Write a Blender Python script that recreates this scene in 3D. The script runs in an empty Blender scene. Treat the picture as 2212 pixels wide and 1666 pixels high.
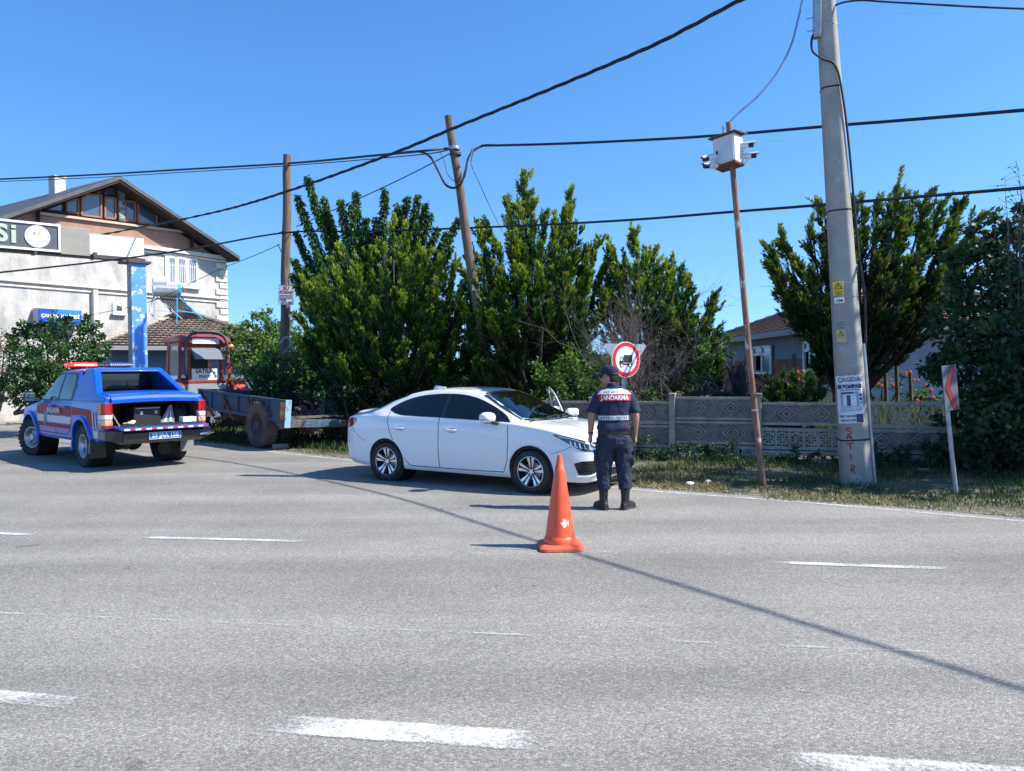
import bpy, bmesh, math, random
import numpy as np
from mathutils import Vector, Matrix
from mathutils.bvhtree import BVHTree
from mathutils.geometry import delaunay_2d_cdt

R = math.radians
random.seed(7)
scene = bpy.context.scene
COL = scene.collection

# ---------------------------------------------------------------- camera
F = 1662.0            # focal length in units of a 2212 px wide frame
PITCH, ROLL = R(1.14), R(-0.5)
EYE = Vector((0, 0, 1.70))
CM = (Matrix.Rotation(math.pi / 2 - PITCH, 3, 'X') @ Matrix.Rotation(ROLL, 3, 'Z'))
cam_data = bpy.data.cameras.new('camera')
cam = bpy.data.objects.new('camera', cam_data)
COL.objects.link(cam)
cam.location = EYE
cam.rotation_euler = CM.to_euler()
cam_data.sensor_width = 36
cam_data.lens = 36 * F / 2212
cam_data.clip_start = 0.05
cam_data.clip_end = 3000
scene.camera = cam

# ---------------------------------------------------------------- world, sun, exposure
SUN = Vector((1.0, -0.17, 1.04)).normalized()      # towards the sun
sun_el = math.asin(SUN.z)
world = bpy.data.worlds.new("World")
scene.world = world
world.use_nodes = True
wn = world.node_tree.nodes
wl = world.node_tree.links
sky = wn.new('ShaderNodeTexSky')
sky.sky_type = 'NISHITA'
sky.sun_disc = False
sky.sun_elevation = sun_el
sky.sun_rotation = math.atan2(SUN.x, SUN.y)
sky.altitude = 100
sky.air_density = 1.0
sky.dust_density = 0.3
sky.ozone_density = 2.2
wn['Background'].inputs[1].default_value = 0.15
# clear dry air: look a little higher into the sky than the geometric direction, so the rim does not go white
_tc = wn.new('ShaderNodeTexCoord'); _vm = wn.new('ShaderNodeVectorMath'); _vm.operation = 'MULTIPLY_ADD'
_vm.inputs[1].default_value = (1, 1, .92); _vm.inputs[2].default_value = (0, 0, .13)
_vn = wn.new('ShaderNodeVectorMath'); _vn.operation = 'NORMALIZE'
wl.new(_tc.outputs['Generated'], _vm.inputs[0]); wl.new(_vm.outputs[0], _vn.inputs[0]); wl.new(_vn.outputs[0], sky.inputs['Vector'])
_hs = wn.new('ShaderNodeHueSaturation'); _hs.inputs['Saturation'].default_value = 1.30; _hs.inputs['Hue'].default_value = .503
wl.new(sky.outputs[0], _hs.inputs['Color'])
wl.new(_hs.outputs[0], wn['Background'].inputs[0])
sl = bpy.data.lights.new('sun', 'SUN')
sl.energy = 4.8
sl.angle = R(0.5)
sl.color = (1.0, 0.95, 0.87)
so = bpy.data.objects.new('sun', sl)
COL.objects.link(so)
so.location = (20, -5, 30)
so.rotation_euler = (-SUN).to_track_quat('-Z', 'Y').to_euler()
scene.view_settings.view_transform = 'Standard'
scene.view_settings.look = 'None'
scene.view_settings.exposure = 0.80
scene.view_settings.gamma = 1.0

# ---------------------------------------------------------------- photo -> world helpers (real places)
def ray(u, v):
    return (CM @ Vector(((u - 1106) / F, -(v - 833) / F, -1.0))).normalized()
def G(u, v, z=0.0):
    d = ray(u, v)
    return EYE + d * ((z - EYE.z) / d.z)
def at(u, v, Y):
    d = ray(u, v)
    return EYE + d * (Y / d.y)
def onplane(u, v, p, n):
    d = ray(u, v)
    return EYE + d * ((p - EYE).dot(n) / d.dot(n))

# ---------------------------------------------------------------- materials
MATS = {}
def mat(name, col, rough=0.6, metal=0.0, col2=None, scale=5.0, lo=0.42, hi=0.62, bump=0.0, bscale=30.0,
        coat=0.0, spec=0.5, emit=0.0, alpha=1.0, stretch=(1, 1, 1), col3=None, scale3=1.0, lo3=.5, hi3=.7, trans=0.0, detail=6):
    if name in MATS:
        return MATS[name]
    m = bpy.data.materials.new(name)
    MATS[name] = m
    m.use_nodes = True
    N, L = m.node_tree.nodes, m.node_tree.links
    b = N['Principled BSDF']
    b.inputs['Base Color'].default_value = (*col, 1)
    b.inputs['Roughness'].default_value = rough
    b.inputs['Metallic'].default_value = metal
    b.inputs['Coat Weight'].default_value = coat
    b.inputs['Coat Roughness'].default_value = 0.03
    b.inputs['Specular IOR Level'].default_value = spec
    b.inputs['Alpha'].default_value = alpha
    b.inputs['Transmission Weight'].default_value = trans
    if emit:
        b.inputs['Emission Color'].default_value = (*col, 1)
        b.inputs['Emission Strength'].default_value = emit
    m.diffuse_color = (*col, 1)
    if col2 or bump or col3:
        tc = N.new('ShaderNodeTexCoord')
        mp = N.new('ShaderNodeMapping')
        mp.inputs['Scale'].default_value = stretch
        L.new(tc.outputs['Object'], mp.inputs[0])
    last = None
    def layer(prev, c, sc, l, h, off):
        nz = N.new('ShaderNodeTexNoise')
        nz.inputs['Scale'].default_value = sc
        nz.inputs['Detail'].default_value = detail
        nz.inputs['Roughness'].default_value = 0.65
        va = N.new('ShaderNodeVectorMath'); va.operation = 'ADD'
        va.inputs[1].default_value = (off, off * 1.7, off * .6)
        L.new(mp.outputs[0], va.inputs[0]); L.new(va.outputs[0], nz.inputs['Vector'])
        mr = N.new('ShaderNodeMapRange')
        mr.inputs['From Min'].default_value = l
        mr.inputs['From Max'].default_value = h
        L.new(nz.outputs['Fac'], mr.inputs['Value'])
        mx = N.new('ShaderNodeMix'); mx.data_type = 'RGBA'
        L.new(mr.outputs[0], mx.inputs['Factor'])
        if prev is None:
            mx.inputs['A'].default_value = (*col, 1)
        else:
            L.new(prev, mx.inputs['A'])
        mx.inputs['B'].default_value = (*c, 1)
        return mx.outputs['Result']
    if col2:
        last = layer(last, col2, scale, lo, hi, 0.0)
    if col3:
        last = layer(last, col3, scale3, lo3, hi3, 13.0)
    if last is not None:
        L.new(last, b.inputs['Base Color'])
    if bump:
        nz = N.new('ShaderNodeTexNoise')
        nz.inputs['Scale'].default_value = bscale
        nz.inputs['Detail'].default_value = 5
        L.new(mp.outputs[0], nz.inputs['Vector'])
        bp = N.new('ShaderNodeBump')
        bp.inputs['Strength'].default_value = bump
        bp.inputs['Distance'].default_value = 0.02
        L.new(nz.outputs['Fac'], bp.inputs['Height'])
        L.new(bp.outputs[0], b.inputs['Normal'])
    return m

def leaf_mat(name, c0, c1, c2=None, rough=0.55, transl=0.25):
    """colour runs c0 -> c1 (-> c2) with the tint attribute stored per leaf"""
    if name in MATS:
        return MATS[name]
    m = bpy.data.materials.new(name)
    MATS[name] = m
    m.use_nodes = True
    N, L = m.node_tree.nodes, m.node_tree.links
    b = N['Principled BSDF']
    at_ = N.new('ShaderNodeAttribute'); at_.attribute_name = 'tint'
    cr = N.new('ShaderNodeValToRGB')
    cr.color_ramp.elements[0].color = (*c0, 1)
    cr.color_ramp.elements[1].color = (*c1, 1)
    if c2:
        cr.color_ramp.elements[1].position = 0.6
        e = cr.color_ramp.elements.new(1.0); e.color = (*c2, 1)
    L.new(at_.outputs['Fac'], cr.inputs[0])
    L.new(cr.outputs[0], b.inputs['Base Color'])
    b.inputs['Roughness'].default_value = rough
    b.inputs['Specular IOR Level'].default_value = 0.35
    tr = N.new('ShaderNodeBsdfTranslucent')
    L.new(cr.outputs[0], tr.inputs['Color'])
    mx = N.new('ShaderNodeMixShader'); mx.inputs[0].default_value = transl
    L.new(b.outputs[0], mx.inputs[1]); L.new(tr.outputs[0], mx.inputs[2])
    L.new(mx.outputs[0], N['Material Output'].inputs[0])
    return m

# ---------------------------------------------------------------- object helpers
def tag(o, label=None, cat=None, group=None, kind=None):
    if label: o['label'] = label
    if cat: o['category'] = cat
    if group: o['group'] = group
    if kind: o['kind'] = kind
    return o
def thing(name, label, cat, loc=(0, 0, 0), rotz=0.0, group=None, rot=None):
    o = bpy.data.objects.new(name, None)
    COL.objects.link(o)
    o.empty_display_size = 0.2
    o.location = loc
    o.rotation_euler = rot if rot else (0, 0, rotz)
    return tag(o, label, cat, group)
def link(name, me, parent=None):
    o = bpy.data.objects.new(name, me)
    COL.objects.link(o)
    if parent: o.parent = parent
    return o
def copy_tree(o, parent=None):
    c = o.copy(); COL.objects.link(c)
    if parent: c.parent = parent
    for ch in o.children:
        copy_tree(ch, c)
    return c
def bake(o):
    dg = bpy.context.evaluated_depsgraph_get()
    me = bpy.data.meshes.new_from_object(o.evaluated_get(dg))
    o.modifiers.clear()
    o.data = me
    return o

class MB:
    """collects shapes, then links them as ONE mesh object"""
    def __init__(s):
        s.v = []; s.f = []; s.m = []; s.T = None
    def add(s, vs, fs, mi=0):
        b = len(s.v)
        if s.T is not None:
            vs = [s.T @ Vector(p) for p in vs]
        s.v += [tuple(p) for p in vs]
        s.f += [tuple(b + i for i in f) for f in fs]
        s.m += [mi] * len(fs)
        return s
    def box(s, c, d, mi=0, M=None):
        x, y, z = d[0] / 2, d[1] / 2, d[2] / 2
        vs = [Vector((i, j, k)) for i in (-x, x) for j in (-y, y) for k in (-z, z)]
        if M is not None: vs = [M @ p for p in vs]
        vs = [p + Vector(c) for p in vs]
        return s.add(vs, [(0, 1, 3, 2), (4, 6, 7, 5), (0, 4, 5, 1), (2, 3, 7, 6), (0, 2, 6, 4), (1, 5, 7, 3)], mi)
    def hexa(s, b, t, mi=0):      # 4 bottom pts, 4 top pts
        return s.add(list(b) + list(t), [(3, 2, 1, 0), (4, 5, 6, 7), (0, 1, 5, 4), (1, 2, 6, 5), (2, 3, 7, 6), (3, 0, 4, 7)], mi)
    def beam(s, a, b, w, h=None, mi=0, up=Vector((0, 0, 1))):
        a, b = Vector(a), Vector(b); h = h or w
        d = (b - a).normalized()
        if abs(d.dot(up)) > .98: up = Vector((0, 1, 0))
        x = d.cross(up).normalized(); y = x.cross(d)
        q = [(-1, -1), (1, -1), (1, 1), (-1, 1)]
        return s.hexa([a + x * i * w / 2 + y * j * h / 2 for i, j in q], [b + x * i * w / 2 + y * j * h / 2 for i, j in q], mi)
    def tube(s, pts, r, n=8, mi=0, caps=True):
        pts = [Vector(p) for p in pts]
        if not isinstance(r, (list, tuple)): r = [r] * len(pts)
        vs = []; fs = []
        ref = Vector((0, 0, 1))
        d0 = (pts[1] - pts[0]).normalized()
        if abs(d0.dot(ref)) > .9: ref = Vector((1, 0, 0))
        x = d0.cross(ref).normalized()
        for i, p in enumerate(pts):
            d = (pts[min(i + 1, len(pts) - 1)] - pts[max(i - 1, 0)])
            d = d.normalized() if d.length > 1e-9 else d0
            x = (x - d * x.dot(d))
            x = x.normalized() if x.length > 1e-6 else d.orthogonal().normalized()
            y = d.cross(x)
            for k in range(n):
                a = 2 * math.pi * k / n
                vs.append(p + (x * math.cos(a) + y * math.sin(a)) * r[i])
        for i in range(len(pts) - 1):
            for k in range(n):
                a, b = i * n + k, i * n + (k + 1) % n
                fs.append((a, b, b + n, a + n))
        if caps:
            fs.append(tuple(range(n - 1, -1, -1)))
            fs.append(tuple((len(pts) - 1) * n + k for k in range(n)))
        return s.add(vs, fs, mi)
    def lathe(s, prof, n=24, mi=0, axis='Z', c=(0, 0, 0), cap=False):   # prof: (r, h)
        vs = []; fs = []
        for r, h in prof:
            for k in range(n):
                a = 2 * math.pi * k / n
                p = (r * math.cos(a), r * math.sin(a), h)
                if axis == 'Y': p = (p[0], p[2], -p[1])
                if axis == 'X': p = (p[2], p[0], p[1])
                vs.append(Vector(p) + Vector(c))
        for i in range(len(prof) - 1):
            for k in range(n):
                a, b = i * n + k, i * n + (k + 1) % n
                fs.append((a, b, b + n, a + n))
        if cap and prof[0][0] > 1e-4: fs.append(tuple(range(n - 1, -1, -1)))
        if cap and prof[-1][0] > 1e-4: fs.append(tuple((len(prof) - 1) * n + k for k in range(n)))
        return s.add(vs, fs, mi)
    def prism(s, poly, a, b, mi=0, plane='xz'):   # extrude 2-D polygon from a to b across the plane
        def P(p, t):
            return {'xz': (p[0], t, p[1]), 'yz': (t, p[0], p[1]), 'xy': (p[0], p[1], t)}[plane]
        n = len(poly)
        vs = [P(p, a) for p in poly] + [P(p, b) for p in poly]
        fs = [tuple(range(n - 1, -1, -1)), tuple(range(n, 2 * n))] + [(i, (i + 1) % n, (i + 1) % n + n, i + n) for i in range(n)]
        return s.add(vs, fs, mi)
    def ellipsoid(s, c, r, n=16, m=10, mi=0, M=None):
        vs = []; fs = []
        for i in range(m + 1):
            t = math.pi * i / m
            for k in range(n):
                a = 2 * math.pi * k / n
                p = Vector((r[0] * math.sin(t) * math.cos(a), r[1] * math.sin(t) * math.sin(a), r[2] * math.cos(t)))
                if M is not None: p = M @ p
                vs.append(p + Vector(c))
        for i in range(m):
            for k in range(n):
                a, b = i * n + k, i * n + (k + 1) % n
                fs.append((a + n, b + n, b, a))
        return s.add(vs, fs, mi)
    def capsule(s, a, b, ra, rb, n=14, mi=0):
        a, b = Vector(a), Vector(b); d = (b - a).normalized()
        pts = []; rs = []
        for t in (-1, -.85, -.5, 0):
            pts.append(a + d * ra * t); rs.append(max(1e-4, ra * math.sqrt(max(0, 1 - t * t))))
        for t in (0, .5, .85, 1):
            pts.append(b + d * rb * t); rs.append(max(1e-4, rb * math.sqrt(max(0, 1 - t * t))))
        return s.tube(pts, rs, n, mi)
    def rings(s, rings, mi=0, cap=True):   # list of rings, each a list of points
        n = len(rings[0]); vs = [p for r in rings for p in r]; fs = []
        for i in range(len(rings) - 1):
            for k in range(n):
                a, b = i * n + k, i * n + (k + 1) % n
                fs.append((a, b, b + n, a + n))
        if cap:
            fs.append(tuple(range(n - 1, -1, -1))); fs.append(tuple((len(rings) - 1) * n + k for k in range(n)))
        return s.add(vs, fs, mi)
    def build(s, name, mats, parent=None, smooth=None, bevel=0, segs=2):
        me = bpy.data.meshes.new(name)
        me.from_pydata(s.v, [], s.f)
        if not isinstance(mats, (list, tuple)): mats = [mats]
        for m in mats: me.materials.append(m)
        if len(mats) > 1: me.polygons.foreach_set('material_index', s.m)
        bm = bmesh.new(); bm.from_mesh(me)
        bmesh.ops.remove_doubles(bm, verts=bm.verts, dist=1e-5)
        bmesh.ops.recalc_face_normals(bm, faces=bm.faces)
        bm.to_mesh(me); bm.free()
        if smooth is not None:
            me.polygons.foreach_set('use_smooth', [True] * len(me.polygons))
            me.set_sharp_from_angle(angle=R(smooth))
        o = link(name, me, parent)
        if bevel:
            b = o.modifiers.new('bevel', 'BEVEL'); b.width = bevel; b.segments = segs
            b.limit_method = 'ANGLE'; b.angle_limit = R(35); b.harden_normals = False
        return o

def np_mesh(name, V, Fq, mats, parent=None, attr=None, fmat=None, smooth=False):
    """V (n,3), Fq (m,4) or (m,3)"""
    me = bpy.data.meshes.new(name)
    V = np.asarray(V, dtype=np.float32); Fq = np.asarray(Fq, dtype=np.int32)
    k = Fq.shape[1]
    me.vertices.add(len(V)); me.vertices.foreach_set('co', V.ravel())
    me.loops.add(Fq.size); me.loops.foreach_set('vertex_index', Fq.ravel())
    me.polygons.add(len(Fq))
    me.polygons.foreach_set('loop_start', np.arange(0, Fq.size, k, dtype=np.int32))
    me.polygons.foreach_set('loop_total', np.full(len(Fq), k, dtype=np.int32))
    if not isinstance(mats, (list, tuple)): mats = [mats]
    for m in mats: me.materials.append(m)
    if fmat is not None: me.polygons.foreach_set('material_index', np.asarray(fmat, dtype=np.int32))
    if smooth: me.polygons.foreach_set('use_smooth', np.ones(len(Fq), dtype=bool))
    me.update(calc_edges=True)
    if attr is not None:
        a = me.attributes.new('tint', 'FLOAT', 'POINT')
        a.data.foreach_set('value', np.asarray(attr, dtype=np.float32))
    me.validate()
    return link(name, me, parent)

def text_mesh(txt, size, extrude=0.0, bold=0.0, align='CENTER', sx=1.0, space=1.0, yalign='CENTER'):
    """mesh of some lettering in the local XY plane"""
    c = bpy.data.curves.new('t', 'FONT')
    c.body = txt; c.size = size; c.extrude = extrude; c.offset = bold
    c.align_x = align; c.align_y = yalign; c.space_character = space
    c.resolution_u = 4
    o = bpy.data.objects.new('t', c); COL.objects.link(o)
    bpy.context.view_layer.update()
    dg = bpy.context.evaluated_depsgraph_get()
    me = bpy.data.meshes.new_from_object(o.evaluated_get(dg))
    bpy.data.objects.remove(o); bpy.data.curves.remove(c)
    if sx != 1.0:
        for v in me.vertices: v.co.x *= sx
    return me
def add_text(name, txt, size, m, parent, origin, xdir, ydir, **kw):
    """lettering on a plane: xdir is the reading direction"""
    me = text_mesh(txt, size, **kw)
    x = Vector(xdir).normalized(); y = Vector(ydir).normalized(); z = x.cross(y).normalized()
    M = Matrix((x, y, z)).transposed()
    for v in me.vertices: v.co = M @ v.co + Vector(origin)
    me.materials.clear(); me.materials.append(m)
    return link(name, me, parent)

def inside(P, poly):
    """P (n,2) in polygon -> bool array"""
    P = np.asarray(P); x, y = P[:, 0], P[:, 1]
    r = np.zeros(len(P), bool); n = len(poly); j = n - 1
    for i in range(n):
        xi, yi = poly[i]; xj, yj = poly[j]
        c = ((yi > y) != (yj > y)) & (x < (xj - xi) * (y - yi) / ((yj - yi) + 1e-12) + xi)
        r ^= c; j = i
    return r
def smooth_poly(pts, k=6, closed=True):
    """Catmull-Rom through 2-D points"""
    n = len(pts); out = []
    rng = range(n) if closed else range(n - 1)
    for i in rng:
        p = [np.array(pts[(i + d) % n] if closed else pts[min(max(i + d, 0), n - 1)], float) for d in (-1, 0, 1, 2)]
        for j in range(k):
            t = j / k
            q = .5 * ((2 * p[1]) + (-p[0] + p[2]) * t + (2 * p[0] - 5 * p[1] + 4 * p[2] - p[3]) * t * t + (-p[0] + 3 * p[1] - 3 * p[2] + p[3]) * t ** 3)
            out.append(tuple(q))
    if not closed: out.append(tuple(pts[-1]))
    return out
def ribbon(pts, w):
    """closed polygon around an open 2-D polyline"""
    P = [np.array(p, float) for p in pts]; L, Rr = [], []
    for i, p in enumerate(P):
        d = P[min(i + 1, len(P) - 1)] - P[max(i - 1, 0)]; d /= np.linalg.norm(d) + 1e-12
        n = np.array((-d[1], d[0])) * w / 2
        L.append(tuple(p + n)); Rr.append(tuple(p - n))
    return L + Rr[::-1]
def project(name, poly, bvh, m, parent, plane='xz', side=-1, off=0.004, step=0.04, thick=0.0, far=5.0, M=None):
    """a 2-D polygon pressed onto a surface: clean outline, follows the form.
    plane 'xz' looks along y from y = side*far; 'yz' along x; 'xy' from above"""
    poly = [tuple(map(float, p)) for p in poly]
    out = []
    for i in range(len(poly)):
        a = np.array(poly[i]); b = np.array(poly[(i + 1) % len(poly)])
        k = max(1, int(np.linalg.norm(b - a) / step))
        for j in range(k): out.append(tuple(a + (b - a) * j / k))
    nb = len(out)
    xs = [p[0] for p in out]; ys = [p[1] for p in out]
    gx = np.arange(min(xs) + step / 2, max(xs), step); gy = np.arange(min(ys) + step / 2, max(ys), step)
    if len(gx) and len(gy):
        g = np.array([(x, y) for x in gx for y in gy]); g = g[inside(g, out)]
        if len(g):
            B = np.array(out); d = np.min(np.linalg.norm(g[:, None] - B[None], axis=2), axis=1)
            g = g[d > step * .35]
            pts = out + [tuple(p) for p in g]
        else: pts = out
    else: pts = out
    edges = [(i, (i + 1) % nb) for i in range(nb)]
    vs, es, fs, *_ = delaunay_2d_cdt([Vector(p) for p in pts], edges, [list(range(nb))], 1, 1e-6)
    cen = np.array([np.mean([[vs[i].x, vs[i].y] for i in f], axis=0) for f in fs]) if fs else np.zeros((0, 2))
    keep = inside(cen, out) if len(cen) else []
    fs = [f for f, k in zip(fs, keep) if k]
    V = []
    for p in vs:
        if plane == 'xz': o = Vector((p.x, side * far, p.y)); d = Vector((0, -side, 0))
        elif plane == 'yz': o = Vector((side * far, p.x, p.y)); d = Vector((-side, 0, 0))
        else: o = Vector((p.x, p.y, side * far)); d = Vector((0, 0, -side))
        h = bvh.ray_cast(o, d)
        if h[0] is None:
            h2 = bvh.find_nearest(o + d * (far - .8))
            q = h2[0] if h2[0] is not None else o + d * far
            V.append(q - d * off)
        else:
            nn = h[1] if h[1].dot(d) < 0 else -h[1]
            V.append(h[0] + nn * off)
    me = bpy.data.meshes.new(name)
    me.from_pydata([tuple(v) for v in V], [], [tuple(f) for f in fs])
    me.materials.append(m)
    me.polygons.foreach_set('use_smooth', [True] * len(me.polygons))
    bm = bmesh.new(); bm.from_mesh(me); bmesh.ops.recalc_face_normals(bm, faces=bm.faces)
    # face outward
    if bm.faces:
        s = sum((f.normal.y if plane == 'xz' else f.normal.x if plane == 'yz' else f.normal.z) for f in bm.faces)
        if s * side < 0: bmesh.ops.reverse_faces(bm, faces=bm.faces)
    bm.to_mesh(me); bm.free()
    o = link(name, me, parent)
    if thick:
        sd = o.modifiers.new('solid', 'SOLIDIFY'); sd.thickness = thick; sd.offset = 1
    return o
def bvh_of(*objs):
    V = []; Fs = []
    for o in objs:
        b = len(V); V += [v.co.copy() for v in o.data.vertices]
        Fs += [tuple(b + i for i in p.vertices) for p in o.data.polygons]
    return BVHTree.FromPolygons(V, Fs)
def interp(x, tab):
    """smooth monotone-ish interpolation of a table [(x, y)...]"""
    X = np.array([t[0] for t in tab], float); Y = np.array([t[1] for t in tab], float)
    x = np.asarray(x, float)
    d = np.diff(Y) / np.diff(X)
    m = np.zeros(len(X)); m[0] = d[0]; m[-1] = d[-1]
    for i in range(1, len(X) - 1):
        m[i] = 0 if d[i - 1] * d[i] <= 0 else 3 * (np.diff(X)[i - 1] + np.diff(X)[i]) / ((2 * np.diff(X)[i] + np.diff(X)[i - 1]) / d[i - 1] + (np.diff(X)[i] + 2 * np.diff(X)[i - 1]) / d[i])
    k = np.clip(np.searchsorted(X, x) - 1, 0, len(X) - 2)
    h = X[k + 1] - X[k]; t = np.clip((x - X[k]) / h, 0, 1)
    return (Y[k] * (2 * t ** 3 - 3 * t ** 2 + 1) + h * m[k] * (t ** 3 - 2 * t ** 2 + t) + Y[k + 1] * (-2 * t ** 3 + 3 * t ** 2) + h * m[k + 1] * (t ** 3 - t ** 2))
# ================================================================ SETTING: ground, road, markings
def asphalt():
    m = bpy.data.materials.new('asphalt'); m.use_nodes = True
    N, L = m.node_tree.nodes, m.node_tree.links; b = N['Principled BSDF']
    tc = N.new('ShaderNodeTexCoord')
    def noise(scale, detail=4, rough=.6):
        n = N.new('ShaderNodeTexNoise'); n.inputs['Scale'].default_value = scale; n.inputs['Detail'].default_value = detail
        n.inputs['Roughness'].default_value = rough; L.new(tc.outputs['Object'], n.inputs['Vector']); return n
    vor = N.new('ShaderNodeTexVoronoi'); vor.inputs['Scale'].default_value = 120; L.new(tc.outputs['Object'], vor.inputs['Vector'])
    r1 = N.new('ShaderNodeValToRGB')                      # stones of many greys in a dark binder
    e = r1.color_ramp.elements
    e[0].position = .0; e[0].color = (.15, .141, .124, 1); e[1].position = 1; e[1].color = (.42, .397, .35, 1)
    for p, c in ((.3, (.205, .195, .173, 1)), (.55, (.245, .233, .208, 1)), (.8, (.29, .276, .246, 1))):
        q = e.new(p); q.color = c
    sep = N.new('ShaderNodeSeparateColor'); L.new(vor.outputs['Color'], sep.inputs[0]); L.new(sep.outputs[0], r1.inputs[0])
    fine = noise(230, 3, .7)
    mr = N.new('ShaderNodeMapRange'); mr.inputs['From Min'].default_value = .35; mr.inputs['From Max'].default_value = .65
    mr.inputs['To Min'].default_value = .80; mr.inputs['To Max'].default_value = 1.20
    L.new(fine.outputs['Fac'], mr.inputs['Value'])
    big = noise(.55, 5, .6)
    mr2 = N.new('ShaderNodeMapRange'); mr2.inputs['From Min'].default_value = .3; mr2.inputs['From Max'].default_value = .7
    mr2.inputs['To Min'].default_value = .86; mr2.inputs['To Max'].default_value = 1.12
    L.new(big.outputs['Fac'], mr2.inputs['Value'])
    mu = N.new('ShaderNodeMath'); mu.operation = 'MULTIPLY'; L.new(mr.outputs[0], mu.inputs[0]); L.new(mr2.outputs[0], mu.inputs[1])
    # dark oil spots
    os_ = noise(2.6, 2, .5)
    mo = N.new('ShaderNodeMapRange'); mo.inputs['From Min'].default_value = .70; mo.inputs['From Max'].default_value = .76; mo.inputs['To Min'].default_value = 1; mo.inputs['To Max'].default_value = .72; L.new(os_.outputs['Fac'], mo.inputs['Value'])
    mo2 = N.new('ShaderNodeMath'); mo2.operation = 'MULTIPLY'; L.new(mu.outputs[0], mo2.inputs[0]); L.new(mo.outputs[0], mo2.inputs[1]); mu = mo2
    # tyre-polished tracks along the lanes
    mp = N.new('ShaderNodeMapping'); mp.inputs['Rotation'].default_value = (0, 0, R(11)); mp.inputs['Scale'].default_value = (.05, 1.1, 1)
    L.new(tc.outputs['Object'], mp.inputs[0])
    tr = N.new('ShaderNodeTexNoise'); tr.inputs['Scale'].default_value = 1.0; tr.inputs['Detail'].default_value = 3
    L.new(mp.outputs[0], tr.inputs['Vector'])
    mr3 = N.new('ShaderNodeMapRange'); mr3.inputs['From Min'].default_value = .35; mr3.inputs['From Max'].default_value = .65
    mr3.inputs['To Min'].default_value = .83; mr3.inputs['To Max'].default_value = 1.10; L.new(tr.outputs['Fac'], mr3.inputs['Value'])
    mu2 = N.new('ShaderNodeMath'); mu2.operation = 'MULTIPLY'; L.new(mu.outputs[0], mu2.inputs[0]); L.new(mr3.outputs[0], mu2.inputs[1])
    vm = N.new('ShaderNodeVectorMath'); vm.operation = 'SCALE'; L.new(r1.outputs[0], vm.inputs[0]); L.new(mu2.outputs[0], vm.inputs['Scale'])
    # small tan and brown dirt spots
    ds = noise(1.9, 6, .75)
    mr4 = N.new('ShaderNodeMapRange'); mr4.inputs['From Min'].default_value = .66; mr4.inputs['From Max'].default_value = .74
    mr4.inputs['To Max'].default_value = .45; L.new(ds.outputs['Fac'], mr4.inputs['Value'])
    mx = N.new('ShaderNodeMix'); mx.data_type = 'RGBA'; L.new(mr4.outputs[0], mx.inputs['Factor']); L.new(vm.outputs[0], mx.inputs['A'])
    mx.inputs['B'].default_value = (.30, .235, .17, 1)
    L.new(mx.outputs['Result'], b.inputs['Base Color'])
    b.inputs['Roughness'].default_value = .82; b.inputs['Specular IOR Level'].default_value = .35
    bp = N.new('ShaderNodeBump'); bp.inputs['Strength'].default_value = .55; bp.inputs['Distance'].default_value = .006
    vd = N.new('ShaderNodeTexVoronoi'); vd.inputs['Scale'].default_value = 120; L.new(tc.outputs['Object'], vd.inputs['Vector'])
    L.new(vd.outputs['Distance'], bp.inputs['Height']); bp.invert = True
    L.new(bp.outputs[0], b.inputs['Normal'])
    return m
ASPHALT = asphalt()
DIRT = mat('dry_earth', (.12, .095, .065), .95, col2=(.06, .065, .03), scale=1.3, lo=.4, hi=.6, bump=.6, bscale=14, col3=(.26, .22, .15), scale3=4, lo3=.55, hi3=.7)

def sheet(name, poly, z, m, parent=None):
    me = bpy.data.meshes.new(name)
    bm = bmesh.new()
    vs = [bm.verts.new((p[0], p[1], z)) for p in poly]
    f = bm.faces.new(vs)
    if f.normal.z < 0: f.normal_flip()
    bmesh.ops.triangulate(bm, faces=bm.faces)
    bm.to_mesh(me); bm.free(); me.materials.append(m)
    return link(name, me, parent)
g = sheet('ground', [(-400, -60), (400, -60), (400, 700), (-400, 700)], 0, DIRT); tag(g, kind='structure')

# far edge of the asphalt (world), read from the kerb line of the road
EDGE = [G(426, 956), G(556, 974), G(704, 990), G(1040, 1026), G(1380, 1060), G(1790, 1091), G(2212, 1128)]
EDGE = [Vector((p.x, p.y, 0)) for p in EDGE]
d_r = (EDGE[-1] - EDGE[-2]).normalized()
EDGE_R = [EDGE[-1] + d_r * 6, EDGE[-1] + d_r * 30]
nrm = Vector((.56, .83, 0))
out = [p + nrm * .22 for p in EDGE + EDGE_R]
poly = [(60, -40), (-80, -40), (-80, 31), (-15.5, 29), (-11.5, 24.0), (-9.4, 21.4)] + [(p.x, p.y) for p in out]
rd = sheet('road', poly, .004, ASPHALT); tag(rd, kind='structure')
fs_ = sheet('far_pavement', [(-80, 31.2), (-15.6, 29.2), (-11.7, 24.3), (-9.6, 21.7), (-10.5, 30), (-14, 34), (-80, 40)], .004,
            mat('block_paving', (.32, .29, .26), .9, col2=(.2, .18, .165), scale=9, bump=.4, bscale=30)); tag(fs_, kind='structure')

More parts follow.
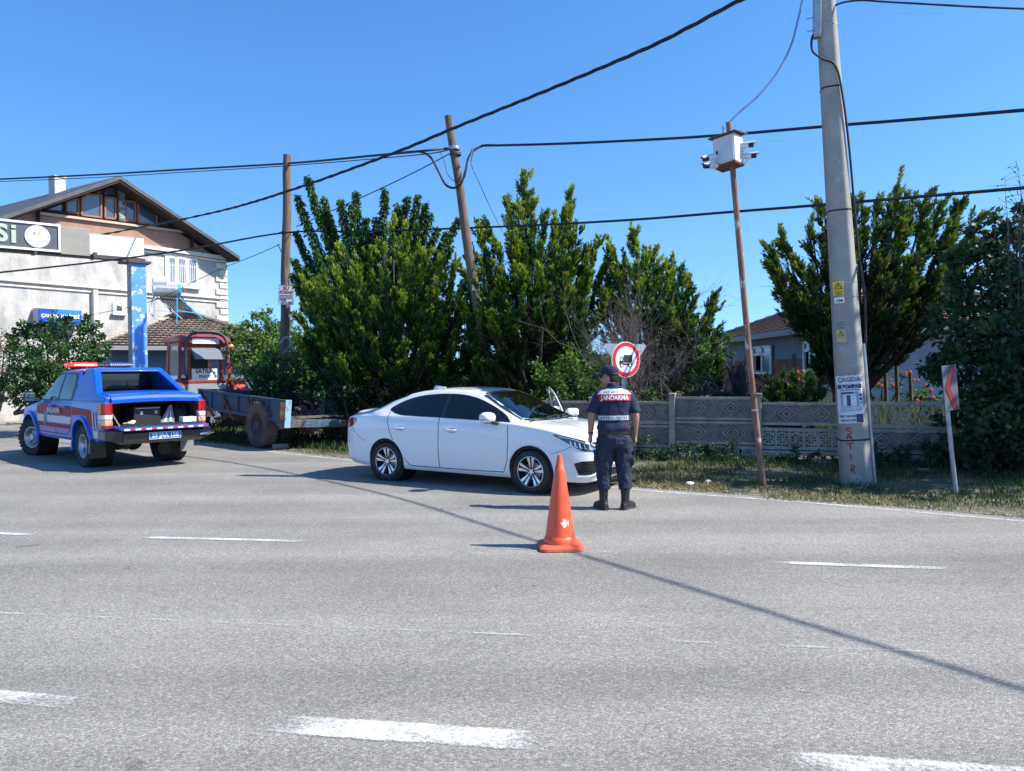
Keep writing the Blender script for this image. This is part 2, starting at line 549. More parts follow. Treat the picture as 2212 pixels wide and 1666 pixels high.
def paint_mat(name, wear):
    m = bpy.data.materials.new(name); m.use_nodes = True
    N, L = m.node_tree.nodes, m.node_tree.links; b = N['Principled BSDF']
    tc = N.new('ShaderNodeTexCoord')
    n1 = N.new('ShaderNodeTexNoise'); n1.inputs['Scale'].default_value = 48; n1.inputs['Detail'].default_value = 6; n1.inputs['Roughness'].default_value = .75
    n2 = N.new('ShaderNodeTexNoise'); n2.inputs['Scale'].default_value = 4; n2.inputs['Detail'].default_value = 4
    L.new(tc.outputs['Object'], n1.inputs['Vector']); L.new(tc.outputs['Object'], n2.inputs['Vector'])
    a = N.new('ShaderNodeMath'); a.operation = 'MULTIPLY_ADD'; a.inputs[1].default_value = .55
    L.new(n2.outputs['Fac'], a.inputs[0]); L.new(n1.outputs['Fac'], a.inputs[2])
    uv = N.new('ShaderNodeUVMap'); uv.uv_map = 'edge'
    sp = N.new('ShaderNodeSeparateXYZ'); L.new(uv.outputs[0], sp.inputs[0])     # x = how near the worn rim of the stroke
    ad = N.new('ShaderNodeMath'); ad.operation = 'ADD'; L.new(a.outputs[0], ad.inputs[0]); L.new(sp.outputs[0], ad.inputs[1])
    mr = N.new('ShaderNodeMapRange'); mr.inputs['From Min'].default_value = wear - .16; mr.inputs['From Max'].default_value = wear + .13
    L.new(ad.outputs[0], mr.inputs['Value'])
    b.inputs['Base Color'].default_value = (.56, .55, .52, 1); b.inputs['Roughness'].default_value = .75
    tp = N.new('ShaderNodeBsdfTransparent'); mx = N.new('ShaderNodeMixShader')
    L.new(mr.outputs[0], mx.inputs[0]); L.new(b.outputs[0], mx.inputs[1]); L.new(tp.outputs[0], mx.inputs[2])
    L.new(mx.outputs[0], N['Material Output'].inputs[0])
    return m
PAINT = paint_mat('road_paint', .88); PAINT_WORN = paint_mat('road_paint_worn', .79); PAINT_FAINT = paint_mat('road_paint_faint', .68)
def stroke(name, pts, w, m, z=.009, label=None):
    """a painted stroke with ragged, worn ends and rims"""
    P = [Vector((p[0], p[1], 0)) for p in pts]
    vs, fs, uvs = [], [], []
    L_ = sum((P[i + 1] - P[i]).length for i in range(len(P) - 1))
    # resample
    Q = []; n = max(6, int(L_ / .12))
    for k in range(n + 1):
        t = L_ * k / n; i = 0
        while i < len(P) - 2 and t > (P[i + 1] - P[i]).length: t -= (P[i + 1] - P[i]).length; i += 1
        Q.append(P[i] + (P[i + 1] - P[i]).normalized() * t)
    cols = [-.5, -.4, 0, .4, .5]
    for k, q in enumerate(Q):
        d = (Q[min(k + 1, n)] - Q[max(k - 1, 0)]).normalized(); s = Vector((-d.y, d.x, 0))
        e_end = min(k, n - k); e1 = .32 if e_end == 0 else .12 if e_end == 1 else 0
        for c in cols:
            p = q + s * c * w; vs.append((p.x, p.y, z)); uvs.append(e1 + (.22 if abs(c) == .5 else 0))
    for k in range(n):
        for c in range(4):
            a = k * 5 + c; fs.append((a, a + 1, a + 6, a + 5))
    me = bpy.data.meshes.new(name); me.from_pydata(vs, [], fs); me.materials.append(m)
    u = me.uv_layers.new(name='edge')
    for l in me.loops: u.data[l.index].uv = (uvs[l.vertex_index], 0)
    o = link(name, me); tag(o, kind='structure')
    return o
# near dashes
def strip(u0, v0, u1, v1, w, m): stroke('road_marking', [G(u0, v0), G(u1, v1)], w, m)
strip(-120, 1497, 205, 1526, .15, PAINT_WORN)
strip(590, 1566, 1195, 1607, .20, PAINT)
strip(1700, 1648, 2330, 1693, .20, PAINT)
strip(-150, 1148, 78, 1157, .09, PAINT)
strip(296, 1162, 660, 1171, .10, PAINT)
strip(1050, 1184, 1175, 1188, .10, PAINT_WORN); strip(1270, 1192, 1330, 1195, .09, PAINT_FAINT)
strip(1650, 1216, 2070, 1231, .10, PAINT)
strip(-200, 1318, 2100, 1415, .035, PAINT_FAINT)
stroke('road_edge_line', [(p.x, p.y) for p in EDGE + EDGE_R], .11, PAINT_WORN)
# ================================================================ VEHICLES
RUBBER = mat('tyre_rubber', (.022, .022, .023), .85, col2=(.045, .043, .04), scale=8, bump=.2, bscale=60)
BLACKPL = mat('black_plastic', (.02, .02, .022), .45)
DARKGAP = mat('door_gap', (.012, .012, .013), .8)
TINT = mat('tinted_glass', (.006, .008, .014), .04, spec=.6)
CHROME = mat('chrome', (.7, .7, .72), .12, metal=1)
ALLOY = mat('machined_alloy', (.74, .75, .77), .3, metal=.85)
ALLOYDK = mat('black_alloy', (.02, .02, .022), .35)
REDLENS = mat('red_lens', (.32, .008, .012), .12, coat=1)
CLEARLENS = mat('clear_lens', (.62, .62, .60), .12, coat=1)
AMBERLENS = mat('amber_lens', (.75, .25, .02), .15, coat=1)
WHITE = mat('white_car_paint', (.80, .80, .80), .32, coat=1.0)
WHITEPLAIN = mat('white_plain', (.8, .8, .79), .6)
def glass_mat():
    m = bpy.data.materials.new('windscreen_glass'); m.use_nodes = True
    N, L = m.node_tree.nodes, m.node_tree.links
    for n in list(N):
        if n.type == 'BSDF_PRINCIPLED': N.remove(n)
    t = N.new('ShaderNodeBsdfTransparent'); t.inputs[0].default_value = (.62, .72, .74, 1)
    g = N.new('ShaderNodeBsdfGlossy'); g.inputs['Roughness'].default_value = .02; g.inputs[0].default_value = (.9, .95, 1, 1)
    f = N.new('ShaderNodeFresnel'); f.inputs[0].default_value = 1.65
    mx = N.new('ShaderNodeMixShader'); L.new(f.outputs[0], mx.inputs[0]); L.new(t.outputs[0], mx.inputs[1]); L.new(g.outputs[0], mx.inputs[2])
    L.new(mx.outputs[0], N['Material Output'].inputs[0]); return m
GLASS = glass_mat()

def loft_body(name, xs, sect, m, parent, wheels=(), wr=.35, cut=None, nres=14):
    """sect(x) -> half-section control points (y,z) from bottom centre to top centre; arches and an optional
    opening are cut, with the rim vertices drawn on to the arch circle so its edge is clean"""
    rows = []
    for x in xs:
        c = smooth_poly(sect(x), nres, closed=False)
        rows.append(c)
    rows = np.array(rows)                      # (nx, k, 2)
    nx, k, _ = rows.shape
    V = np.zeros((nx, 2 * k - 2, 3))
    V[:, :k, 0] = xs[:, None]; V[:, :k, 1] = rows[:, :, 0]; V[:, :k, 2] = rows[:, :, 1]
    V[:, k:, 0] = xs[:, None]; V[:, k:, 1] = -rows[:, -2:0:-1, 0]; V[:, k:, 2] = rows[:, -2:0:-1, 1]
    K = 2 * k - 2
    V[:, 0, 1] = 0; V[:, k - 1, 1] = 0
    for (wx, wz) in wheels:                    # draw nearby vertices on to the circle
        d = np.sqrt((V[..., 0] - wx) ** 2 + (V[..., 2] - wz) ** 2)
        sel = (np.abs(d - wr) < .016) & (np.abs(V[..., 1]) > .5)
        for a, b in zip(*np.nonzero(sel)):
            s = wr / d[a, b]
            V[a, b, 0] = wx + (V[a, b, 0] - wx) * s; V[a, b, 2] = wz + (V[a, b, 2] - wz) * s
    idx = np.arange(nx * K).reshape(nx, K)
    a = idx[:-1]; b = idx[1:]
    Fq = np.stack([a, np.roll(a, -1, 1), np.roll(b, -1, 1), b], -1).reshape(-1, 4)
    P = V.reshape(-1, 3)
    C = P[Fq].mean(1)
    keep = np.ones(len(Fq), bool)
    full = Fq.copy()
    for (wx, wz) in wheels:
        keep &= ~((np.hypot(C[:, 0] - wx, C[:, 2] - wz) < wr) & (np.abs(C[:, 1]) > .5))
    bv = BVHTree.FromPolygons([Vector(p) for p in P], [tuple(map(int, f)) for f in full])
    if cut is not None: keep &= ~cut(C)
    Fq = Fq[keep]
    me = bpy.data.meshes.new(name)
    me.from_pydata([tuple(p) for p in P], [], [tuple(map(int, f)) for f in Fq] + [tuple(map(int, idx[0])), tuple(map(int, idx[-1][::-1]))])
    me.materials.append(m)
    bm = bmesh.new(); bm.from_mesh(me)
    bmesh.ops.delete(bm, geom=[v for v in bm.verts if not v.link_faces], context='VERTS')
    bmesh.ops.recalc_face_normals(bm, faces=bm.faces); bm.to_mesh(me); bm.free()
    me.polygons.foreach_set('use_smooth', [True] * len(me.polygons)); me.set_sharp_from_angle(angle=R(38))
    return link(name, me, parent), bv

def tyre(mb, r, w, rim, c=(0, 0, 0), n=40, mi=0):
    h = w / 2
    mb.lathe([(rim, -h * .82), (rim + (r - rim) * .5, -h), (r - .018, -h * .9), (r - .004, -h * .72), (r, -h * .4), (r, h * .4), (r - .004, h * .72), (r - .018, h * .9),
              (rim + (r - rim) * .5, h), (rim, h * .82)], n, mi, 'Y', c)
def make_wheel(parent, loc, r, w, rim, kind, side, steer=0, mr=None, name='wheel', tyre_m=None):
    """wheel > tyre, rim ; outer face towards side (-1 = -y)"""
    e = thing(name, None, None, loc, steer); e.parent = parent
    mb = MB(); tyre(mb, r, w, rim)
    if kind in ('steel', 'tractor'):
        nt = 30
        for k in range(nt):
            a = 2 * math.pi * k / nt
            for s in (-1, 1):
                c = Vector((math.cos(a + .08 * s) * r * 1.005, s * w * .28, math.sin(a + .08 * s) * r * 1.005))
                mb.box(c, (.018 if kind == 'steel' else .03, w * .36, .05), M=Matrix.Rotation(-a, 3, 'Y') @ Matrix.Rotation(.25 * s, 3, 'X'))
    mb.build('tyre', tyre_m or RUBBER, e, smooth=35)
    f = side * w * .36
    mb = MB()
    mb.lathe([(rim + .004, -side * w * .40), (rim + .004, side * w * .43), (rim - .012, side * w * .43), (rim - .018, side * w * .2), (rim - .03, -side * w * .1), (0.001, -side * w * .1)], 40, 1, 'Y')
    if kind == 'alloy':
        mb.lathe([(rim + .002, side * w * .435), (rim - .007, side * w * .455), (rim - .012, side * w * .42)], 40, 0, 'Y')
        for k in range(5):
            for s in (-1, 1):
                a = 2 * math.pi * k / 5 + .3 + s * .15
                b = 2 * math.pi * k / 5 + .3 + s * .20
                p0 = Vector((math.cos(a) * .045, 0, math.sin(a) * .045)); p1 = Vector((math.cos(b) * (rim - .008), 0, math.sin(b) * (rim - .008)))
                d = (p1 - p0).normalized(); n_ = Vector((-d.z, 0, d.x))
                y0, y1 = f * .75, f * 1.12
                w0, w1 = .010, .021
                mb.hexa([p0 - n_ * w0 + Vector((0, y0 - side * .05, 0)), p0 + n_ * w0 + Vector((0, y0 - side * .05, 0)), p1 + n_ * w1 + Vector((0, y1 - side * .05, 0)), p1 - n_ * w1 + Vector((0, y1 - side * .05, 0))],
                        [p0 - n_ * w0 + Vector((0, y0, 0)), p0 + n_ * w0 + Vector((0, y0, 0)), p1 + n_ * w1 + Vector((0, y1, 0)), p1 - n_ * w1 + Vector((0, y1, 0))], 0)
            a = 2 * math.pi * k / 5 + .3
            p0 = Vector((math.cos(a) * .05, f * .72, math.sin(a) * .05)); p1 = Vector((math.cos(a) * (rim - .02), f * .95, math.sin(a) * (rim - .02)))
            mb.beam(p0, p1, .014, .03, 1, up=Vector((0, 1, 0)))
            a += math.pi / 5
            mb.lathe([(.009, 0), (.009, side * .012), (.001, side * .013)], 8, 0, 'Y', (math.cos(a) * .038, f * .74, math.sin(a) * .038))
        mb.lathe([(.058, f * .5), (.058, f * .74), (.05, f * .80), (.001, f * .80)], 24, 1, 'Y')
        mb.lathe([(.032, f * .80), (.030, f * .84), (.001, f * .85)], 24, 0, 'Y')
        mb.lathe([(.13, -side * .02), (.13, side * .0), (.03, side * .02)], 32, 2, 'Y')
        mb.build('rim', [ALLOY, ALLOYDK, mat('brake_disc', (.25, .24, .23), .4, metal=.8)], e, smooth=30)
    elif kind == 'steel':
        mb.lathe([(rim - .012, side * w * .40), (rim - .03, side * w * .30), (rim - .06, side * w * .1), (rim - .07, side * w * .12), (.085, side * w * .26), (.075, side * w * .34), (.06, side * w * .45), (.001, side * w * .46)], 40, 0, 'Y')
        for k in range(8):
            a = 2 * math.pi * k / 8; rr = rim - .065
            mb.ellipsoid((math.cos(a) * rr, side * w * .17, math.sin(a) * rr), (.018, .012, .018), 10, 6, 2)
        for k in range(6):
            a = 2 * math.pi * k / 6; mb.ellipsoid((math.cos(a) * .068, side * w * .36, math.sin(a) * .068), (.010, .012, .010), 8, 6, 2)
        mb.build('rim', [mr, mr, BLACKPL], e, smooth=30)
    else:
        mb.lathe([(rim - .01, side * w * .38), (rim - .05, side * w * .15), (rim * .62, side * w * .05), (rim * .6, side * w * .22), (rim * .3, side * w * .25), (rim * .28, side * w * .4), (.001, side * w * .42)], 36, 0, 'Y')
        for k in range(8):
            a = 2 * math.pi * k / 8; mb.ellipsoid((math.cos(a) * rim * .74, side * w * .12, math.sin(a) * rim * .74), (.03, .02, .03), 10, 6, 1)
            mb.ellipsoid((math.cos(a) * rim * .45, side * w * .26, math.sin(a) * rim * .45), (.014, .02, .014), 8, 6, 1)
        mb.build('rim', [mr, BLACKPL], e, smooth=30)
    return e

# ---------------------------------------------------------------- sedan
ZT = [(-2.37, .74), (-2.35, .86), (-2.32, .99), (-2.27, 1.06), (-2.15, 1.085), (-1.95, 1.095), (-1.75, 1.13), (-1.3, 1.30), (-.8, 1.405), (-.35, 1.44), (0, 1.43), (.3, 1.385), (.75, 1.19), (1.18, .995), (1.32, .965),
      (1.65, .925), (1.9, .86), (2.05, .79), (2.14, .725), (2.2, .64), (2.23, .53)]
ZB = [(-2.37, .60), (-2.345, .42), (-2.28, .29), (-2.1, .23), (-1.6, .20), (0, .19), (1.6, .18), (2.0, .17), (2.13, .19), (2.19, .24), (2.215, .33), (2.23, .46)]
ZBELT = [(-2.37, .68), (-2.33, .86), (-2.25, .95), (-2.0, .99), (-1.5, 1.005), (-.3, 1.0), (.8, .965), (1.2, .93), (1.65, .865), (1.9, .79), (2.05, .73), (2.15, .65), (2.2, .58), (2.23, .49)]
WM = [(-2.37, .52), (-2.35, .66), (-2.3, .745), (-2.2, .79), (-2.0, .835), (-1.6, .865), (-1.2, .872), (0, .868), (1.2, .872), (1.55, .86), (1.8, .82), (1.98, .755), (2.1, .67), (2.17, .56), (2.21, .45), (2.23, .36)]
WRF = [(-2.37, .40), (-2.3, .56), (-2.1, .62), (-1.8, .60), (-1.2, .55), (-.6, .555), (.2, .565), (.5, .59), (1.0, .66), (1.35, .72), (1.7, .69), (2.0, .57), (2.15, .40), (2.23, .25)]
KRE = [(-2.37, .3), (-2.2, .45), (-1.9, .55), (-1.5, .78), (-1.0, .86), (-.3, .875), (.3, .87), (.6, .86), (1.0, .80), (1.3, .62), (1.6, .5), (2.0, .4), (2.23, .3)]
def _tail(x): return x if x > -1.6 else -1.6 + (x + 1.6) * .87
ZT, ZB, ZBELT, WM, WRF, KRE = [[(_tail(a), b) for a, b in t] for t in (ZT, ZB, ZBELT, WM, WRF, KRE)]
def sedan_section(x):
    zt, zb, zl, w, wr, k = [float(interp(x, t)) for t in (ZT, ZB, ZBELT, WM, WRF, KRE)]
    zm = zb + (zl - zb) * .46
    zre = zl + (zt - zl) * k
    cab = float(np.clip((zt - zl - .10) / .25, 0, 1))
    wb = w * (.972 - .022 * cab)
    return [(0, zb), (w * .80, zb), (w * .945, zb + .035), (w * .985, zb + (zm - zb) * .55), (w, zm), (w * .992, zm + (zl - zm) * .5), (w * .982, zl - .10 * min(1, (zl - zb) / .7)),
            (wb, zl - .018), (wb - .028, zl + (zt - zl) * .06 + .004), (wr + (wb - wr) * (.5 if cab > .3 else .55), zl + (zre - zl) * .5 + .012 * cab), (wr, zre), (wr * .84, zre + (zt - zre) * .62), (wr * .45, zre + (zt - zre) * .94), (0, zt)]
DLO = smooth_poly([(-1.29, 1.115), (-1.18, 1.19), (-.97, 1.265), (-.7, 1.315), (-.35, 1.338), (-.05, 1.333), (.2, 1.30), (.42, 1.24), (.66, 1.145), (.85, 1.05), (.94, .985), (.93, .977), (.8, .982), (.3, .995), (-.3, 1.012), (-.9, 1.025), (-1.08, 1.04), (-1.22, 1.075)], 4)

def make_sedan(name, label, paint, loc, rotz, detailed=True):
    root = thing(name, label, 'car', loc, rotz)
    xs = np.unique(np.concatenate([np.linspace(_tail(-2.37), -2.13, 16), np.linspace(-2.13, 2.0, 300), np.linspace(2.0, 2.23, 30)]))
    WSP = [(1.235, 0), (1.22, .3), (1.15, .58), (1.07, .70), (.36, .55), (.32, .3), (.30, 0)]
    WSP = WSP + [(x, -y) for x, y in WSP[-2:0:-1]]
    inner = [(.77 + (x - .77) * .93, y * .94) for x, y in WSP]
    cut = lambda C: inside(C[:, :2], inner) & (C[:, 2] > .95)
    body, bv = loft_body('body', xs, sedan_section, paint, root, wheels=[(-1.3, .315), (1.3, .315)], wr=.352, cut=cut)
    # arch liners
    for wx in (-1.3, 1.3):
        for s in (-1, 1):
            mb = MB(); mb.lathe([(.30, 0), (.351, .0), (.351, .36), (.001, .36)], 40, 0, 'Y')
            mb.v = [(x + wx, s * (abs(y) if 1 else 0) * -1 * -1, z + .315) for x, y, z in mb.v]
            mb.v = [(x, s * (.835 - abs(y)), z) for x, y, z in mb.v]
            mb.build('arch_liner', DARKGAP, root)
    # glass
    for s in (-1, 1):
        def spl(x): return x
        front = [p for p in DLO]
        base = project('window_trim', [((x + .1) * 1.012 - .1, 1.17 + (z - 1.17) * 1.06) for x, z in DLO], bv, BLACKPL, root, 'xz', s, .002)
        # front and rear panes either side of the centre pillar
        def clip(poly, xc, keep_right):
            out = []
            for i in range(len(poly)):
                a, b = poly[i], poly[(i + 1) % len(poly)]
                ia = (a[0] > xc) == keep_right; ib = (b[0] > xc) == keep_right
                if ia: out.append(a)
                if ia != ib:
                    t = (xc - a[0]) / (b[0] - a[0]); out.append((xc, a[1] + t * (b[1] - a[1])))
            return out
        project('front_side_window', clip(clip(DLO, -.20, True), .69, False), bv, TINT, root, 'xz', s, .005)
        project('quarter_window', clip(DLO, .71, True), bv, TINT, root, 'xz', s, .005)
        project('rear_side_window', clip(DLO, -.26, False), bv, TINT, root, 'xz', s, .005)
        # doors: seams
        seams = [[(-.275, 1.0), (-.275, .6), (-.27, .27)], [(.93, .985), (.945, .7), (.93, .45), (.86, .27)],
                 smooth_poly([(-1.27, 1.08), (-1.255, .9), (-1.19, .72), (-1.07, .52), (-.93, .36), (-.83, .275), (-.76, .265)], 6, False),
                 [(-.78, .265), (-.27, .262), (.30, .262), (.865, .27)]]
        for q in seams: project('door_gap', ribbon(q, .011), bv, DARKGAP, root, 'xz', s, .0015, .05)
        # sill crease, fuel/bumper joints
        project('bumper_joint', ribbon([(-2.05, .81), (-1.88, .66), (-1.70, .60)], .006), bv, DARKGAP, root, 'xz', s, .0015, .05)
        project('bumper_joint', ribbon([(1.62, .56), (1.80, .62), (2.0, .72)], .006), bv, DARKGAP, root, 'xz', s, .0015, .05)
        # handles
        for hx in (-.04, -1.02):
            mb = MB()
            q = bv.ray_cast(Vector((hx, s * 3, .825)), Vector((0, -s, 0)))[0]
            cup = project('handle_cup', smooth_poly([(hx - .10, .825), (hx - .02, .862), (hx + .07, .857), (hx + .11, .825), (hx + .05, .787), (hx - .03, .79)], 4), bv, mat('handle_cup', (.42, .44, .48), .4), root, 'xz', s, .0015, .03)
            mb.rings([[Vector((hx + t, q.y + s * (.008 + .028 * (1 - (t / .115) ** 4)) + s * a * .009, .828 + b * .014)) for a, b in ((0, 1), (1, .6), (1, -.6), (0, -1), (-1, -.6), (-1, .6))] for t in np.linspace(-.115, .115, 9)])
            mb.build('door_handle', paint, root, smooth=60)
        # mirror
        mb = MB()
        q = bv.ray_cast(Vector((.72, s * 3, 1.02)), Vector((0, -s, 0)))[0]
        cy = s * .985; cz = 1.035
        prof = [(-.10, .55), (-.085, .85), (-.04, 1.0), (.02, .97), (.06, .80), (.085, .5), (.095, .15)]
        rings = []
        for t, k in prof:
            rings.append([Vector((.70 + t, cy + math.copysign(abs(math.cos(a)) ** .7, math.cos(a)) * .125 * k, cz + math.copysign(abs(math.sin(a)) ** .8, math.sin(a)) * .078 * k - (.012 * (1 - k)))) for a in np.linspace(0, 2 * math.pi, 20, endpoint=False)])
        mb.rings(rings); mir = mb.build('mirror', paint, root, smooth=50)
        mb = MB(); mb.rings([[Vector((.70 + t, cy + math.cos(a) * .127 * k, cz - .004 - abs(math.sin(a)) * .081 * k)) if math.sin(a) < 0 else Vector((.70 + t, cy + math.cos(a) * .127 * k, cz - .02)) for a in np.linspace(0, 2 * math.pi, 20, endpoint=False)] for t, k in prof])
        mb.build('mirror_base', BLACKPL, mir, smooth=50)
        mb = MB(); mb.hexa([(.66, q.y - s * .02, .90), (.80, q.y - s * .02, .90), (.75, cy - s * .05, .955), (.68, cy - s * .05, .955)], [(.66, q.y - s * .04, .96), (.80, q.y - s * .04, .96), (.75, cy - s * .04, .985), (.68, cy - s * .04, .985)])
        mb.build('mirror_arm', BLACKPL, mir, bevel=.01)
        # headlight wraps over the corner: pressed on from the side and from the front
        hl = smooth_poly([(1.64, .82), (1.78, .745), (1.90, .68), (1.99, .625), (2.08, .60), (2.2, .585), (2.205, .64), (2.13, .70), (2.0, .755), (1.82, .80)], 4)
        h = project('headlight', hl, bv, mat('headlight_dark', (.03, .035, .045), .1, coat=1), root, 'xz', s, .004, .025)
        for k in range(5):
            a = 1.88 + k * .055
            project('light_unit', ribbon([(a, .705 - k * .014 + .035), (a + .012, .69 - k * .014 - .012), (a + .035, .685 - k * .014 - .012)], .013), bv, mat('reflector', (.75, .8, .9), .15, metal=.6), h, 'xz', s, .006, .02)
        project('light_strip', ribbon([(1.72, .80), (1.92, .76), (2.08, .70), (2.19, .645)], .010), bv, mat('reflector', (.75, .8, .9), .15, metal=.6), h, 'xz', s, .006, .02)
        # front fog recess and white blade below
        fg = project('fog_recess', [(1.93, .44), (2.02, .47), (2.16, .475), (2.20, .44), (2.19, .34), (2.12, .29), (1.98, .285)], bv, mat('black_gloss', (.012, .013, .016), .2), root, 'xz', s, .003, .03)
        for zz in (.335, .375, .415): project('fog_slat', ribbon([(2.0, zz - .02), (2.19, zz)], .009), bv, BLACKPL, fg, 'xz', s, .008, .03)
        project('bumper_blade', ribbon([(1.93, .268), (2.05, .262), (2.15, .285), (2.2, .315)], .016), bv, paint, root, 'xz', s, .012, .03, thick=.01)
        # tail light
        tl = project('tail_light', smooth_poly([(_tail(a), b) for a, b in [(-2.345, .80), (-2.2, .80), (-2.08, .84), (-1.98, .925), (-2.0, .955), (-2.15, .965), (-2.32, .955), (-2.355, .90)]], 3), bv, REDLENS, root, 'xz', s, .005, .03)
        project('lens_strip', ribbon([(-2.22, .83), (-2.14, .835), (-2.03, .87), (-2.0, .92)], .014), bv, mat('dark_red_lens', (.10, .005, .008), .1, coat=1), tl, 'xz', s, .008, .03)
        for wx in (-1.3, 1.3):
            mb = MB()
            ring = []
            for t in np.linspace(R(-25), R(205), 40):
                px, pz = wx + math.cos(t) * .353, .315 + math.sin(t) * .353
                hq = bv.ray_cast(Vector((px, s * 3, pz)), Vector((0, -s, 0)))
                if hq[0]: ring.append(hq[0] - Vector((0, s * .004, 0)))
            mb.tube(ring, .009, 6); mb.build('arch_lip', paint, root, smooth=60)
        make_wheel(root, (-1.3, s * .775, .300), .300, .19, .213, 'alloy', s)
        make_wheel(root, (1.3, s * .775, .300), .300, .19, .213, 'alloy', s, steer=R(-3))
    # windscreen, rear glass, front face
    project('windscreen_frame', WSP + [], bv, BLACKPL, root, 'xy', 1, .0) if False else None
    ws = project('windscreen', WSP, bv, GLASS, root, 'xy', 1, .003, .06)
    for s in (-1, 1):
        project('pillar_trim', ribbon([(1.09, s * .705), (.72, s * .635), (.36, s * .56)], .022), bv, BLACKPL, ws, 'xy', 1, .006, .05)
        project('wiper', ribbon([(1.21, s * .15 - .1), (1.13, s * .15 + .42)], .02), bv, BLACKPL, root, 'xy', 1, .018, .05, thick=.012)
    project('top_band', ribbon([(.345, -.50), (.36, 0), (.345, .50)], .05), bv, BLACKPL, ws, 'xy', 1, .005, .05)
    project('cowl', ribbon([(1.11, -.69), (1.21, -.5), (1.265, 0), (1.21, .5), (1.11, .69)], .05), bv, BLACKPL, root, 'xy', 1, .005, .05)
    project('rear_window', smooth_poly([(-1.02, .50), (-1.0, 0), (-1.02, -.50), (-1.4, -.56), (-1.72, -.56), (-1.76, 0), (-1.72, .56), (-1.4, .56)], 4), bv, TINT, root, 'xy', 1, .004, .05)
    for s in (-1, 1):
        project('bonnet_gap', ribbon(smooth_poly([(1.30, s * .735), (1.5, s * .72), (1.75, s * .675), (1.95, s * .60), (2.08, s * .50)], 5, False), .007), bv, DARKGAP, root, 'xy', 1, .0015, .04)
        project('bonnet_crease', ribbon([(1.42, s * .5), (1.7, s * .46), (2.02, s * .36)], .012), bv, paint, root, 'xy', 1, .005, .04)
        project('roof_channel', ribbon([(.45, s * .50), (-.3, s * .47), (-.95, s * .45)], .014), bv, mat('roof_seal', (.25, .25, .26), .6), root, 'xy', 1, .002, .04)
    project('grille', smooth_poly([(-.48, .60), (0, .615), (.48, .60), (.42, .50), (0, .47), (-.42, .50)], 3), bv, mat('black_gloss', (.012, .013, .016), .2), root, 'yz', 1, .003, .04)
    project('grille_bar', ribbon([(-.66, .655), (-.3, .63), (0, .625), (.3, .63), (.66, .655)], .035), bv, CHROME, root, 'yz', 1, .007, .04)
    project('lower_intake', smooth_poly([(-.42, .34), (0, .35), (.42, .34), (.36, .25), (0, .24), (-.36, .25)], 3), bv, BLACKPL, root, 'yz', 1, .003, .04)
    np_ = project('number_plate', [(-.26, .385), (.26, .385), (.26, .49), (-.26, .49)], bv, WHITEPLAIN, root, 'yz', 1, .015, .06, thick=.006)
    # shark fin
    mb = MB(); mb.rings([[Vector((x, y * w, z)) for y, z in ((-1, zb), (1, zb), (.2, zt), (-.2, zt))] for x, w, zb, zt in ((-1.02, .03, 1.37, 1.39), (-.98, .035, 1.38, 1.455), (-.9, .035, 1.39, 1.45), (-.78, .02, 1.42, 1.435))])
    mb.build('antenna_fin', paint, root, smooth=50)
    # cabin
    mb = MB()
    cabin = mat('cabin_trim', (.02, .021, .024), .7)
    mb.box((.2, 0, .42), (2.2, 1.4, .04)); mb.box((-.75, 0, .8), (.12, 1.35, .75))
    mb.rings([[Vector((x, -.68, z)), Vector((x, .68, z)), Vector((x, .68, z - .25)), Vector((x, -.68, z - .25))] for x, z in ((.78, .93), (.95, .99), (1.22, .985))])
    mb.build('cabin', cabin, root, smooth=30)
    mb = MB()
    for s in (-1, 1):
        mb.box((.05, s * .36, .62), (.5, .48, .18)); mb.box((-.22, s * .36, .92), (.14, .46, .62), M=Matrix.Rotation(R(-14), 3, 'Y')); mb.box((-.32, s * .36, 1.27), (.08, .24, .16))
    mb.build('seats', mat('seat_cloth', (.06, .06, .065), .9), root, bevel=.03)
    mb = MB()
    c = Vector((.63, .36, .96)); ax = Vector((-.9, 0, .42)).normalized(); u = Vector((0, 1, 0)); w = ax.cross(u)
    mb.tube([c + (u * math.cos(t) + w * math.sin(t)) * .18 for t in np.linspace(0, 2 * math.pi, 29)], .014, 8)
    mb.box(c, (.03, .14, .1)); mb.beam(c - u * .18, c + u * .18, .02, .03); mb.beam(c, c + w * -.18, .02, .03); mb.beam(c, c - ax * .3, .05)
    mb.build('steering_wheel', mat('wheel_grey', (.10, .11, .12), .5), root, smooth=40)
    return root, bv

cr_ = G(826, 1039); cf_ = G(1155, 1069)
dirv = (cf_ - cr_).normalized(); head = math.atan2(dirv.y, dirv.x)
mid = (cr_ + cf_) / 2
lft = Vector((-dirv.y, dirv.x, 0))
cpos = mid + lft * .865
sedan, sbv = make_sedan('parked_car', 'white sedan with dark side windows stopped at the road edge, far door open', WHITE, (cpos.x, cpos.y, .006), head)
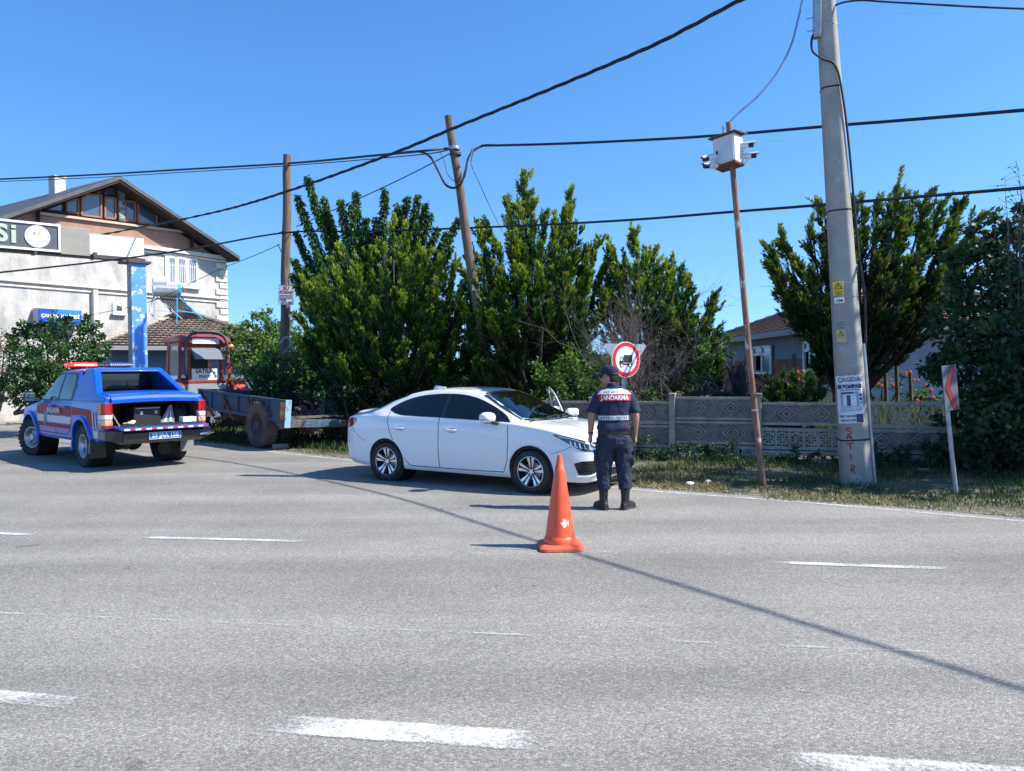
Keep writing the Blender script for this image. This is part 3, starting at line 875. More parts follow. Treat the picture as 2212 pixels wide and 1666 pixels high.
# open driver's door on the far side: the pane and its frame stand out past the bonnet
dr = thing('open_door', None, None, (.93, .86, 0), R(-53)); dr.parent = sedan
mb = MB(); mb.rings([[Vector((x, y, z)) for x, z in [(-1.15, .32), (0, .30), (.0, .97), (-1.15, 1.0)]] for y in (-.05, .02)]); mb.build('door_panel', WHITE, dr, bevel=.02)
wf = smooth_poly([(0, .97), (-.18, 1.13), (-.45, 1.28), (-.8, 1.37), (-1.1, 1.38), (-1.15, 1.2), (-1.15, 1.0)], 5, False)
mb = MB(); mb.tube([(x, -.10 * (z - .97) / .4 - .02, z) for x, z in wf], .012, 8); mb.build('window_frame', WHITE, dr, smooth=50)
mb = MB(); mb.prism([(x, z) for x, z in wf], -.028, -.022); o_ = mb.build('door_glass', mat('door_glass', (.03, .04, .04), .05, alpha=.85), dr)
mb = MB(); mb.box((-.06, .12, 1.02), (.14, .2, .13)); mb.build('mirror', WHITE, dr, bevel=.045, segs=4)
# ---------------------------------------------------------------- pickup
BLUE = mat('blue_car_paint', (.005, .088, .46), .34, metal=0, coat=.35, spec=.35, col2=(.005, .075, .40), scale=6)
def pickup():
    loc = G(177, 1010); hd = R(137)
    fw = Vector((math.cos(hd), math.sin(hd), 0)); rt = Vector((math.sin(hd), -math.cos(hd), 0))
    o = loc + fw * 1.55 + rt * .90
    root = thing('pickup_truck', 'blue pickup truck with red roof lights and its tailgate folded down', 'pickup truck', (o.x, o.y, .006), hd)
    T = dict(
        ZT=[(-1.0, 1.775), (-.6, 1.80), (-.1, 1.805), (.3, 1.775), (.52, 1.715), (.9, 1.47), (1.22, 1.235), (1.36, 1.19), (1.7, 1.165), (2.1, 1.11), (2.3, 1.03), (2.40, .92), (2.45, .80)],
        ZB=[(-1.0, .44), (1.9, .44), (2.3, .42), (2.42, .48), (2.45, .62)],
        ZL=[(-1.0, 1.17), (.3, 1.13), (1.2, 1.10), (1.7, 1.04), (2.1, .97), (2.35, .87), (2.45, .74)],
        W=[(-1.0, .875), (1.0, .88), (1.9, .88), (2.15, .85), (2.32, .76), (2.42, .62), (2.45, .52)],
        WR=[(-1.0, .63), (.3, .62), (.6, .64), (1.2, .73), (1.8, .70), (2.2, .6), (2.45, .4)],
        K=[(-1.0, .90), (.3, .90), (.8, .82), (1.2, .6), (1.6, .5), (2.45, .3)])
    def sec(x):
        zt, zb, zl, w, wr, k = [float(interp(x, T[n])) for n in ('ZT', 'ZB', 'ZL', 'W', 'WR', 'K')]
        zm = zb + (zl - zb) * .5; zre = zl + (zt - zl) * k; cab = float(np.clip((zt - zl - .08) / .3, 0, 1)); wb = w * (.975 - .015 * cab)
        return [(0, zb), (w * .85, zb), (w * .97, zb + .03), (w * .99, zb + (zm - zb) * .6), (w, zm), (w * .995, zm + (zl - zm) * .5), (w * .985, zl - .08), (wb, zl - .012), (wb - .03, zl + .01),
                (wr + (wb - wr) * .52, zl + (zre - zl) * .5), (wr, zre), (wr * .86, zre + (zt - zre) * .6), (wr * .45, zre + (zt - zre) * .95), (0, zt)]
    xs = np.concatenate([np.linspace(-1.0, 2.2, 220), np.linspace(2.21, 2.45, 20)])
    body, bv = loft_body('body', xs, sec, BLUE, root, wheels=[(1.55, .42)], wr=.45)
    # bed sides
    beds = []
    prof = [(.80, .46), (.87, .49), (.89, .62), (.90, .8), (.893, 1.0), (.88, 1.14), (.865, 1.205), (.83, 1.235), (.78, 1.235), (.765, 1.20), (.765, .74)]
    P = np.array(smooth_poly(prof, 6, False)); bx = np.linspace(-2.62, -1.02, 130)
    for s in (-1, 1):
        V = np.zeros((len(bx), len(P), 3)); V[..., 0] = bx[:, None]; V[..., 1] = s * P[None, :, 0]; V[..., 2] = P[None, :, 1]
        # rear part of the lower edge sweeps up behind the wheel
        V[..., 2] = np.where(V[..., 2] < .75, .75 - (.75 - V[..., 2]) * (1 - .35 * np.clip((-2.25 - V[..., 0]) / .37, 0, 1)), V[..., 2])
        ext = np.abs(V[..., 1]) > .78
        d = np.hypot(V[..., 0] + 1.55, V[..., 2] - .42); sel = (np.abs(d - .45) < .02) & ext
        for a, b in zip(*np.nonzero(sel)):
            q = .45 / d[a, b]; V[a, b, 0] = -1.55 + (V[a, b, 0] + 1.55) * q; V[a, b, 2] = .42 + (V[a, b, 2] - .42) * q
        K = len(P); idx = np.arange(len(bx) * K).reshape(len(bx), K)
        Fq = np.stack([idx[:-1, :-1], idx[:-1, 1:], idx[1:, 1:], idx[1:, :-1]], -1).reshape(-1, 4)
        Pv = V.reshape(-1, 3); C = Pv[Fq].mean(1)
        keep = ~((np.hypot(C[:, 0] + 1.55, C[:, 2] - .42) < .45) & (np.abs(C[:, 1]) > .78))
        me = bpy.data.meshes.new('bed_side'); fl = [tuple(map(int, f)) for f in Fq[keep]]
        fl.append(tuple(map(int, idx[0]))) 
        me.from_pydata([tuple(p) for p in Pv], [], fl); me.materials.append(BLUE)
        bm = bmesh.new(); bm.from_mesh(me); bmesh.ops.delete(bm, geom=[v for v in bm.verts if not v.link_faces], context='VERTS')
        bmesh.ops.recalc_face_normals(bm, faces=bm.faces); bm.to_mesh(me); bm.free()
        me.polygons.foreach_set('use_smooth', [True] * len(me.polygons)); me.set_sharp_from_angle(angle=R(35))
        beds.append(link('bed_side', me, root))
    full = bvh_of(body, *beds)
    liner = mat('bed_liner', (.035, .036, .04), .8, bump=.3, bscale=40)
    mb = MB(); mb.box((-1.81, 0, .725), (1.60, 1.53, .05))
    for k in range(15): mb.box((-1.81, -.70 + k * .1, .755), (1.58, .04, .018))
    for s in (-1, 1): mb.box((-1.81, s * .757, .96), (1.58, .012, .45)); mb.box((-1.55, s * .66, .85), (.85, .18, .21))
    mb.box((-1.045, 0, .97), (.03, 1.52, .5)); mb.build('bed_liner', liner, root)
    # chassis and underside
    mb = MB()
    for s in (-1, 1): mb.box((-.1, s * .42, .46), (4.7, .09, .14))
    mb.box((-2.3, 0, .5), (.2, 1.2, .12)); mb.box((0.2, 0, .5), (2.6, 1.5, .06)); mb.tube([(-1.55, -.7, .4), (-1.55, .7, .4)], .05, 10); mb.ellipsoid((-1.55, 0, .38), (.14, .16, .14))
    mb.tube([(-2.45, .45, .38), (-1.7, .45, .40), (-.6, .3, .42)], .04, 10); mb.tube([(-2.30, -.28, .30), (-2.02, -.28, .30)], .13, 16)
    mb.build('chassis', mat('chassis_black', (.018, .018, .02), .7), root)
    for wx in (-1.55, 1.55):
        for s in (-1, 1):
            mb = MB(); mb.lathe([(.40, .0), (.448, .0), (.448, .38), (.001, .38)], 40, 0, 'Y'); mb.v = [(x + wx, s * (.855 - abs(y)), z + .42) for x, y, z in mb.v]
            mb.build('arch_liner', DARKGAP, root)
            fl = []
            for t in np.linspace(R(-18), R(198), 34):
                px, pz = wx + math.cos(t) * .475, .42 + math.sin(t) * .475
                hq = full.ray_cast(Vector((px, s * 3, pz)), Vector((0, -s, 0)))
                y = hq[0].y if hq[0] else s * .885
                if abs(y) < .7: y = s * .885
                fl.append(Vector((px, y, pz)))
            c = Vector((wx, 0, .42)); rg = []
            for p in fl:
                d = Vector((p.x - c.x, 0, p.z - c.z)).normalized(); o_ = Vector((0, s, 0))
                rg.append([p - d * .034 - o_ * .05, p - d * .034 + o_ * .035, p - d * .02 + o_ * .045, p + d * .03 + o_ * .035, p + d * .055 - o_ * .01])
            mb = MB(); mb.rings(rg, cap=False); mb.build('wheel_arch', BLUE, root, smooth=50)
            silver = mat('silver_steel', (.45, .46, .48), .35, metal=.7)
            make_wheel(root, (wx, s * .785, .38), .38, .225, .215, 'steel', s, steer=(R(22) if wx > 0 else 0), mr=silver)
            if wx < 0:
                mb = MB(); mb.box((-2.07, s * .80, .36), (.015, .26, .34)); mb.build('mud_flap', BLACKPL if s > 0 else mat('grey_flap', (.2, .2, .2), .7), root, bevel=.004)
    # canopy: sail panels, roof bar, dark recess
    for s in (-1, 1):
        def Y(z, o=0): return s * (.875 - .25 * max(0, (z - 1.24)) / .56 - o)
        pts = [(-1.0, 1.20), (-1.0, 1.79), (-1.34, 1.795), (-1.47, 1.745), (-1.62, 1.66), (-2.0, 1.40), (-2.10, 1.345), (-2.62, 1.29), (-2.62, 1.20)]
        mb = MB(); n = len(pts)
        vs = [(x, Y(z), z) for x, z in pts] + [(x, Y(z, .14), z) for x, z in pts]
        mb.add(vs, [tuple(range(n)), tuple(range(2 * n - 1, n - 1, -1))] + [(i, i + n, (i + 1) % n + n, (i + 1) % n) for i in range(n)])
        mb.build('sail_panel', BLUE, root, smooth=25, bevel=.03, segs=4)
    mb = MB(); mb.prism([(-1.0, 1.73), (-1.0, 1.80), (-1.32, 1.81), (-1.46, 1.765), (-1.47, 1.725), (-1.36, 1.73)], -.64, .64); mb.build('roof_bar', BLUE, root, smooth=25, bevel=.022, segs=3)
    mb = MB(); mb.box((-1.5, 0, 1.295), (1.0, 1.5, .02)); mb.box((-1.012, 0, 1.5), (.02, 1.36, .48)); mb.build('recess', mat('recess_black', (.012, .012, .014), .6), root)
    mb = MB(); mb.box((-1.028, 0, 1.53), (.01, 1.15, .32)); mb.build('rear_window', TINT, root)
    mb = MB()
    sec_l = [(-2.67, 1.17), (-2.675, 1.235), (-2.64, 1.285), (-2.5, 1.325), (-2.1, 1.355), (-1.9, 1.36), (-1.9, 1.30), (-2.5, 1.27), (-2.6, 1.20), (-2.63, 1.165)]
    rg = []
    for y in np.linspace(-.765, .765, 17):
        dz = .022 * (1 - (y / .765) ** 2); rg.append([Vector((x, y, z + dz)) for x, z in sec_l])
    mb.rings(rg); lid = mb.build('bed_cover', BLUE, root, smooth=28)
    mb = MB(); mb.rings([[Vector((-2.57 + a * .022 * q, t, 1.352 + b * .018 * q)) for a, b in ((-1, 0), (0, 1), (1, 0), (0, -1))] for t, q in ((-.085, .5), (-.06, 1), (.06, 1), (.085, .5))])
    mb.build('cover_handle', CHROME, lid, smooth=60)
    # tailgate
    mb = MB(); mb.box((-2.86, 0, .745), (.50, 1.50, .06), M=Matrix.Rotation(R(-1.5), 3, 'Y')); tg = mb.build('tailgate', BLUE, root, bevel=.015, segs=3)
    mb = MB(); mb.box((-2.84, 0, .782), (.42, 1.36, .012), M=Matrix.Rotation(R(-1.5), 3, 'Y'))
    for k in range(14): mb.box((-2.84, -.62 + k * .095, .791), (.40, .035, .012), M=Matrix.Rotation(R(-1.5), 3, 'Y'))
    mb.build('tailgate_liner', liner, tg)
    mb = MB(); n_ = 17; vs = []; fs_t = []
    for k in range(n_):
        y = -.73 + k * 1.46 / (n_ - 1)
        vs += [(-3.118, y, .722), (-3.118, y, .748)]
    mb.add(vs, []); mb.f = [(2 * k, 2 * k + 1, 2 * k + 3, 2 * k + 2) for k in range(n_ - 1)]; mb.m = [k % 2 for k in range(n_ - 1)]
    mb.build('reflective_tape', [mat('red_tape', (.45, .02, .02), .5), mat('white_tape', (.75, .75, .75), .5)], tg)
    for s in (-1, 1):
        mb = MB(); mb.beam((-2.62, s * .745, 1.0), (-2.93, s * .735, .785), .022, .006, up=Vector((0, 1, 0))); mb.build('tailgate_stay', mat('stay_steel', (.6, .6, .62), .3, metal=.6), root)
        # tail lamp cluster
        tl = thing('tail_light', None, None, (0, 0, 0)); tl.parent = root
        for nm, z0, z1, m in (('red_lens', .985, 1.185, REDLENS), ('clear_lens', .895, .98, CLEARLENS), ('amber_lens', .79, .89, mat('peach_lens', (.62, .36, .24), .2, coat=1)), ('red_lens', .735, .786, REDLENS)):
            mb = MB(); ya, yb = s * .755, s * .925
            q = [(-2.675, ya), (-2.69, s * .80), (-2.675, s * .88), (-2.62, yb), (-2.46, yb), (-2.44, s * .86), (-2.6, ya)]
            mb.prism(q, z0, z1, plane='xy'); mb.build(nm, m, tl, bevel=.012, segs=2)
    # bumper with steps and plate
    mb = MB()
    mb.prism([(-2.64, .70), (-2.96, .70), (-3.0, .66), (-2.98, .52), (-2.90, .47), (-2.64, .47)], -.70, .70)
    for s in (-1, 1): mb.hexa([(-2.55, s * .70, .50), (-2.96, s * .70, .50), (-2.80, s * .93, .54), (-2.45, s * .93, .56)], [(-2.55, s * .70, .72), (-2.96, s * .70, .70), (-2.80, s * .93, .69), (-2.45, s * .93, .70)])
    bp = mb.build('bumper', mat('bumper_black', (.016, .017, .02), .35, coat=.3), root, bevel=.025, segs=3)
    mb = MB(); mb.tube([(-2.90, -.93, .60), (-2.99, -.80, .585), (-3.01, -.62, .58)], .022, 10); mb.build('step_trim', CHROME, bp, smooth=50)
    mb = MB(); mb.box((-3.0, .0, .60), (.012, .56, .125)); pl = mb.build('number_plate', mat('plate_blue', (.03, .17, .48), .5), bp, bevel=.004)
    mb = MB()
    for a, b, c, d in ((-.275, .275, .656, .66), (-.275, .275, .539, .543)): mb.box((-3.008, 0, (c + d) / 2), (.004, b - a, .005))
    for y in (-.275, .275): mb.box((-3.008, y, .60), (.004, .005, .12))
    mb.build('plate_rim', WHITEPLAIN, pl)
    add_text('plate_text', '59 JAA 158', .112, WHITEPLAIN, pl, (-3.009, 0, .60), (0, -1, 0), (0, 0, 1), bold=.0022, extrude=.001, sx=.90)
    # windows, seams, stripes (both sides)
    RED = mat('stripe_red', (.30, .008, .014), .5, spec=.2); WHT = mat('stripe_white', (.60, .60, .60), .5, spec=.2)
    for s in (-1, 1):
        fwin = smooth_poly([(.02, 1.20), (.02, 1.66), (.10, 1.70), (.38, 1.665), (.58, 1.58), (.86, 1.38), (1.04, 1.22), (1.02, 1.19), (.5, 1.19)], 3)
        fwin = [(.03, 1.20), (.03, 1.68), (.30, 1.675), (.48, 1.62), (.72, 1.46), (.95, 1.29), (1.03, 1.20), (.98, 1.185)]
        rwin = [(-.72, 1.22), (-.76, 1.45), (-.66, 1.66), (-.56, 1.685), (-.07, 1.69), (-.07, 1.20)]
        project('window_trim', [(-.82, 1.19), (-.84, 1.46), (-.72, 1.70), (-.5, 1.72), (.33, 1.71), (.52, 1.65), (.77, 1.49), (1.0, 1.31), (1.10, 1.19), (1.05, 1.165), (0, 1.17)], bv, BLACKPL, root, 'xz', s, .003)
        project('front_side_window', fwin, bv, TINT, root, 'xz', s, .007); project('rear_side_window', rwin, bv, TINT, root, 'xz', s, .007)
        for q in ([(-.03, 1.7), (-.03, 1.1), (-.03, .56)], [(-.88, 1.5), (-.93, 1.2), (-.96, .95), (-.90, .75), (-.78, .60), (-.70, .56)], [(1.10, 1.18), (1.12, 1.0), (1.10, .56)], [(-.68, .55), (1.1, .55)], [(-1.01, 1.2), (-1.01, .5)]):
            project('door_gap', ribbon(q, .014), full, DARKGAP, root, 'xz', s, .003, .06)
        dxs = [(-.90, 1.06)]
        st = project('red_stripe', [(-.93, .90), (1.0, .90), (1.10, .98), (1.10, 1.09), (1.0, 1.105), (-.2, 1.085), (-.95, 1.08)], full, RED, root, 'xz', s, .004, .06)
        project('white_stripe', [(-.90, .755), (1.06, .755), (1.08, .885), (-.94, .885)], full, WHT, root, 'xz', s, .004, .06)
        project('red_stripe', [(-.86, .66), (1.04, .66), (1.05, .735), (-.89, .735)], full, RED, root, 'xz', s, .004, .06)
        project('red_stripe', [(-1.05, 1.085), (-1.05, .93), (-1.28, .93), (-1.55, .955), (-1.80, .93), (-2.0, .75), (-2.22, .75), (-2.22, 1.0), (-1.9, 1.06)], full, RED, root, 'xz', s, .004, .06)
        for a in (-2.17, -2.30): project('white_bar', [(a, .72), (a - .05, .72), (a + .03, 1.03), (a + .08, 1.03)], full, WHT, root, 'xz', s, .008, .06)
        project('white_stripe', [(-2.15, .56), (-2.45, .56), (-2.47, .69), (-2.15, .69)], full, WHT, root, 'xz', s, .006, .06)
        project('door_badge', [(.55 + .09 * math.cos(t), .82 + .16 * math.sin(t)) for t in np.linspace(0, 2 * math.pi, 20, endpoint=False)], full, mat('badge_blue', (.05, .1, .3), .4), root, 'xz', s, .008, .04)
        xr = 1 if s < 0 else -1
        yb = s * (.892)
        add_text('door_lettering', 'JANDARMA', .15, WHT, st, (.02, yb + s * .004, .985), (xr, 0, 0), (0, 0, 1), bold=.004, extrude=.001)
        for zz, t_ in ((1.135, 0), ): pass
        for hx in (.12, -.66):
            mb = MB(); mb.rings([[Vector((hx + t, s * (.905 + .03 * (1 - (t / .11) ** 4)), 1.085 + b)) for b in (.014, -.014)] + [Vector((hx + t, s * .885, 1.085 + b)) for b in (-.014, .014)] for t in np.linspace(-.11, .11, 8)])
            mb.build('door_handle', BLUE, root, smooth=60)
        mb = MB(); mb.box((1.02, s * 1.03, 1.235), (.10, .20, .19)); mir = mb.build('mirror', BLACKPL, root, bevel=.035, segs=4)
        mb = MB(); mb.box((.966, s * 1.03, 1.235), (.008, .165, .155)); mb.build('mirror_glass', mat('mirror_glass', (.55, .6, .6), .05, metal=1), mir, bevel=.003)
        mb = MB(); mb.beam((1.0, s * .84, 1.17), (1.02, s * .95, 1.2), .06); mb.build('mirror_arm', BLACKPL, mir)
        add_text('side_mark', '4x4', .10, mat('badge_orange', (.7, .45, .2), .4), root, (-2.33, s * .893, 1.09), (xr, 0, 0), (0, 0, 1), bold=.004, extrude=.001)
    project('windscreen', [(1.19, -.66), (1.22, 0), (1.19, .66), (.62, .58), (.58, 0), (.62, -.58)], bv, TINT, root, 'xy', 1, .005, .06)
    project('roof_panel', [(-.75, .35), (-.75, -.35), (-.35, -.35), (-.35, .35)], bv, RED, root, 'xy', 1, .005, .08)
    # roof lights
    lb = thing('light_bar', None, None, (0, 0, 0)); lb.parent = root
    mb = MB(); mb.box((.02, 0, 1.84), (.20, 1.06, .025)); 
    for s in (-1, 1): mb.box((.02, s * .45, 1.82), (.08, .05, .05))
    mb.build('bar_base', BLACKPL, lb, bevel=.008)
    def lens(y0, y1, m, nm, tip):
        mb = MB(); rg = []
        for t in np.linspace(0, 1, 7):
            y = y0 + (y1 - y0) * t; k = 1 - .45 * max(0, (t - .7) / .3) if tip else 1
            rg.append([Vector((.02 + a * .14 * k, y, 1.875 + b * .048 * (1 if b < 0 else k))) for a, b in ((-1, -.5), (-.9, .3), (-.6, 1), (.6, 1), (.9, .3), (1, -.5))])
        mb.rings(rg); return mb.build(nm, m, lb, smooth=30)
    REDL = mat('red_beacon', (1.0, .03, .02), .2, emit=1.1); DKL = mat('smoked_lens', (.02, .02, .03), .1, coat=1); BLL = mat('blue_beacon', (.04, .06, .22), .15, coat=1)
    lens(.12, .66, REDL, 'red_lamp', True); lens(.11, -.11, DKL, 'speaker', False); lens(-.12, -.66, BLL, 'blue_lamp', True)
    mb = MB()
    for k in range(10): mb.box((-.115, .20 + k * .036, 1.875), (.012, .022, .028))
    mb.build('led_row', mat('led_red', (1, .22, .12), .3, emit=7), lb)
    mb = MB()
    for k in range(12): mb.box((-.122, -.58 + k * .04, 1.88), (.008, .024, .024))
    mb.build('led_row', mat('led_pale', (.45, .5, .65), .3), lb)
    mb = MB(); mb.tube([(-.3, .05, 1.80), (-.3, .05, 1.84), (-.36, .05, 2.30)], [.012, .005, .003], 6); mb.build('antenna', BLACKPL, root)
    # load in the bed
    M4 = Matrix.Translation((o.x, o.y, .006)) @ Matrix.Rotation(hd, 4, 'Z')
    def put(name, label, cat, x, y, z, rz=0, group=None):
        p = M4 @ Vector((x, y, z)); return thing(name, label, cat, p, hd + rz, group)
    t = put('equipment_case', 'black hard case with silver clasps in the middle of the blue truck bed', 'case', -2.30, .10, .765, .1)
    mb = MB(); mb.box((0, 0, .17), (.34, .50, .34)); mb.build('case_body', BLACKPL, t, bevel=.02)
    mb = MB()
    for y in (-.15, .12): mb.box((-.175, y, .22), (.012, .05, .06))
    mb.box((-.175, 0, .30), (.01, .44, .012)); mb.build('clasp', mat('stay_steel', (.6, .6, .62), .3, metal=.6), t)
    t = put('barrier_stand', 'folded grey and white striped barrier stand leaning in the truck bed', 'barrier', -2.38, -.28, .765, -.1)
    mb = MB(); mb.prism([(-.15, 0), (.13, 0), (-.06, .34), (-.1, .34)], -.02, .02, plane='yz'); mb.build('board', mat('dull_grey', (.22, .23, .24), .6), t)
    mb = MB(); mb.prism([(-.10, .03), (-.05, .03), (-.07, .27)], -.03, -.022, plane='yz'); mb.prism([(.0, .03), (.06, .03), (-.03, .22)], -.03, -.022, plane='yz'); mb.build('stripe', WHITEPLAIN, t)
    t = put('duffel_bag', 'black duffel bag on the right inside the truck bed', 'bag', -2.25, -.55, .765)
    mb = MB(); mb.ellipsoid((0, 0, .15), (.2, .17, .15)); mb.build('bag', mat('black_cloth', (.02, .02, .022), .9, bump=.6, bscale=14), t, smooth=60)
    mb = MB(); mb.tube([(-.1, -.1, .24), (-.12, -.05, .33), (-.12, .05, .33), (-.1, .1, .24)], .01, 6); mb.build('handle', BLACKPL, t)
    t = put('cardboard_box', 'small white box at the edge of the lowered tailgate', 'box', -2.75, -.52, .80, .1)
    mb = MB(); mb.box((0, 0, .045), (.14, .26, .09)); mb.build('carton', WHITEPLAIN, t, bevel=.004)
    mb = MB(); mb.box((.0, 0, .0915), (.13, .02, .002)); mb.build('tape', mat('tape', (.6, .55, .45), .4), t)
    t = put('work_gloves', 'crumpled cream work gloves at the left corner of the tailgate', 'gloves', -2.72, .48, .80)
    mb = MB(); mb.ellipsoid((0, 0, .025), (.06, .07, .03)); mb.ellipsoid((.02, -.05, .045), (.03, .05, .03)); mb.capsule((0, .05, .02), (.05, .10, .02), .016, .012); mb.build('glove', mat('cream_cloth', (.6, .55, .42), .9), t, smooth=60)
    t = put('spare_cone', 'faded red traffic cone lying at the left of the truck bed', 'traffic cone', -1.75, .45, .95, .4)
    mb = MB(); mb.lathe([(.16, 0), (.15, .02), (.03, .55), (.001, .56)], 24, 0, 'X'); mb.build('cone', mat('dull_red', (.30, .05, .03), .7), t, smooth=40)
    mb = MB(); mb.box((-.01, 0, 0), (.03, .38, .38)); mb.build('cone_base', mat('dull_red', (.30, .05, .03), .7), t, bevel=.02)
    return root, M4
pk, PKM = pickup()
# ---------------------------------------------------------------- trailer and tractor
RUST = mat('rusty_steel', (.16, .065, .03), .85, col2=(.07, .04, .03), scale=9, bump=.4, bscale=50, col3=(.22, .12, .07), scale3=20, lo3=.55, hi3=.65)
TRBLUE = mat('worn_blue_paint', (.04, .095, .15), .75, col2=(.12, .07, .05), scale=4, lo=.49, hi=.58, bump=.2, bscale=40, col3=(.12, .22, .32), scale3=14, lo3=.55, hi3=.7)
DUSTY = mat('dusty_tyre', (.15, .115, .085), .95, col2=(.07, .06, .052), scale=3.5, bump=.3, bscale=40)
def trailer():
    W = G(565, 968); hd = R(135)
    d = Vector((math.cos(hd), math.sin(hd), 0)); rt = Vector((math.sin(hd), -math.cos(hd), 0))
    o = W + rt * 1.17
    root = thing('farm_trailer', 'flat blue farm trailer with low rusty sides parked on the verge', 'trailer', (o.x, o.y, 0), hd)
    tilt = thing('deck', None, None, (0, 0, .515), 0, rot=(R(3.0), R(-2.6), 0)); tilt.parent = root
    x0, x1, hw = -1.12, 3.35, 1.17
    mb = MB()
    mb.box(((x0 + x1) / 2, 0, .14), (x1 - x0, 2 * hw, .04)); 
    for k in range(7): mb.box((x0 + .3 + k * .62, 0, .08), (.08, 2 * hw - .06, .08))
    mb.build('floor', mat('rusty_floor', (.13, .08, .055), .9, col2=(.06, .05, .045), scale=4, bump=.5, bscale=20), tilt)
    for s in (-1, 1):
        mb = MB(); mb.box(((x0 + x1) / 2, s * hw, .335), (x1 - x0, .03, .40))
        mb.box(((x0 + x1) / 2, s * (hw + .02), .55), (x1 - x0, .085, .05)); mb.box(((x0 + x1) / 2, s * (hw + .02), .12), (x1 - x0, .08, .07))
        mb.build('side_board', TRBLUE, tilt, bevel=.006)
        mb = MB()
        for k, x in enumerate(np.linspace(x0 + .12, x1 - .04, 7)):
            mb.box((x, s * (hw + .035), .33), (.09, .04, .39))
        mb.build('stakes', TRBLUE, tilt) if False else None
        for k, x in enumerate(np.linspace(x0 + .10, x1 - .05, 7)):
            mb = MB(); mb.box((x, s * (hw + .035), .335), (.08, .04, .37)); mb.build('stake', TRBLUE, tilt, bevel=.004)
        for xa, xb in ((x1 - .1, x1 - 1.0), (x1 - 1.4, x1 - 2.1), (x0 + 1.75, x0 + .95)):
            mb = MB(); mb.beam((xa, s * (hw + .06), .50), (xb, s * (hw + .05), -.05), .06, .03, up=Vector((0, 1, 0))); mb.build('brace', RUST, tilt)
        mb = MB(); mb.box((1.2, s * .42, -.08), (4.6, .09, .16)); mb.build('chassis_rail', RUST, tilt)
    # fender plate before the wheel and rear corner posts with striped markers
    for s in (-1, 1):
        mb = MB(); mb.prism([(x0 - .02, .58), (x0 - .02, -.02), (x0 + .12, -.06), (x0 + .5, .14), (x0 + .55, .58)], s * (hw + .03), s * (hw + .075)); mb.build('corner_plate', TRBLUE, tilt, bevel=.006)
        mb = MB(); mb.box((x0 - .03, s * (hw + .0), .28), (.05, .14, .60)); mb.build('corner_post', mat('pale_blue_paint', (.25, .42, .52), .6, col2=(.2, .12, .08), scale=8, lo=.55, hi=.62), tilt, bevel=.006)
        mk = thing('marker_panel', None, None); mk.parent = tilt
        for k in range(4):
            mb = MB(); mb.box((x0 + .06, s * (hw + .083), .20 + k * .095), (.16, .008, .092)); mb.build('marker_band', mat('marker_yellow', (.75, .42, .03), .5, col2=(.5, .25, .03), scale=14) if k % 2 else mat('marker_red', (.50, .08, .04), .5, col2=(.6, .25, .05), scale=14), mk)
    mb = MB(); mb.box((x0 - .02, 0, .07), (.06, 2 * hw, .16)); mb.build('rear_beam', TRBLUE, tilt, bevel=.006)
    mb = MB(); mb.box((x1, 0, .335), (.03, 2 * hw, .40)); mb.box((x1, 0, .55), (.07, 2 * hw, .05)); mb.build('front_board', TRBLUE, tilt)
    mb = MB(); mb.tube([(0, -1.1, 0), (0, 1.1, 0)], .06, 10); mb.build('axle', RUST, tilt)
    wm = mat('dusty_rim', (.055, .065, .09), .7, col2=(.13, .10, .08), scale=8)
    for s in (-1, 1):
        make_wheel(root, (0, s * 1.15, .515), .515, .30, .27, 'tractor', s, mr=wm, tyre_m=DUSTY, name='wheel')
        w2 = make_wheel(root, (0, s * .80, .50), .50, .28, .27, 'tractor', s, mr=wm, tyre_m=RUBBER, name='wheel')
    mb = MB()
    for s in (-1, 1): mb.beam((x1, s * .4, .52), (x1 + 1.5, 0, .42), .08, .1)
    mb.box((x1 + 1.55, 0, .42), (.2, .1, .06)); mb.build('drawbar', RUST, root)
    # scrap lying on the deck
    M4 = Matrix.Translation((o.x, o.y, 0)) @ Matrix.Rotation(hd, 4, 'Z') @ Matrix.Translation((0, 0, .515)) @ Matrix.Rotation(R(-2.6), 4, 'Y') @ Matrix.Rotation(R(3.0), 4, 'X')
    def put(n, l, c, x, y, z, rz=0):
        return thing(n, l, c, M4 @ Vector((x, y, z)), hd + rz)
    t = put('scrap_pipe', 'bent rusty pipe lying across the back of the blue farm trailer', 'pipe', -.6, -.3, .16)
    mb = MB(); mb.tube([(-.3, -.5, .05), (-.05, -.1, .12), (.15, .3, .05), (.5, .5, .04)], .03, 8); mb.build('pipe', RUST, t, smooth=40)
    t = put('plough_part', 'dark iron plough frame lying on the trailer floor', 'plough', -.35, .2, .16)
    mb = MB(); mb.box((0, 0, .12), (.5, .09, .09), M=Matrix.Rotation(.5, 3, 'Z')); mb.beam((.1, -.3, .04), (.0, .35, .22), .06); mb.lathe([(.001, -.06), (.12, -.05), (.12, .05), (.001, .06)], 18, 0, 'X', (.1, .1, .16)); mb.tube([(-.2, 0, .1), (-.3, .1, .32), (-.15, .2, .36)], .025, 8)
    mb.build('iron_frame', mat('dark_iron', (.05, .05, .055), .6, col2=(.1, .06, .04), scale=8), t, smooth=35)
    t = put('jerry_can', 'small whitish plastic can among the scrap on the trailer', 'can', -.2, -.15, .16)
    mb = MB(); mb.box((0, 0, .15), (.16, .24, .28)); mb.build('can_body', mat('dirty_white', (.45, .45, .42), .6, col2=(.25, .22, .2), scale=6), t, bevel=.03); mb = MB(); mb.tube([(0, .06, .29), (0, .06, .34)], .025, 10); mb.build('cap', BLACKPL, t)
    t = put('plank_pile', 'loose weathered planks heaped at the rear of the trailer', 'planks', -.75, .35, .17)
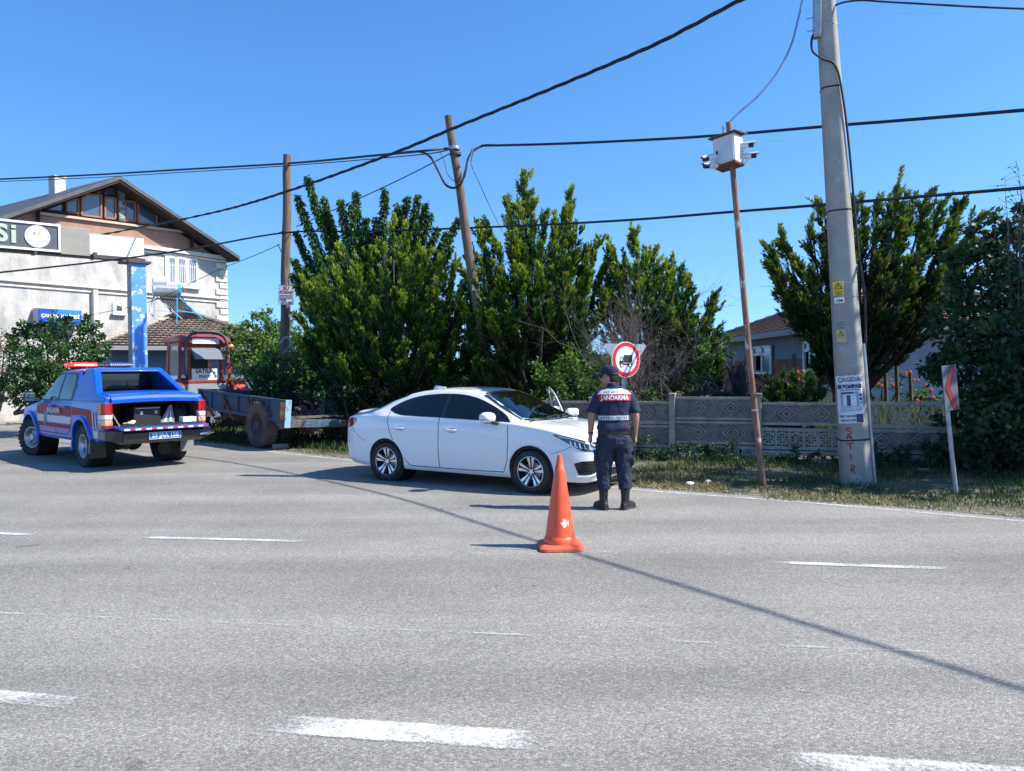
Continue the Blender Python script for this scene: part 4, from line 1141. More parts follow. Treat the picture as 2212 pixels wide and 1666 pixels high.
    for k in range(5):
        mb = MB(); mb.box((random.uniform(-.1, .1), -.3 + k * .16, .02 + .02 * (k % 2)), (.9, .12, .025), M=Matrix.Rotation(random.uniform(-.25, .25) + 1.2, 3, 'Z')); mb.build('plank', mat('weathered_wood', (.20, .17, .14), .9, col2=(.1, .085, .07), scale=6, stretch=(8, 1, 1), bump=.3), t)
    # concrete block wedged behind the tyre
    b = G(606, 969)
    t = thing('concrete_block', 'grey concrete block wedged behind the trailer wheel', 'block', (b.x, b.y, 0), R(20))
    mb = MB(); mb.box((0, 0, .055), (.36, .17, .10)); mb.build('block', mat('block_concrete', (.34, .33, .31), .95, col2=(.22, .21, .2), scale=12, bump=.4, bscale=60), t, bevel=.008)
    return root
trailer()

def tractor():
    c = at(436, 800, 22.2); hd = R(128)
    TR = mat('tractor_red', (.34, .045, .035), .5, col2=(.22, .04, .03), scale=3, coat=.2, col3=(.42, .10, .08), scale3=7, lo3=.58, hi3=.7)
    root = thing('tractor', 'old red cab tractor standing behind the blue pickup, rear window propped open', 'tractor', (c.x, c.y, 0), hd)
    # cab: origin below the cab's rear; x forward
    post = [(-.10, .62), (1.35, .60)]
    mb = MB()
    rf = []
    for x, z, w in ((-.42, 2.60, .66), (-.40, 2.72, .70), (-.2, 2.80, .72), (.6, 2.83, .74), (1.35, 2.78, .70), (1.52, 2.68, .64)):
        rf.append([Vector((x, math.copysign(abs(math.cos(a)) ** .35, math.cos(a)) * w, (2.60 + (z - 2.60) * max(0, math.sin(a)) ** .5) if math.sin(a) > 0 else 2.60 - .06 * abs(math.sin(a)))) for a in np.linspace(0, 2 * math.pi, 24, endpoint=False)])
    mb.rings(rf); mb.build('roof', TR, root, smooth=40)
    for (x, y, xt) in ((-.30, .70, -.22), (-.30, -.70, -.22), (.62, .76, .62), (.62, -.76, .62), (1.42, .60, 1.30), (1.42, -.60, 1.30)):
        mb = MB(); mb.beam((x, y, 1.45), (xt, y * .92, 2.62), .085, .085); mb.build('cab_post', TR, root, bevel=.01)
    mb = MB(); mb.box((.55, 0, 1.12), (1.6, 1.15, .62)); mb.build('cab_base', mat('dark_iron', (.05, .05, .055), .6), root, bevel=.02)
    mb = MB(); mb.box((-.32, 0, 1.46), (.10, 1.42, .09)); mb.box((-.28, 0, 2.50), (.10, 1.34, .16))
    for s in (-1, 1): mb.box((-.30, s * .43, 1.98), (.07, .07, 1.0))
    mb.build('rear_frame', TR, root, bevel=.01)
    # propped window: hinged at the top, swings out to the rear
    fr = mat('grey_glass', (.22, .25, .27), .12, alpha=.75)
    w = thing('rear_window', None, None, (-.36, 0, 2.42), 0, rot=(0, R(48), 0)); w.parent = root
    mb = MB(); mb.box((0, 0, -.27), (.008, .80, .50)); mb.build('pane', fr, w)
    mb = MB()
    for y in (-.40, .40): mb.box((-.004, y, -.27), (.025, .025, .54))
    for z in (-.01, -.53): mb.box((-.004, 0, z), (.025, .80, .025))
    mb.build('frame', BLACKPL, w)
    # side panes and lower windows
    gl = mat('cab_glass', (.35, .42, .45), .1, alpha=.35)
    for s in (-1, 1):
        mb = MB(); mb.add([(-.24, s * .72, 1.52), (.58, s * .77, 1.52), (.58, s * .72, 2.55), (-.2, s * .66, 2.55)], [(0, 1, 2, 3)]); mb.build('side_pane', gl, root)
        mb = MB(); mb.add([(.66, s * .77, 1.3), (1.38, s * .62, 1.3), (1.28, s * .56, 2.55), (.66, s * .72, 2.55)], [(0, 1, 2, 3)]); mb.build('door_pane', gl, root)
    mb = MB(); mb.add([(1.44, -.58, 1.5), (1.44, .58, 1.5), (1.32, .52, 2.58), (1.32, -.52, 2.58)], [(0, 1, 2, 3)]); mb.build('front_pane', gl, root)
    mb = MB(); mb.add([(-.345, -.50, .98), (-.345, .50, .98), (-.365, .62, 1.40), (-.365, -.62, 1.40)], [(0, 1, 2, 3)]); mb.build('lower_pane', mat('grey_glass_low', (.32, .36, .37), .2), root)
    mb = MB(); mb.box((-.30, 0, 1.2), (.06, 1.1, .46)); mb.build('lower_frame', mat('dark_iron', (.05, .05, .055), .6), root)
    # placards
    pl = mb = MB(); mb.box((-.42, 0, 2.60), (.012, .74, .15)); sg = mb.build('roof_plate', WHITEPLAIN, root, bevel=.004)
    dk = mat('ink_black', (.02, .02, .025), .7)
    for y in (.27, .12, -.16, -.28): mb = MB(); mb.box((-.428, y, 2.60), (.003, .07, .05)); mb.build('worn_mark', mat('ink_grey', (.42, .45, .50), .7), sg)
    mb = MB(); mb.box((-.362, .02, 1.66), (.008, .72, .32)); cd = mb.build('window_card', WHITEPLAIN, root)
    add_text('card_text', 'SATILIK', .16, dk, cd, (-.368, .02, 1.745), (0, -1, 0), (0, 0, 1), bold=.005, sx=.95)
    add_text('card_text', '0543 87', .10, dk, cd, (-.368, .02, 1.60), (0, -1, 0), (0, 0, 1), bold=.004)
    # fenders
    for s in (-1, 1):
        mb = MB(); rg = []
        for a in np.linspace(R(-8), R(150), 16):
            x, z = .10 + math.cos(a) * .84, .78 + math.sin(a) * .74
            rg.append([Vector((x, s * .62, z)), Vector((x, s * 1.10, z)), Vector((x * .985 + .0, s * 1.12, z - .05)), Vector((x, s * .62, z - .03))])
        mb.rings(rg); 
        mb.build('fender', TR, root, smooth=40)
        mb = MB(); mb.prism([(-.66, .75), (-.60, 1.22), (-.3, 1.50), (.5, 1.50), (.8, 1.2), (.88, .75), (.1, .9)], s * .60, s * .63); mb.build('fender_side', TR, root)
        mb = MB(); mb.hexa([(-.78, s * .66, 1.10), (-.78, s * 1.08, 1.10), (-.55, s * 1.08, 1.10), (-.55, s * .66, 1.10)], [(-.72, s * .66, 1.35), (-.72, s * 1.08, 1.35), (-.35, s * 1.08, 1.46), (-.35, s * .66, 1.46)]); lb = mb.build('lamp_housing', TR, root, bevel=.02)
        mb = MB(); mb.box((-.785, s * .87, 1.20), (.02, .3, .11)); mb.build('tail_lamp', REDLENS, lb, bevel=.005)
        make_wheel(root, (.10, s * .92, .70), .70, .42, .36, 'tractor', s, mr=mat('tractor_rim', (.30, .27, .22), .7, col2=(.18, .14, .1), scale=6), tyre_m=(DUSTY if s > 0 else RUBBER))
        make_wheel(root, (2.45, s * .72, .42), .42, .24, .22, 'tractor', s, mr=mat('tractor_rim', (.30, .27, .22), .7), tyre_m=RUBBER)
    mb = MB(); mb.rings([[Vector((x, y * .32, z0 + (z1 - z0) * t)) for y, t in ((-1, 0), (1, 0), (1, .8), (.8, 1), (-.8, 1), (-1, .8))] for x, z0, z1 in ((1.45, .75, 1.55), (2.9, .75, 1.40), (3.0, .8, 1.3))]); mb.build('bonnet', TR, root, smooth=30)
    mb = MB(); mb.box((.6, 0, .72), (2.0, .5, .4)); mb.box((-.5, 0, .62), (.5, .3, .3)); mb.tube([(2.45, -.7, .42), (2.45, .7, .42)], .05, 8)
    for s in (-1, 1): mb.beam((-.3, s * .3, .75), (-1.0, s * .38, .60), .06); mb.beam((-.3, s * .32, 1.1), (-.85, s * .38, .63), .045)
    mb.beam((-.7, -.25, .8), (-.7, .25, .8), .06); mb.build('gearbox', mat('dark_iron', (.05, .05, .055), .6), root)
    # hydraulic hoop of hoses over the rear window
    for k in range(2):
        mb = MB(); mb.tube(smooth3([(-.50, .58, 1.62), (-.52, .60, 2.1), (-.50, .56, 2.55), (-.50, .40, 2.78 + .03 * k), (-.50, 0, 2.84 + .03 * k), (-.50, -.42, 2.76 + .03 * k), (-.52, -.58, 2.45), (-.50, -.55, 2.0), (-.48, -.52, 1.62)]), .035, 8); 
        mb.v = [(x - .05 * k, y * (1 - .03 * k), z) for x, y, z in mb.v]
        mb.build('hose', mat('hose_grey', (.055, .06, .065), .6), root, smooth=60)
    mb = MB(); mb.box((.15, .10, 1.62), (.5, .5, .16)); mb.box((-.08, .10, 1.95), (.12, .48, .6)); mb.build('driver_seat', mat('seat_black', (.03, .03, .03), .8), root, bevel=.04)
    mb = MB(); mb.ellipsoid((-.43, -.70, 2.45), (.05, .09, .07)); mb.build('work_lamp', AMBERLENS, root, smooth=50)
def smooth3(pts, k=5):
    out = []
    n = len(pts)
    for i in range(n - 1):
        p = [np.array(pts[min(max(i + d, 0), n - 1)], float) for d in (-1, 0, 1, 2)]
        for j in range(k):
            t = j / k
            out.append(tuple(.5 * ((2 * p[1]) + (-p[0] + p[2]) * t + (2 * p[0] - 5 * p[1] + 4 * p[2] - p[3]) * t * t + (-p[0] + 3 * p[1] - 3 * p[2] + p[3]) * t ** 3)))
    out.append(tuple(pts[-1])); return out
tractor()
# dark hatchback glimpsed at the far left: its rear wheel and flank
p = at(22, 868, 29)
dk_car, _ = make_sedan('parked_car', 'black car half out of view at the left edge, behind the pickup', mat('black_car_paint', (.012, .012, .015), .3, coat=1), (p.x - 1.30, p.y + .8, 0.006), R(4))
# ---------------------------------------------------------------- gendarme officer seen from behind
def officer():
    base = G(1327, 1101)
    root = thing('person', 'officer in dark blue uniform and cap, standing with his back to the camera', 'person', (base.x, base.y, .006), 0)
    SKIN = mat('skin', (.40, .215, .145), .55, col2=(.34, .17, .11), scale=9)
    NAVY = mat('navy_cloth', (.010, .016, .048), .85, col2=(.016, .024, .062), scale=7, bump=.25, bscale=220)
    NAVY2 = mat('navy_trousers', (.012, .016, .036), .9, col2=(.022, .028, .055), scale=6, bump=.25, bscale=220)
    LEATHER = mat('boot_leather', (.012, .012, .013), .5, bump=.3, bscale=60)
    HAIR = mat('dark_hair', (.012, .010, .009), .7, bump=.6, bscale=120)
    V = Vector
    def fin(mb, name, m, parent, vox=.009, it=6, fac=.6, disp=None):
        o = mb.build(name, m, parent)
        r = o.modifiers.new('r', 'REMESH'); r.mode = 'VOXEL'; r.voxel_size = vox; r.use_smooth_shade = True
        sm = o.modifiers.new('s', 'SMOOTH'); sm.factor = fac; sm.iterations = it
        if disp:
            tx = bpy.data.textures.new('folds', 'CLOUDS'); tx.noise_scale = disp[0]; tx.noise_depth = 2
            d = o.modifiers.new('d', 'DISPLACE'); d.texture = tx; d.strength = disp[1]; d.mid_level = .5
        return bake(o)
    # body: head, neck, arms, hands as one surface (he faces +y, head turned to his left = -x)
    mb = MB()
    hc = V((-.035, .035, 1.605))
    Mh = Matrix.Rotation(R(62), 3, 'Z')            # face towards -x, a little +y ; +y axis rotated
    def H(x, y, z): return hc + Mh @ V((x, y, z))
    mb.ellipsoid(hc, (.074, .092, .105), 20, 14, M=Mh)                       # skull
    mb.ellipsoid(H(0, .045, -.055), (.055, .052, .068), 18, 12, M=Mh)       # face
    mb.ellipsoid(H(0, .073, -.108), (.028, .022, .022), 14, 10, M=Mh)       # chin
    mb.capsule(H(-.045, .0, -.07), H(-.012, .07, -.11), .018, .016); mb.capsule(H(.045, .0, -.07), H(.012, .07, -.11), .018, .016)  # jaw
    mb.capsule(H(0, .090, .0), H(0, .112, -.036), .009, .015)               # nose
    for s in (-1, 1):
        mb.ellipsoid(H(s * .011, .104, -.040), (.009, .010, .008), 10, 8)
        mb.ellipsoid(H(s * .034, .078, -.030), (.022, .018, .022), 12, 8)   # cheeks
        mb.capsule(H(s * .012, .092, .022), H(s * .045, .078, .022), .010, .009)  # brows
        mb.ellipsoid(H(s * .076, -.004, -.022), (.010, .022, .034), 12, 10, M=Mh @ Matrix.Rotation(R(-18 * s), 3, 'Z'))   # ears
    mb.capsule(H(-.018, .096, -.064), H(.018, .096, -.064), .008, .008); mb.capsule(H(-.014, .094, -.076), H(.014, .094, -.076), .008, .008)  # lips
    mb.capsule(V((-.005, .0, 1.38)), V((-.025, .025, 1.55)), .068, .058)    # neck
    mb.ellipsoid((0, 0, 1.22), (.16, .09, .22), 18, 14)                      # chest core within the shirt
    for s, el, wr_ in ((-1, V((-.272, -.01, 1.13)), V((-.278, .045, .895))), (1, V((.262, -.02, 1.13)), V((.262, .035, .89)))):
        sh = V((s * .185, 0, 1.385))
        mb.capsule(sh, el, .058, .045); mb.capsule(el, wr_ + (el - wr_) * .15, .046, .030); mb.capsule(el + V((0, .0, -.03)), wr_, .044, .027)
        # hand: palm, four curled fingers, thumb
        dn = (wr_ - el).normalized(); palm = wr_ + dn * .055
        fwd = V((0, 1, 0)); inn = V((-s, 0, 0))
        mb.ellipsoid(palm, (.020, .040, .052), 14, 10)
        mb.capsule(wr_, palm + dn * .02, .026, .026)
        for k, (oy, L1, rr) in enumerate(((.030, .040, .0088), (.011, .045, .0092), (-.009, .042, .0088), (-.027, .034, .0078))):
            k0 = palm + dn * .040 + fwd * oy * 1.0
            k1 = k0 + (dn * .95 + inn * .30 + fwd * .05).normalized() * L1
            k2 = k1 + (dn * .62 + inn * .75).normalized() * L1 * .62
            k3 = k2 + (dn * .15 + inn * .95).normalized() * L1 * .45
            mb.capsule(k0 - dn * .012, k1, rr * 1.1, rr, 10); mb.capsule(k1, k2, rr, rr * .92, 10); mb.capsule(k2, k3, rr * .92, rr * .82, 10)
        t0 = palm + fwd * .034 - dn * .02; t1 = t0 + (fwd * .75 + dn * .7 + inn * .2).normalized() * .036; t2 = t1 + (dn + inn * .35 + fwd * .1).normalized() * .030
        mb.capsule(t0 - fwd * .01, t1, .013, .011, 10); mb.capsule(t1, t2, .0105, .009, 10)
    body = fin(mb, 'body', SKIN, root, .0048, 3, .5)
    # eyes
    for s in (-1, 1):
        mb = MB(); mb.ellipsoid(H(s * .031, .088, .004), (.012, .008, .007), 12, 8, M=Mh); mb.build('eye', mat('eye_white', (.5, .48, .45), .3), body, smooth=60)
    # hair: short at the back and sides
    mb = MB()
    for z, r1, r2, cy in ((-.085, .050, .060, -.030), (-.055, .066, .070, -.026), (-.02, .077, .084, -.018), (.02, .080, .090, -.012), (.05, .078, .090, -.010)):
        pass
    rg = []
    for z, r1, r2, cy in ((-.082, .044, .046, -.030), (-.055, .064, .064, -.026), (-.02, .0775, .078, -.018), (.02, .080, .086, -.012), (.05, .077, .088, -.010)):
        rg.append([H(math.sin(a) * r1, cy - math.cos(a) * r2, z) for a in np.linspace(R(-108), R(108), 24)] + [H(math.sin(a) * r1 * .8, cy - math.cos(a) * r2 * .8, z) for a in np.linspace(R(108), R(-108), 24)])
    mb.rings(rg); mb.build('hair', HAIR, body, smooth=60)
    # cap
    mb = MB(); rg = []
    for z, r1, r2, cy in ((.030, .085, .101, .002), (.048, .088, .105, .002), (.085, .087, .103, .004), (.112, .078, .090, .008), (.130, .052, .060, .012), (.137, .012, .014, .012)):
        rg.append([H(math.sin(a) * r1, cy - math.cos(a) * r2, z) for a in np.linspace(0, 2 * math.pi, 32, endpoint=False)])
    mb.rings(rg)
    CAPM = mat('cap_cloth', (.012, .017, .042), .9, bump=.3, bscale=150)
    cap = mb.build('cap', CAPM, root, smooth=70)
    mb = MB(); rg = []
    for t, w in ((0, .078), (.35, .076), (.7, .064), (.92, .044), (1.0, .02)):
        y = .085 + .078 * t; rg.append([H(x * w, y - abs(x) ** 2 * .02, .036 - .020 * t - .022 * x * x + dz) for dz in (.003, -.003) for x in (np.linspace(-1, 1, 11) if dz > 0 else np.linspace(1, -1, 11))])
    mb.rings(rg); mb.build('brim', CAPM, cap, smooth=60)
    mb = MB(); mb.tube([H(math.sin(a) * .089, .002 - math.cos(a) * .106, .036) for a in np.linspace(R(-60), R(60), 14)], .006, 6); mb.build('cap_strap', LEATHER, cap)
    # shirt with short sleeves
    def ring(c, rx, ry, e=.75, n=32):
        return [V((c[0] + math.copysign(abs(math.cos(a)) ** e, math.cos(a)) * rx, c[1] + math.copysign(abs(math.sin(a)) ** e, math.sin(a)) * ry, c[2])) for a in np.linspace(0, 2 * math.pi, n, endpoint=False)]
    mb = MB()
    mb.rings([ring((.0, .0, .945), .196, .138), ring((0, .0, .985), .208, .148), ring((0, .0, 1.01), .205, .143), ring((0, 0, 1.06), .188, .128), ring((0, 0, 1.15), .185, .122), ring((0, -.0, 1.25), .198, .125), ring((0, -.005, 1.34), .205, .120),
              ring((0, -.005, 1.40), .198, .104), ring((0, -.002, 1.435), .165, .085), ring((-.003, .0, 1.465), .105, .070), ring((-.005, .004, 1.49), .072, .066)])
    for s, el in ((-1, V((-.262, -.005, 1.19))), (1, V((.254, -.012, 1.19)))):
        mb.capsule(V((s * .165, -.002, 1.385)), V((s * .205, -.003, 1.33)), .072, .070)
        mb.rings([[V((s * .17, 0, 1.385)) * (1 - t) + el * t + V((math.cos(a) * r * 1.0, math.sin(a) * r, math.cos(a) * s * r * .28)) for a in np.linspace(0, 2 * math.pi, 20, endpoint=False)] for t, r in ((0, .070), (.3, .073), (.7, .069), (1.0, .073), (1.08, .074))])
    shirt = fin(mb, 'shirt', NAVY, root, .008, 5, .6, (.11, .026))
    mb = MB(); mb.rings([[V((-.006 + math.cos(a) * r, .004 + math.sin(a) * r * .95, z - .010 * math.sin(a))) for a in np.linspace(0, 2 * math.pi, 24, endpoint=False)] for z, r in ((1.462, .082), (1.485, .076), (1.515, .072), (1.520, .069), (1.49, .066))]); mb.build('collar', NAVY, shirt, smooth=50)
    bv = BVHTree.FromPolygons([v.co.copy() for v in shirt.data.vertices], [tuple(p.vertices) for p in shirt.data.polygons])
    SIL = mat('silver_band', (.62, .63, .65), .45, metal=.1, col2=(.42, .44, .47), scale=18); REDB = mat('red_band', (.42, .012, .02), .7, col2=(.3, .01, .015), scale=8)
    # shoulder yoke, red lettered band, silver lower band - follow the back
    project('shoulder_band', [(-.205, 1.395), (.205, 1.395), (.155, 1.437), (.08, 1.458), (-.08, 1.458), (-.155, 1.437)], bv, SIL, shirt, 'xz', -1, .006, .02)
    rb = project('red_band', [(-.192, 1.318), (.192, 1.318), (.200, 1.392), (-.200, 1.392)], bv, REDB, shirt, 'xz', -1, .006, .02)
    project('silver_band', [(-.184, 1.088), (.184, 1.088), (.186, 1.140), (-.186, 1.140)], bv, SIL, shirt, 'xz', -1, .006, .02)
    def press(txt, size, x, z, m, parent, off, name, bold=.002, sx=1):
        me = text_mesh(txt, size, bold=bold, sx=sx)
        for v in me.vertices:
            X, Z = v.co.x + x, v.co.y + z
            h = bv.ray_cast(V((X, -3, Z)), V((0, 1, 0))); v.co = V((X, (h[0].y if h[0] else -.1) - off, Z))
        me.materials.clear(); me.materials.append(m); return link(name, me, parent)
    press('JANDARMA', .074, 0, 1.353, WHITEPLAIN, rb, .010, 'band_lettering', .002, .86)
    for k in range(13):
        if k != 6: project('band_mark', [(-.165 + k * .0265, 1.098), (-.150 + k * .0265, 1.098), (-.147 + k * .0265, 1.128), (-.162 + k * .0265, 1.130)], bv, mat('ink_blue', (.16, .18, .24), .7), shirt, 'xz', -1, .008, .02)
    for a, b in ((-.13, -.06), (-.045, .0), (.03, .045)): project('band_mark', [(a, 1.410), (b, 1.414), (b, 1.428), (a, 1.424)], bv, mat('ink_blue', (.16, .18, .24), .7), shirt, 'xz', -1, .008, .02)
    # trousers
    def leg(s, hip, knee, ank):
        def rr(c, rx, ry): return [V((c.x + math.cos(a) * rx, c.y + math.sin(a) * ry, c.z)) for a in np.linspace(0, 2 * math.pi, 24, endpoint=False)]
        L = []
        for t, rx, ry in ((0, .112, .128), (.25, .118, .124), (.5, .114, .114), (.8, .104, .104), (1, .096, .100)): L.append(rr(hip.lerp(knee, t), rx, ry))
        for t, rx, ry in ((.2, .092, .096), (.5, .086, .092), (.8, .080, .086), (.95, .086, .090), (1.06, .064, .068)): L.append(rr(knee.lerp(ank, t), rx, ry))
        return L
    mb = MB()
    hips = [(-1, V((-.100, .0, .86)), V((-.118, .015, .49)), V((-.130, -.005, .255))), (1, V((.100, 0, .86)), V((.118, .015, .49)), V((.132, -.01, .255)))]
    mb.rings([ring((0, 0, .985), .178, .122, .85), ring((0, 0, .93), .190, .132, .85), ring((0, -.012, .86), .200, .140, .85), ring((0, -.012, .80), .196, .138, .85), ring((0, 0, .745), .12, .11, .9)])
    for s, h, k, a in hips: mb.rings(leg(s, h, k, a))
    for s in (-1, 1): mb.ellipsoid((s * .215, .0, .62), (.030, .075, .11), 16, 12)
    tr = fin(mb, 'trousers', NAVY2, root, .008, 4, .6, (.075, .034))
    for s in (-1, 1):
        mb = MB(); mb.box((s * .228, 0, .625), (.022, .135, .17)); mb.box((s * .235, 0, .69), (.018, .145, .055)); o = mb.build('cargo_pocket', NAVY2, tr, bevel=.012, segs=3)
    # belt, holster, radio
    mb = MB(); mb.rings([ring((0, 0, z), .190 + d, .134 + d, .85) for z, d in ((.918, 0), (.918, .008), (.950, .008), (.950, 0))]); mb.build('belt', LEATHER, root, smooth=40)
    mb = MB(); mb.box((.208, .01, .88), (.045, .085, .17)); mb.box((.215, .02, .965), (.035, .05, .07)); mb.build('holster', LEATHER, root, bevel=.012, segs=3)
    # wristwatch
    mb = MB(); c = V((-.277, .038, .925)); mb.rings([[c + V((math.cos(a) * .034, math.sin(a) * .036, dz)) for a in np.linspace(0, 2 * math.pi, 20, endpoint=False)] for dz in (-.010, .010)]); mb.build('wristwatch', LEATHER, root, smooth=40)
    # boots
    for s, an, ang in ((-1, V((-.130, -.005, .09)), R(22)), (1, V((.132, -.01, .09)), R(-38))):
        Mf = Matrix.Rotation(ang, 3, 'Z')
        def P(x, y, z): return an + Mf @ V((x, y, z - .09))
        mb = MB()
        mb.rings([[P(math.cos(a) * rx, cy + math.sin(a) * ry, z) for a in np.linspace(0, 2 * math.pi, 20, endpoint=False)] for z, rx, ry, cy in ((.03, .044, .058, .0), (.09, .047, .062, .0), (.15, .050, .056, .0), (.22, .056, .058, 0), (.285, .061, .063, 0))])
        mb.rings([[P(math.cos(a) * rx, y, .022 + max(0, math.sin(a)) * h - .004 * (math.sin(a) < 0)) for a in np.linspace(0, 2 * math.pi, 20, endpoint=False)] for y, rx, h in ((-.075, .030, .05), (-.055, .042, .085), (0, .046, .11), (.06, .046, .095), (.12, .050, .068), (.17, .047, .055), (.205, .032, .042), (.217, .012, .02))])
        b = fin(mb, 'boot', LEATHER, root, .007, 3, .5)
        mb = MB(); outl = [(-.030, -.080), (-.044, -.055), (-.046, 0), (-.046, .07), (-.053, .13), (-.048, .18), (-.028, .215), (0, .224)]; outl = outl + [(-x, y) for x, y in outl[-2::-1]]
        vs = [P(x, y, z) for z in (0, .026) for x, y in outl]; n = len(outl)
        mb.add(vs, [tuple(range(n)), tuple(range(2 * n - 1, n - 1, -1))] + [(i, (i + 1) % n, (i + 1) % n + n, i + n) for i in range(n)]); mb.build('sole', RUBBER, b, bevel=.004)
    return root
officer()

# ---------------------------------------------------------------- traffic cone
def cone():
    b = G(1210, 1184); b = Vector((b.x, b.y, 0))
    root = thing('traffic_cone', 'tall scuffed orange traffic cone standing on the lane line', 'traffic cone', (b.x, b.y, .006), R(4))
    OR = mat('cone_orange', (.86, .085, .022), .42, col2=(.80, .115, .03), scale=3, coat=.25, col3=(.62, .055, .02), scale3=11, lo3=.62, hi3=.68, bump=.08, bscale=20)
    mb = MB()
    def sq(w, z, r=.06):
        out = []
        for cx, cy, a0 in ((1, 1, 0), (-1, 1, 90), (-1, -1, 180), (1, -1, 270)):
            for t in range(5):
                a = R(a0 + t * 22.5); out.append(Vector((cx * (w - r) + math.cos(a) * r, cy * (w - r) + math.sin(a) * r, z)))
        return out
    mb.rings([sq(.205, .0), sq(.21, .006), sq(.207, .028), sq(.19, .042), sq(.165, .052, .08)]); mb.build('cone_base', mat('cone_base_orange', (.72, .13, .055), .5, col2=(.55, .1, .05), scale=9), root, smooth=40)
    mb = MB(); n = 40
    prof = [(.158, .048), (.157, .075), (.143, .115), (.139, .118), (.122, .25), (.103, .38), (.085, .50), (.067, .62), (.052, .72), (.045, .765), (.040, .77), (.030, .83), (.024, .865), (.018, .885), (.001, .89)]
    mb.lathe(prof, n, 0); mb.build('cone_body', OR, root, smooth=40)
    # torn white sticker
    def rad(z): return np.interp(z, [p[1] for p in prof[:-1]], [p[0] for p in prof[:-1]])
    pts = []
    random.seed(4)
    for poly in ([(.015, .215), (.0, .235), (-.012, .262), (.0, .258), (.004, .29), (.012, .268), (.02, .30), (.028, .27), (.04, .295), (.05, .25), (.042, .222), (.03, .212)], [(.062, .225), (.058, .26), (.068, .285), (.076, .24)]):
        fan = [(sum(p[0] for p in poly) / len(poly), sum(p[1] for p in poly) / len(poly))]
        a = []
        for x, z in poly + fan:
            r = rad(z) + .0015; t = -math.pi / 2 + (x) / r; a.append(Vector((math.cos(t) * r, math.sin(t) * r, z)))
        mb = MB(); k = len(poly); mb.add(a, [(i, (i + 1) % k, k) for i in range(k)]); mb.build('torn_sticker', mat('sticker_white', (.75, .75, .76), .5, col2=(.8, .2, .05), scale=40, lo=.55, hi=.6), root)
cone()
# ================================================================ BUILDINGS
def tile_mat(name, c1, c2, sc=1.0, rot=0):
    m = bpy.data.materials.new(name); m.use_nodes = True
    N, L = m.node_tree.nodes, m.node_tree.links; b = N['Principled BSDF']
    uv = N.new('ShaderNodeUVMap'); uv.uv_map = 'tile'
    br = N.new('ShaderNodeTexBrick'); br.inputs['Scale'].default_value = 1; br.inputs['Brick Width'].default_value = .2; br.inputs['Row Height'].default_value = .22
    br.inputs['Mortar Size'].default_value = .035; br.inputs['Mortar Smooth'].default_value = .6; br.inputs['Bias'].default_value = .1
    br.inputs['Color1'].default_value = (*c1, 1); br.inputs['Color2'].default_value = (*c2, 1); br.inputs['Mortar'].default_value = (c1[0] * .4, c1[1] * .4, c1[2] * .4, 1)
    L.new(uv.outputs[0], br.inputs['Vector'])
    nz = N.new('ShaderNodeTexNoise'); nz.inputs['Scale'].default_value = 1.5; nz.inputs['Detail'].default_value = 6; L.new(uv.outputs[0], nz.inputs['Vector'])
    mx = N.new('ShaderNodeMix'); mx.data_type = 'RGBA'; mx.blend_type = 'MULTIPLY'; mx.inputs['Factor'].default_value = .7
    L.new(br.outputs['Color'], mx.inputs['A']); cr = N.new('ShaderNodeValToRGB'); cr.color_ramp.elements[0].position = .35; cr.color_ramp.elements[0].color = (.45, .45, .42, 1); cr.color_ramp.elements[1].position = .6
    L.new(nz.outputs['Fac'], cr.inputs[0]); L.new(cr.outputs[0], mx.inputs['B']); L.new(mx.outputs['Result'], b.inputs['Base Color'])
    b.inputs['Roughness'].default_value = .9
    bp = N.new('ShaderNodeBump'); bp.inputs['Strength'].default_value = .9; bp.inputs['Distance'].default_value = .05
    L.new(br.outputs['Fac'], bp.inputs['Height']); bp.invert = True; L.new(bp.outputs[0], b.inputs['Normal'])
    return m
def roof_slope(name, quad, m, parent, thick=.10):
    """quad: eave a, eave b, ridge b, ridge a ; tiles in real size; eave stepped by courses of tile"""
    a, b, c, d = [Vector(p) for p in quad]
    ux = (b - a).normalized(); n = ux.cross(d - a).normalized(); vy = n.cross(ux)
    if n.z < 0: n = -n
    mb = MB(); rows = max(3, int((((d - a).dot(vy)) / .22)))
    H = (d - a).dot(vy); vs, fs, uv = [], [], []
    for k in range(rows):
        t0, t1 = k / rows, (k + 1) / rows
        p0, p1 = a.lerp(d, t0) + n * .045, b.lerp(c, t0) + n * .045
        q0, q1 = a.lerp(d, t1) + n * .005, b.lerp(c, t1) + n * .005
        r0, r1 = a.lerp(d, t0) - n * .01, b.lerp(c, t0) - n * .01
        i = len(vs); vs += [p0, p1, q1, q0, r0, r1]; fs += [(i, i + 1, i + 2, i + 3), (i + 4, i + 5, i + 1, i)]
    i = len(vs); vs += [p - n * thick for p in (a, b, c, d)] + [p - n * .005 for p in (a, b, c, d)]
    fs += [(i + 3, i + 2, i + 1, i), (i, i + 1, i + 5, i + 4), (i + 1, i + 2, i + 6, i + 5), (i + 2, i + 3, i + 7, i + 6), (i + 3, i, i + 4, i + 7)]
    me = bpy.data.meshes.new(name); me.from_pydata([tuple(v) for v in vs], [], fs); me.materials.append(m)
    u = me.uv_layers.new(name='tile')
    for l in me.loops:
        p = me.vertices[l.vertex_index].co; u.data[l.index].uv = ((p - a).dot(ux), (p - a).dot(vy))
    return link(name, me, parent)

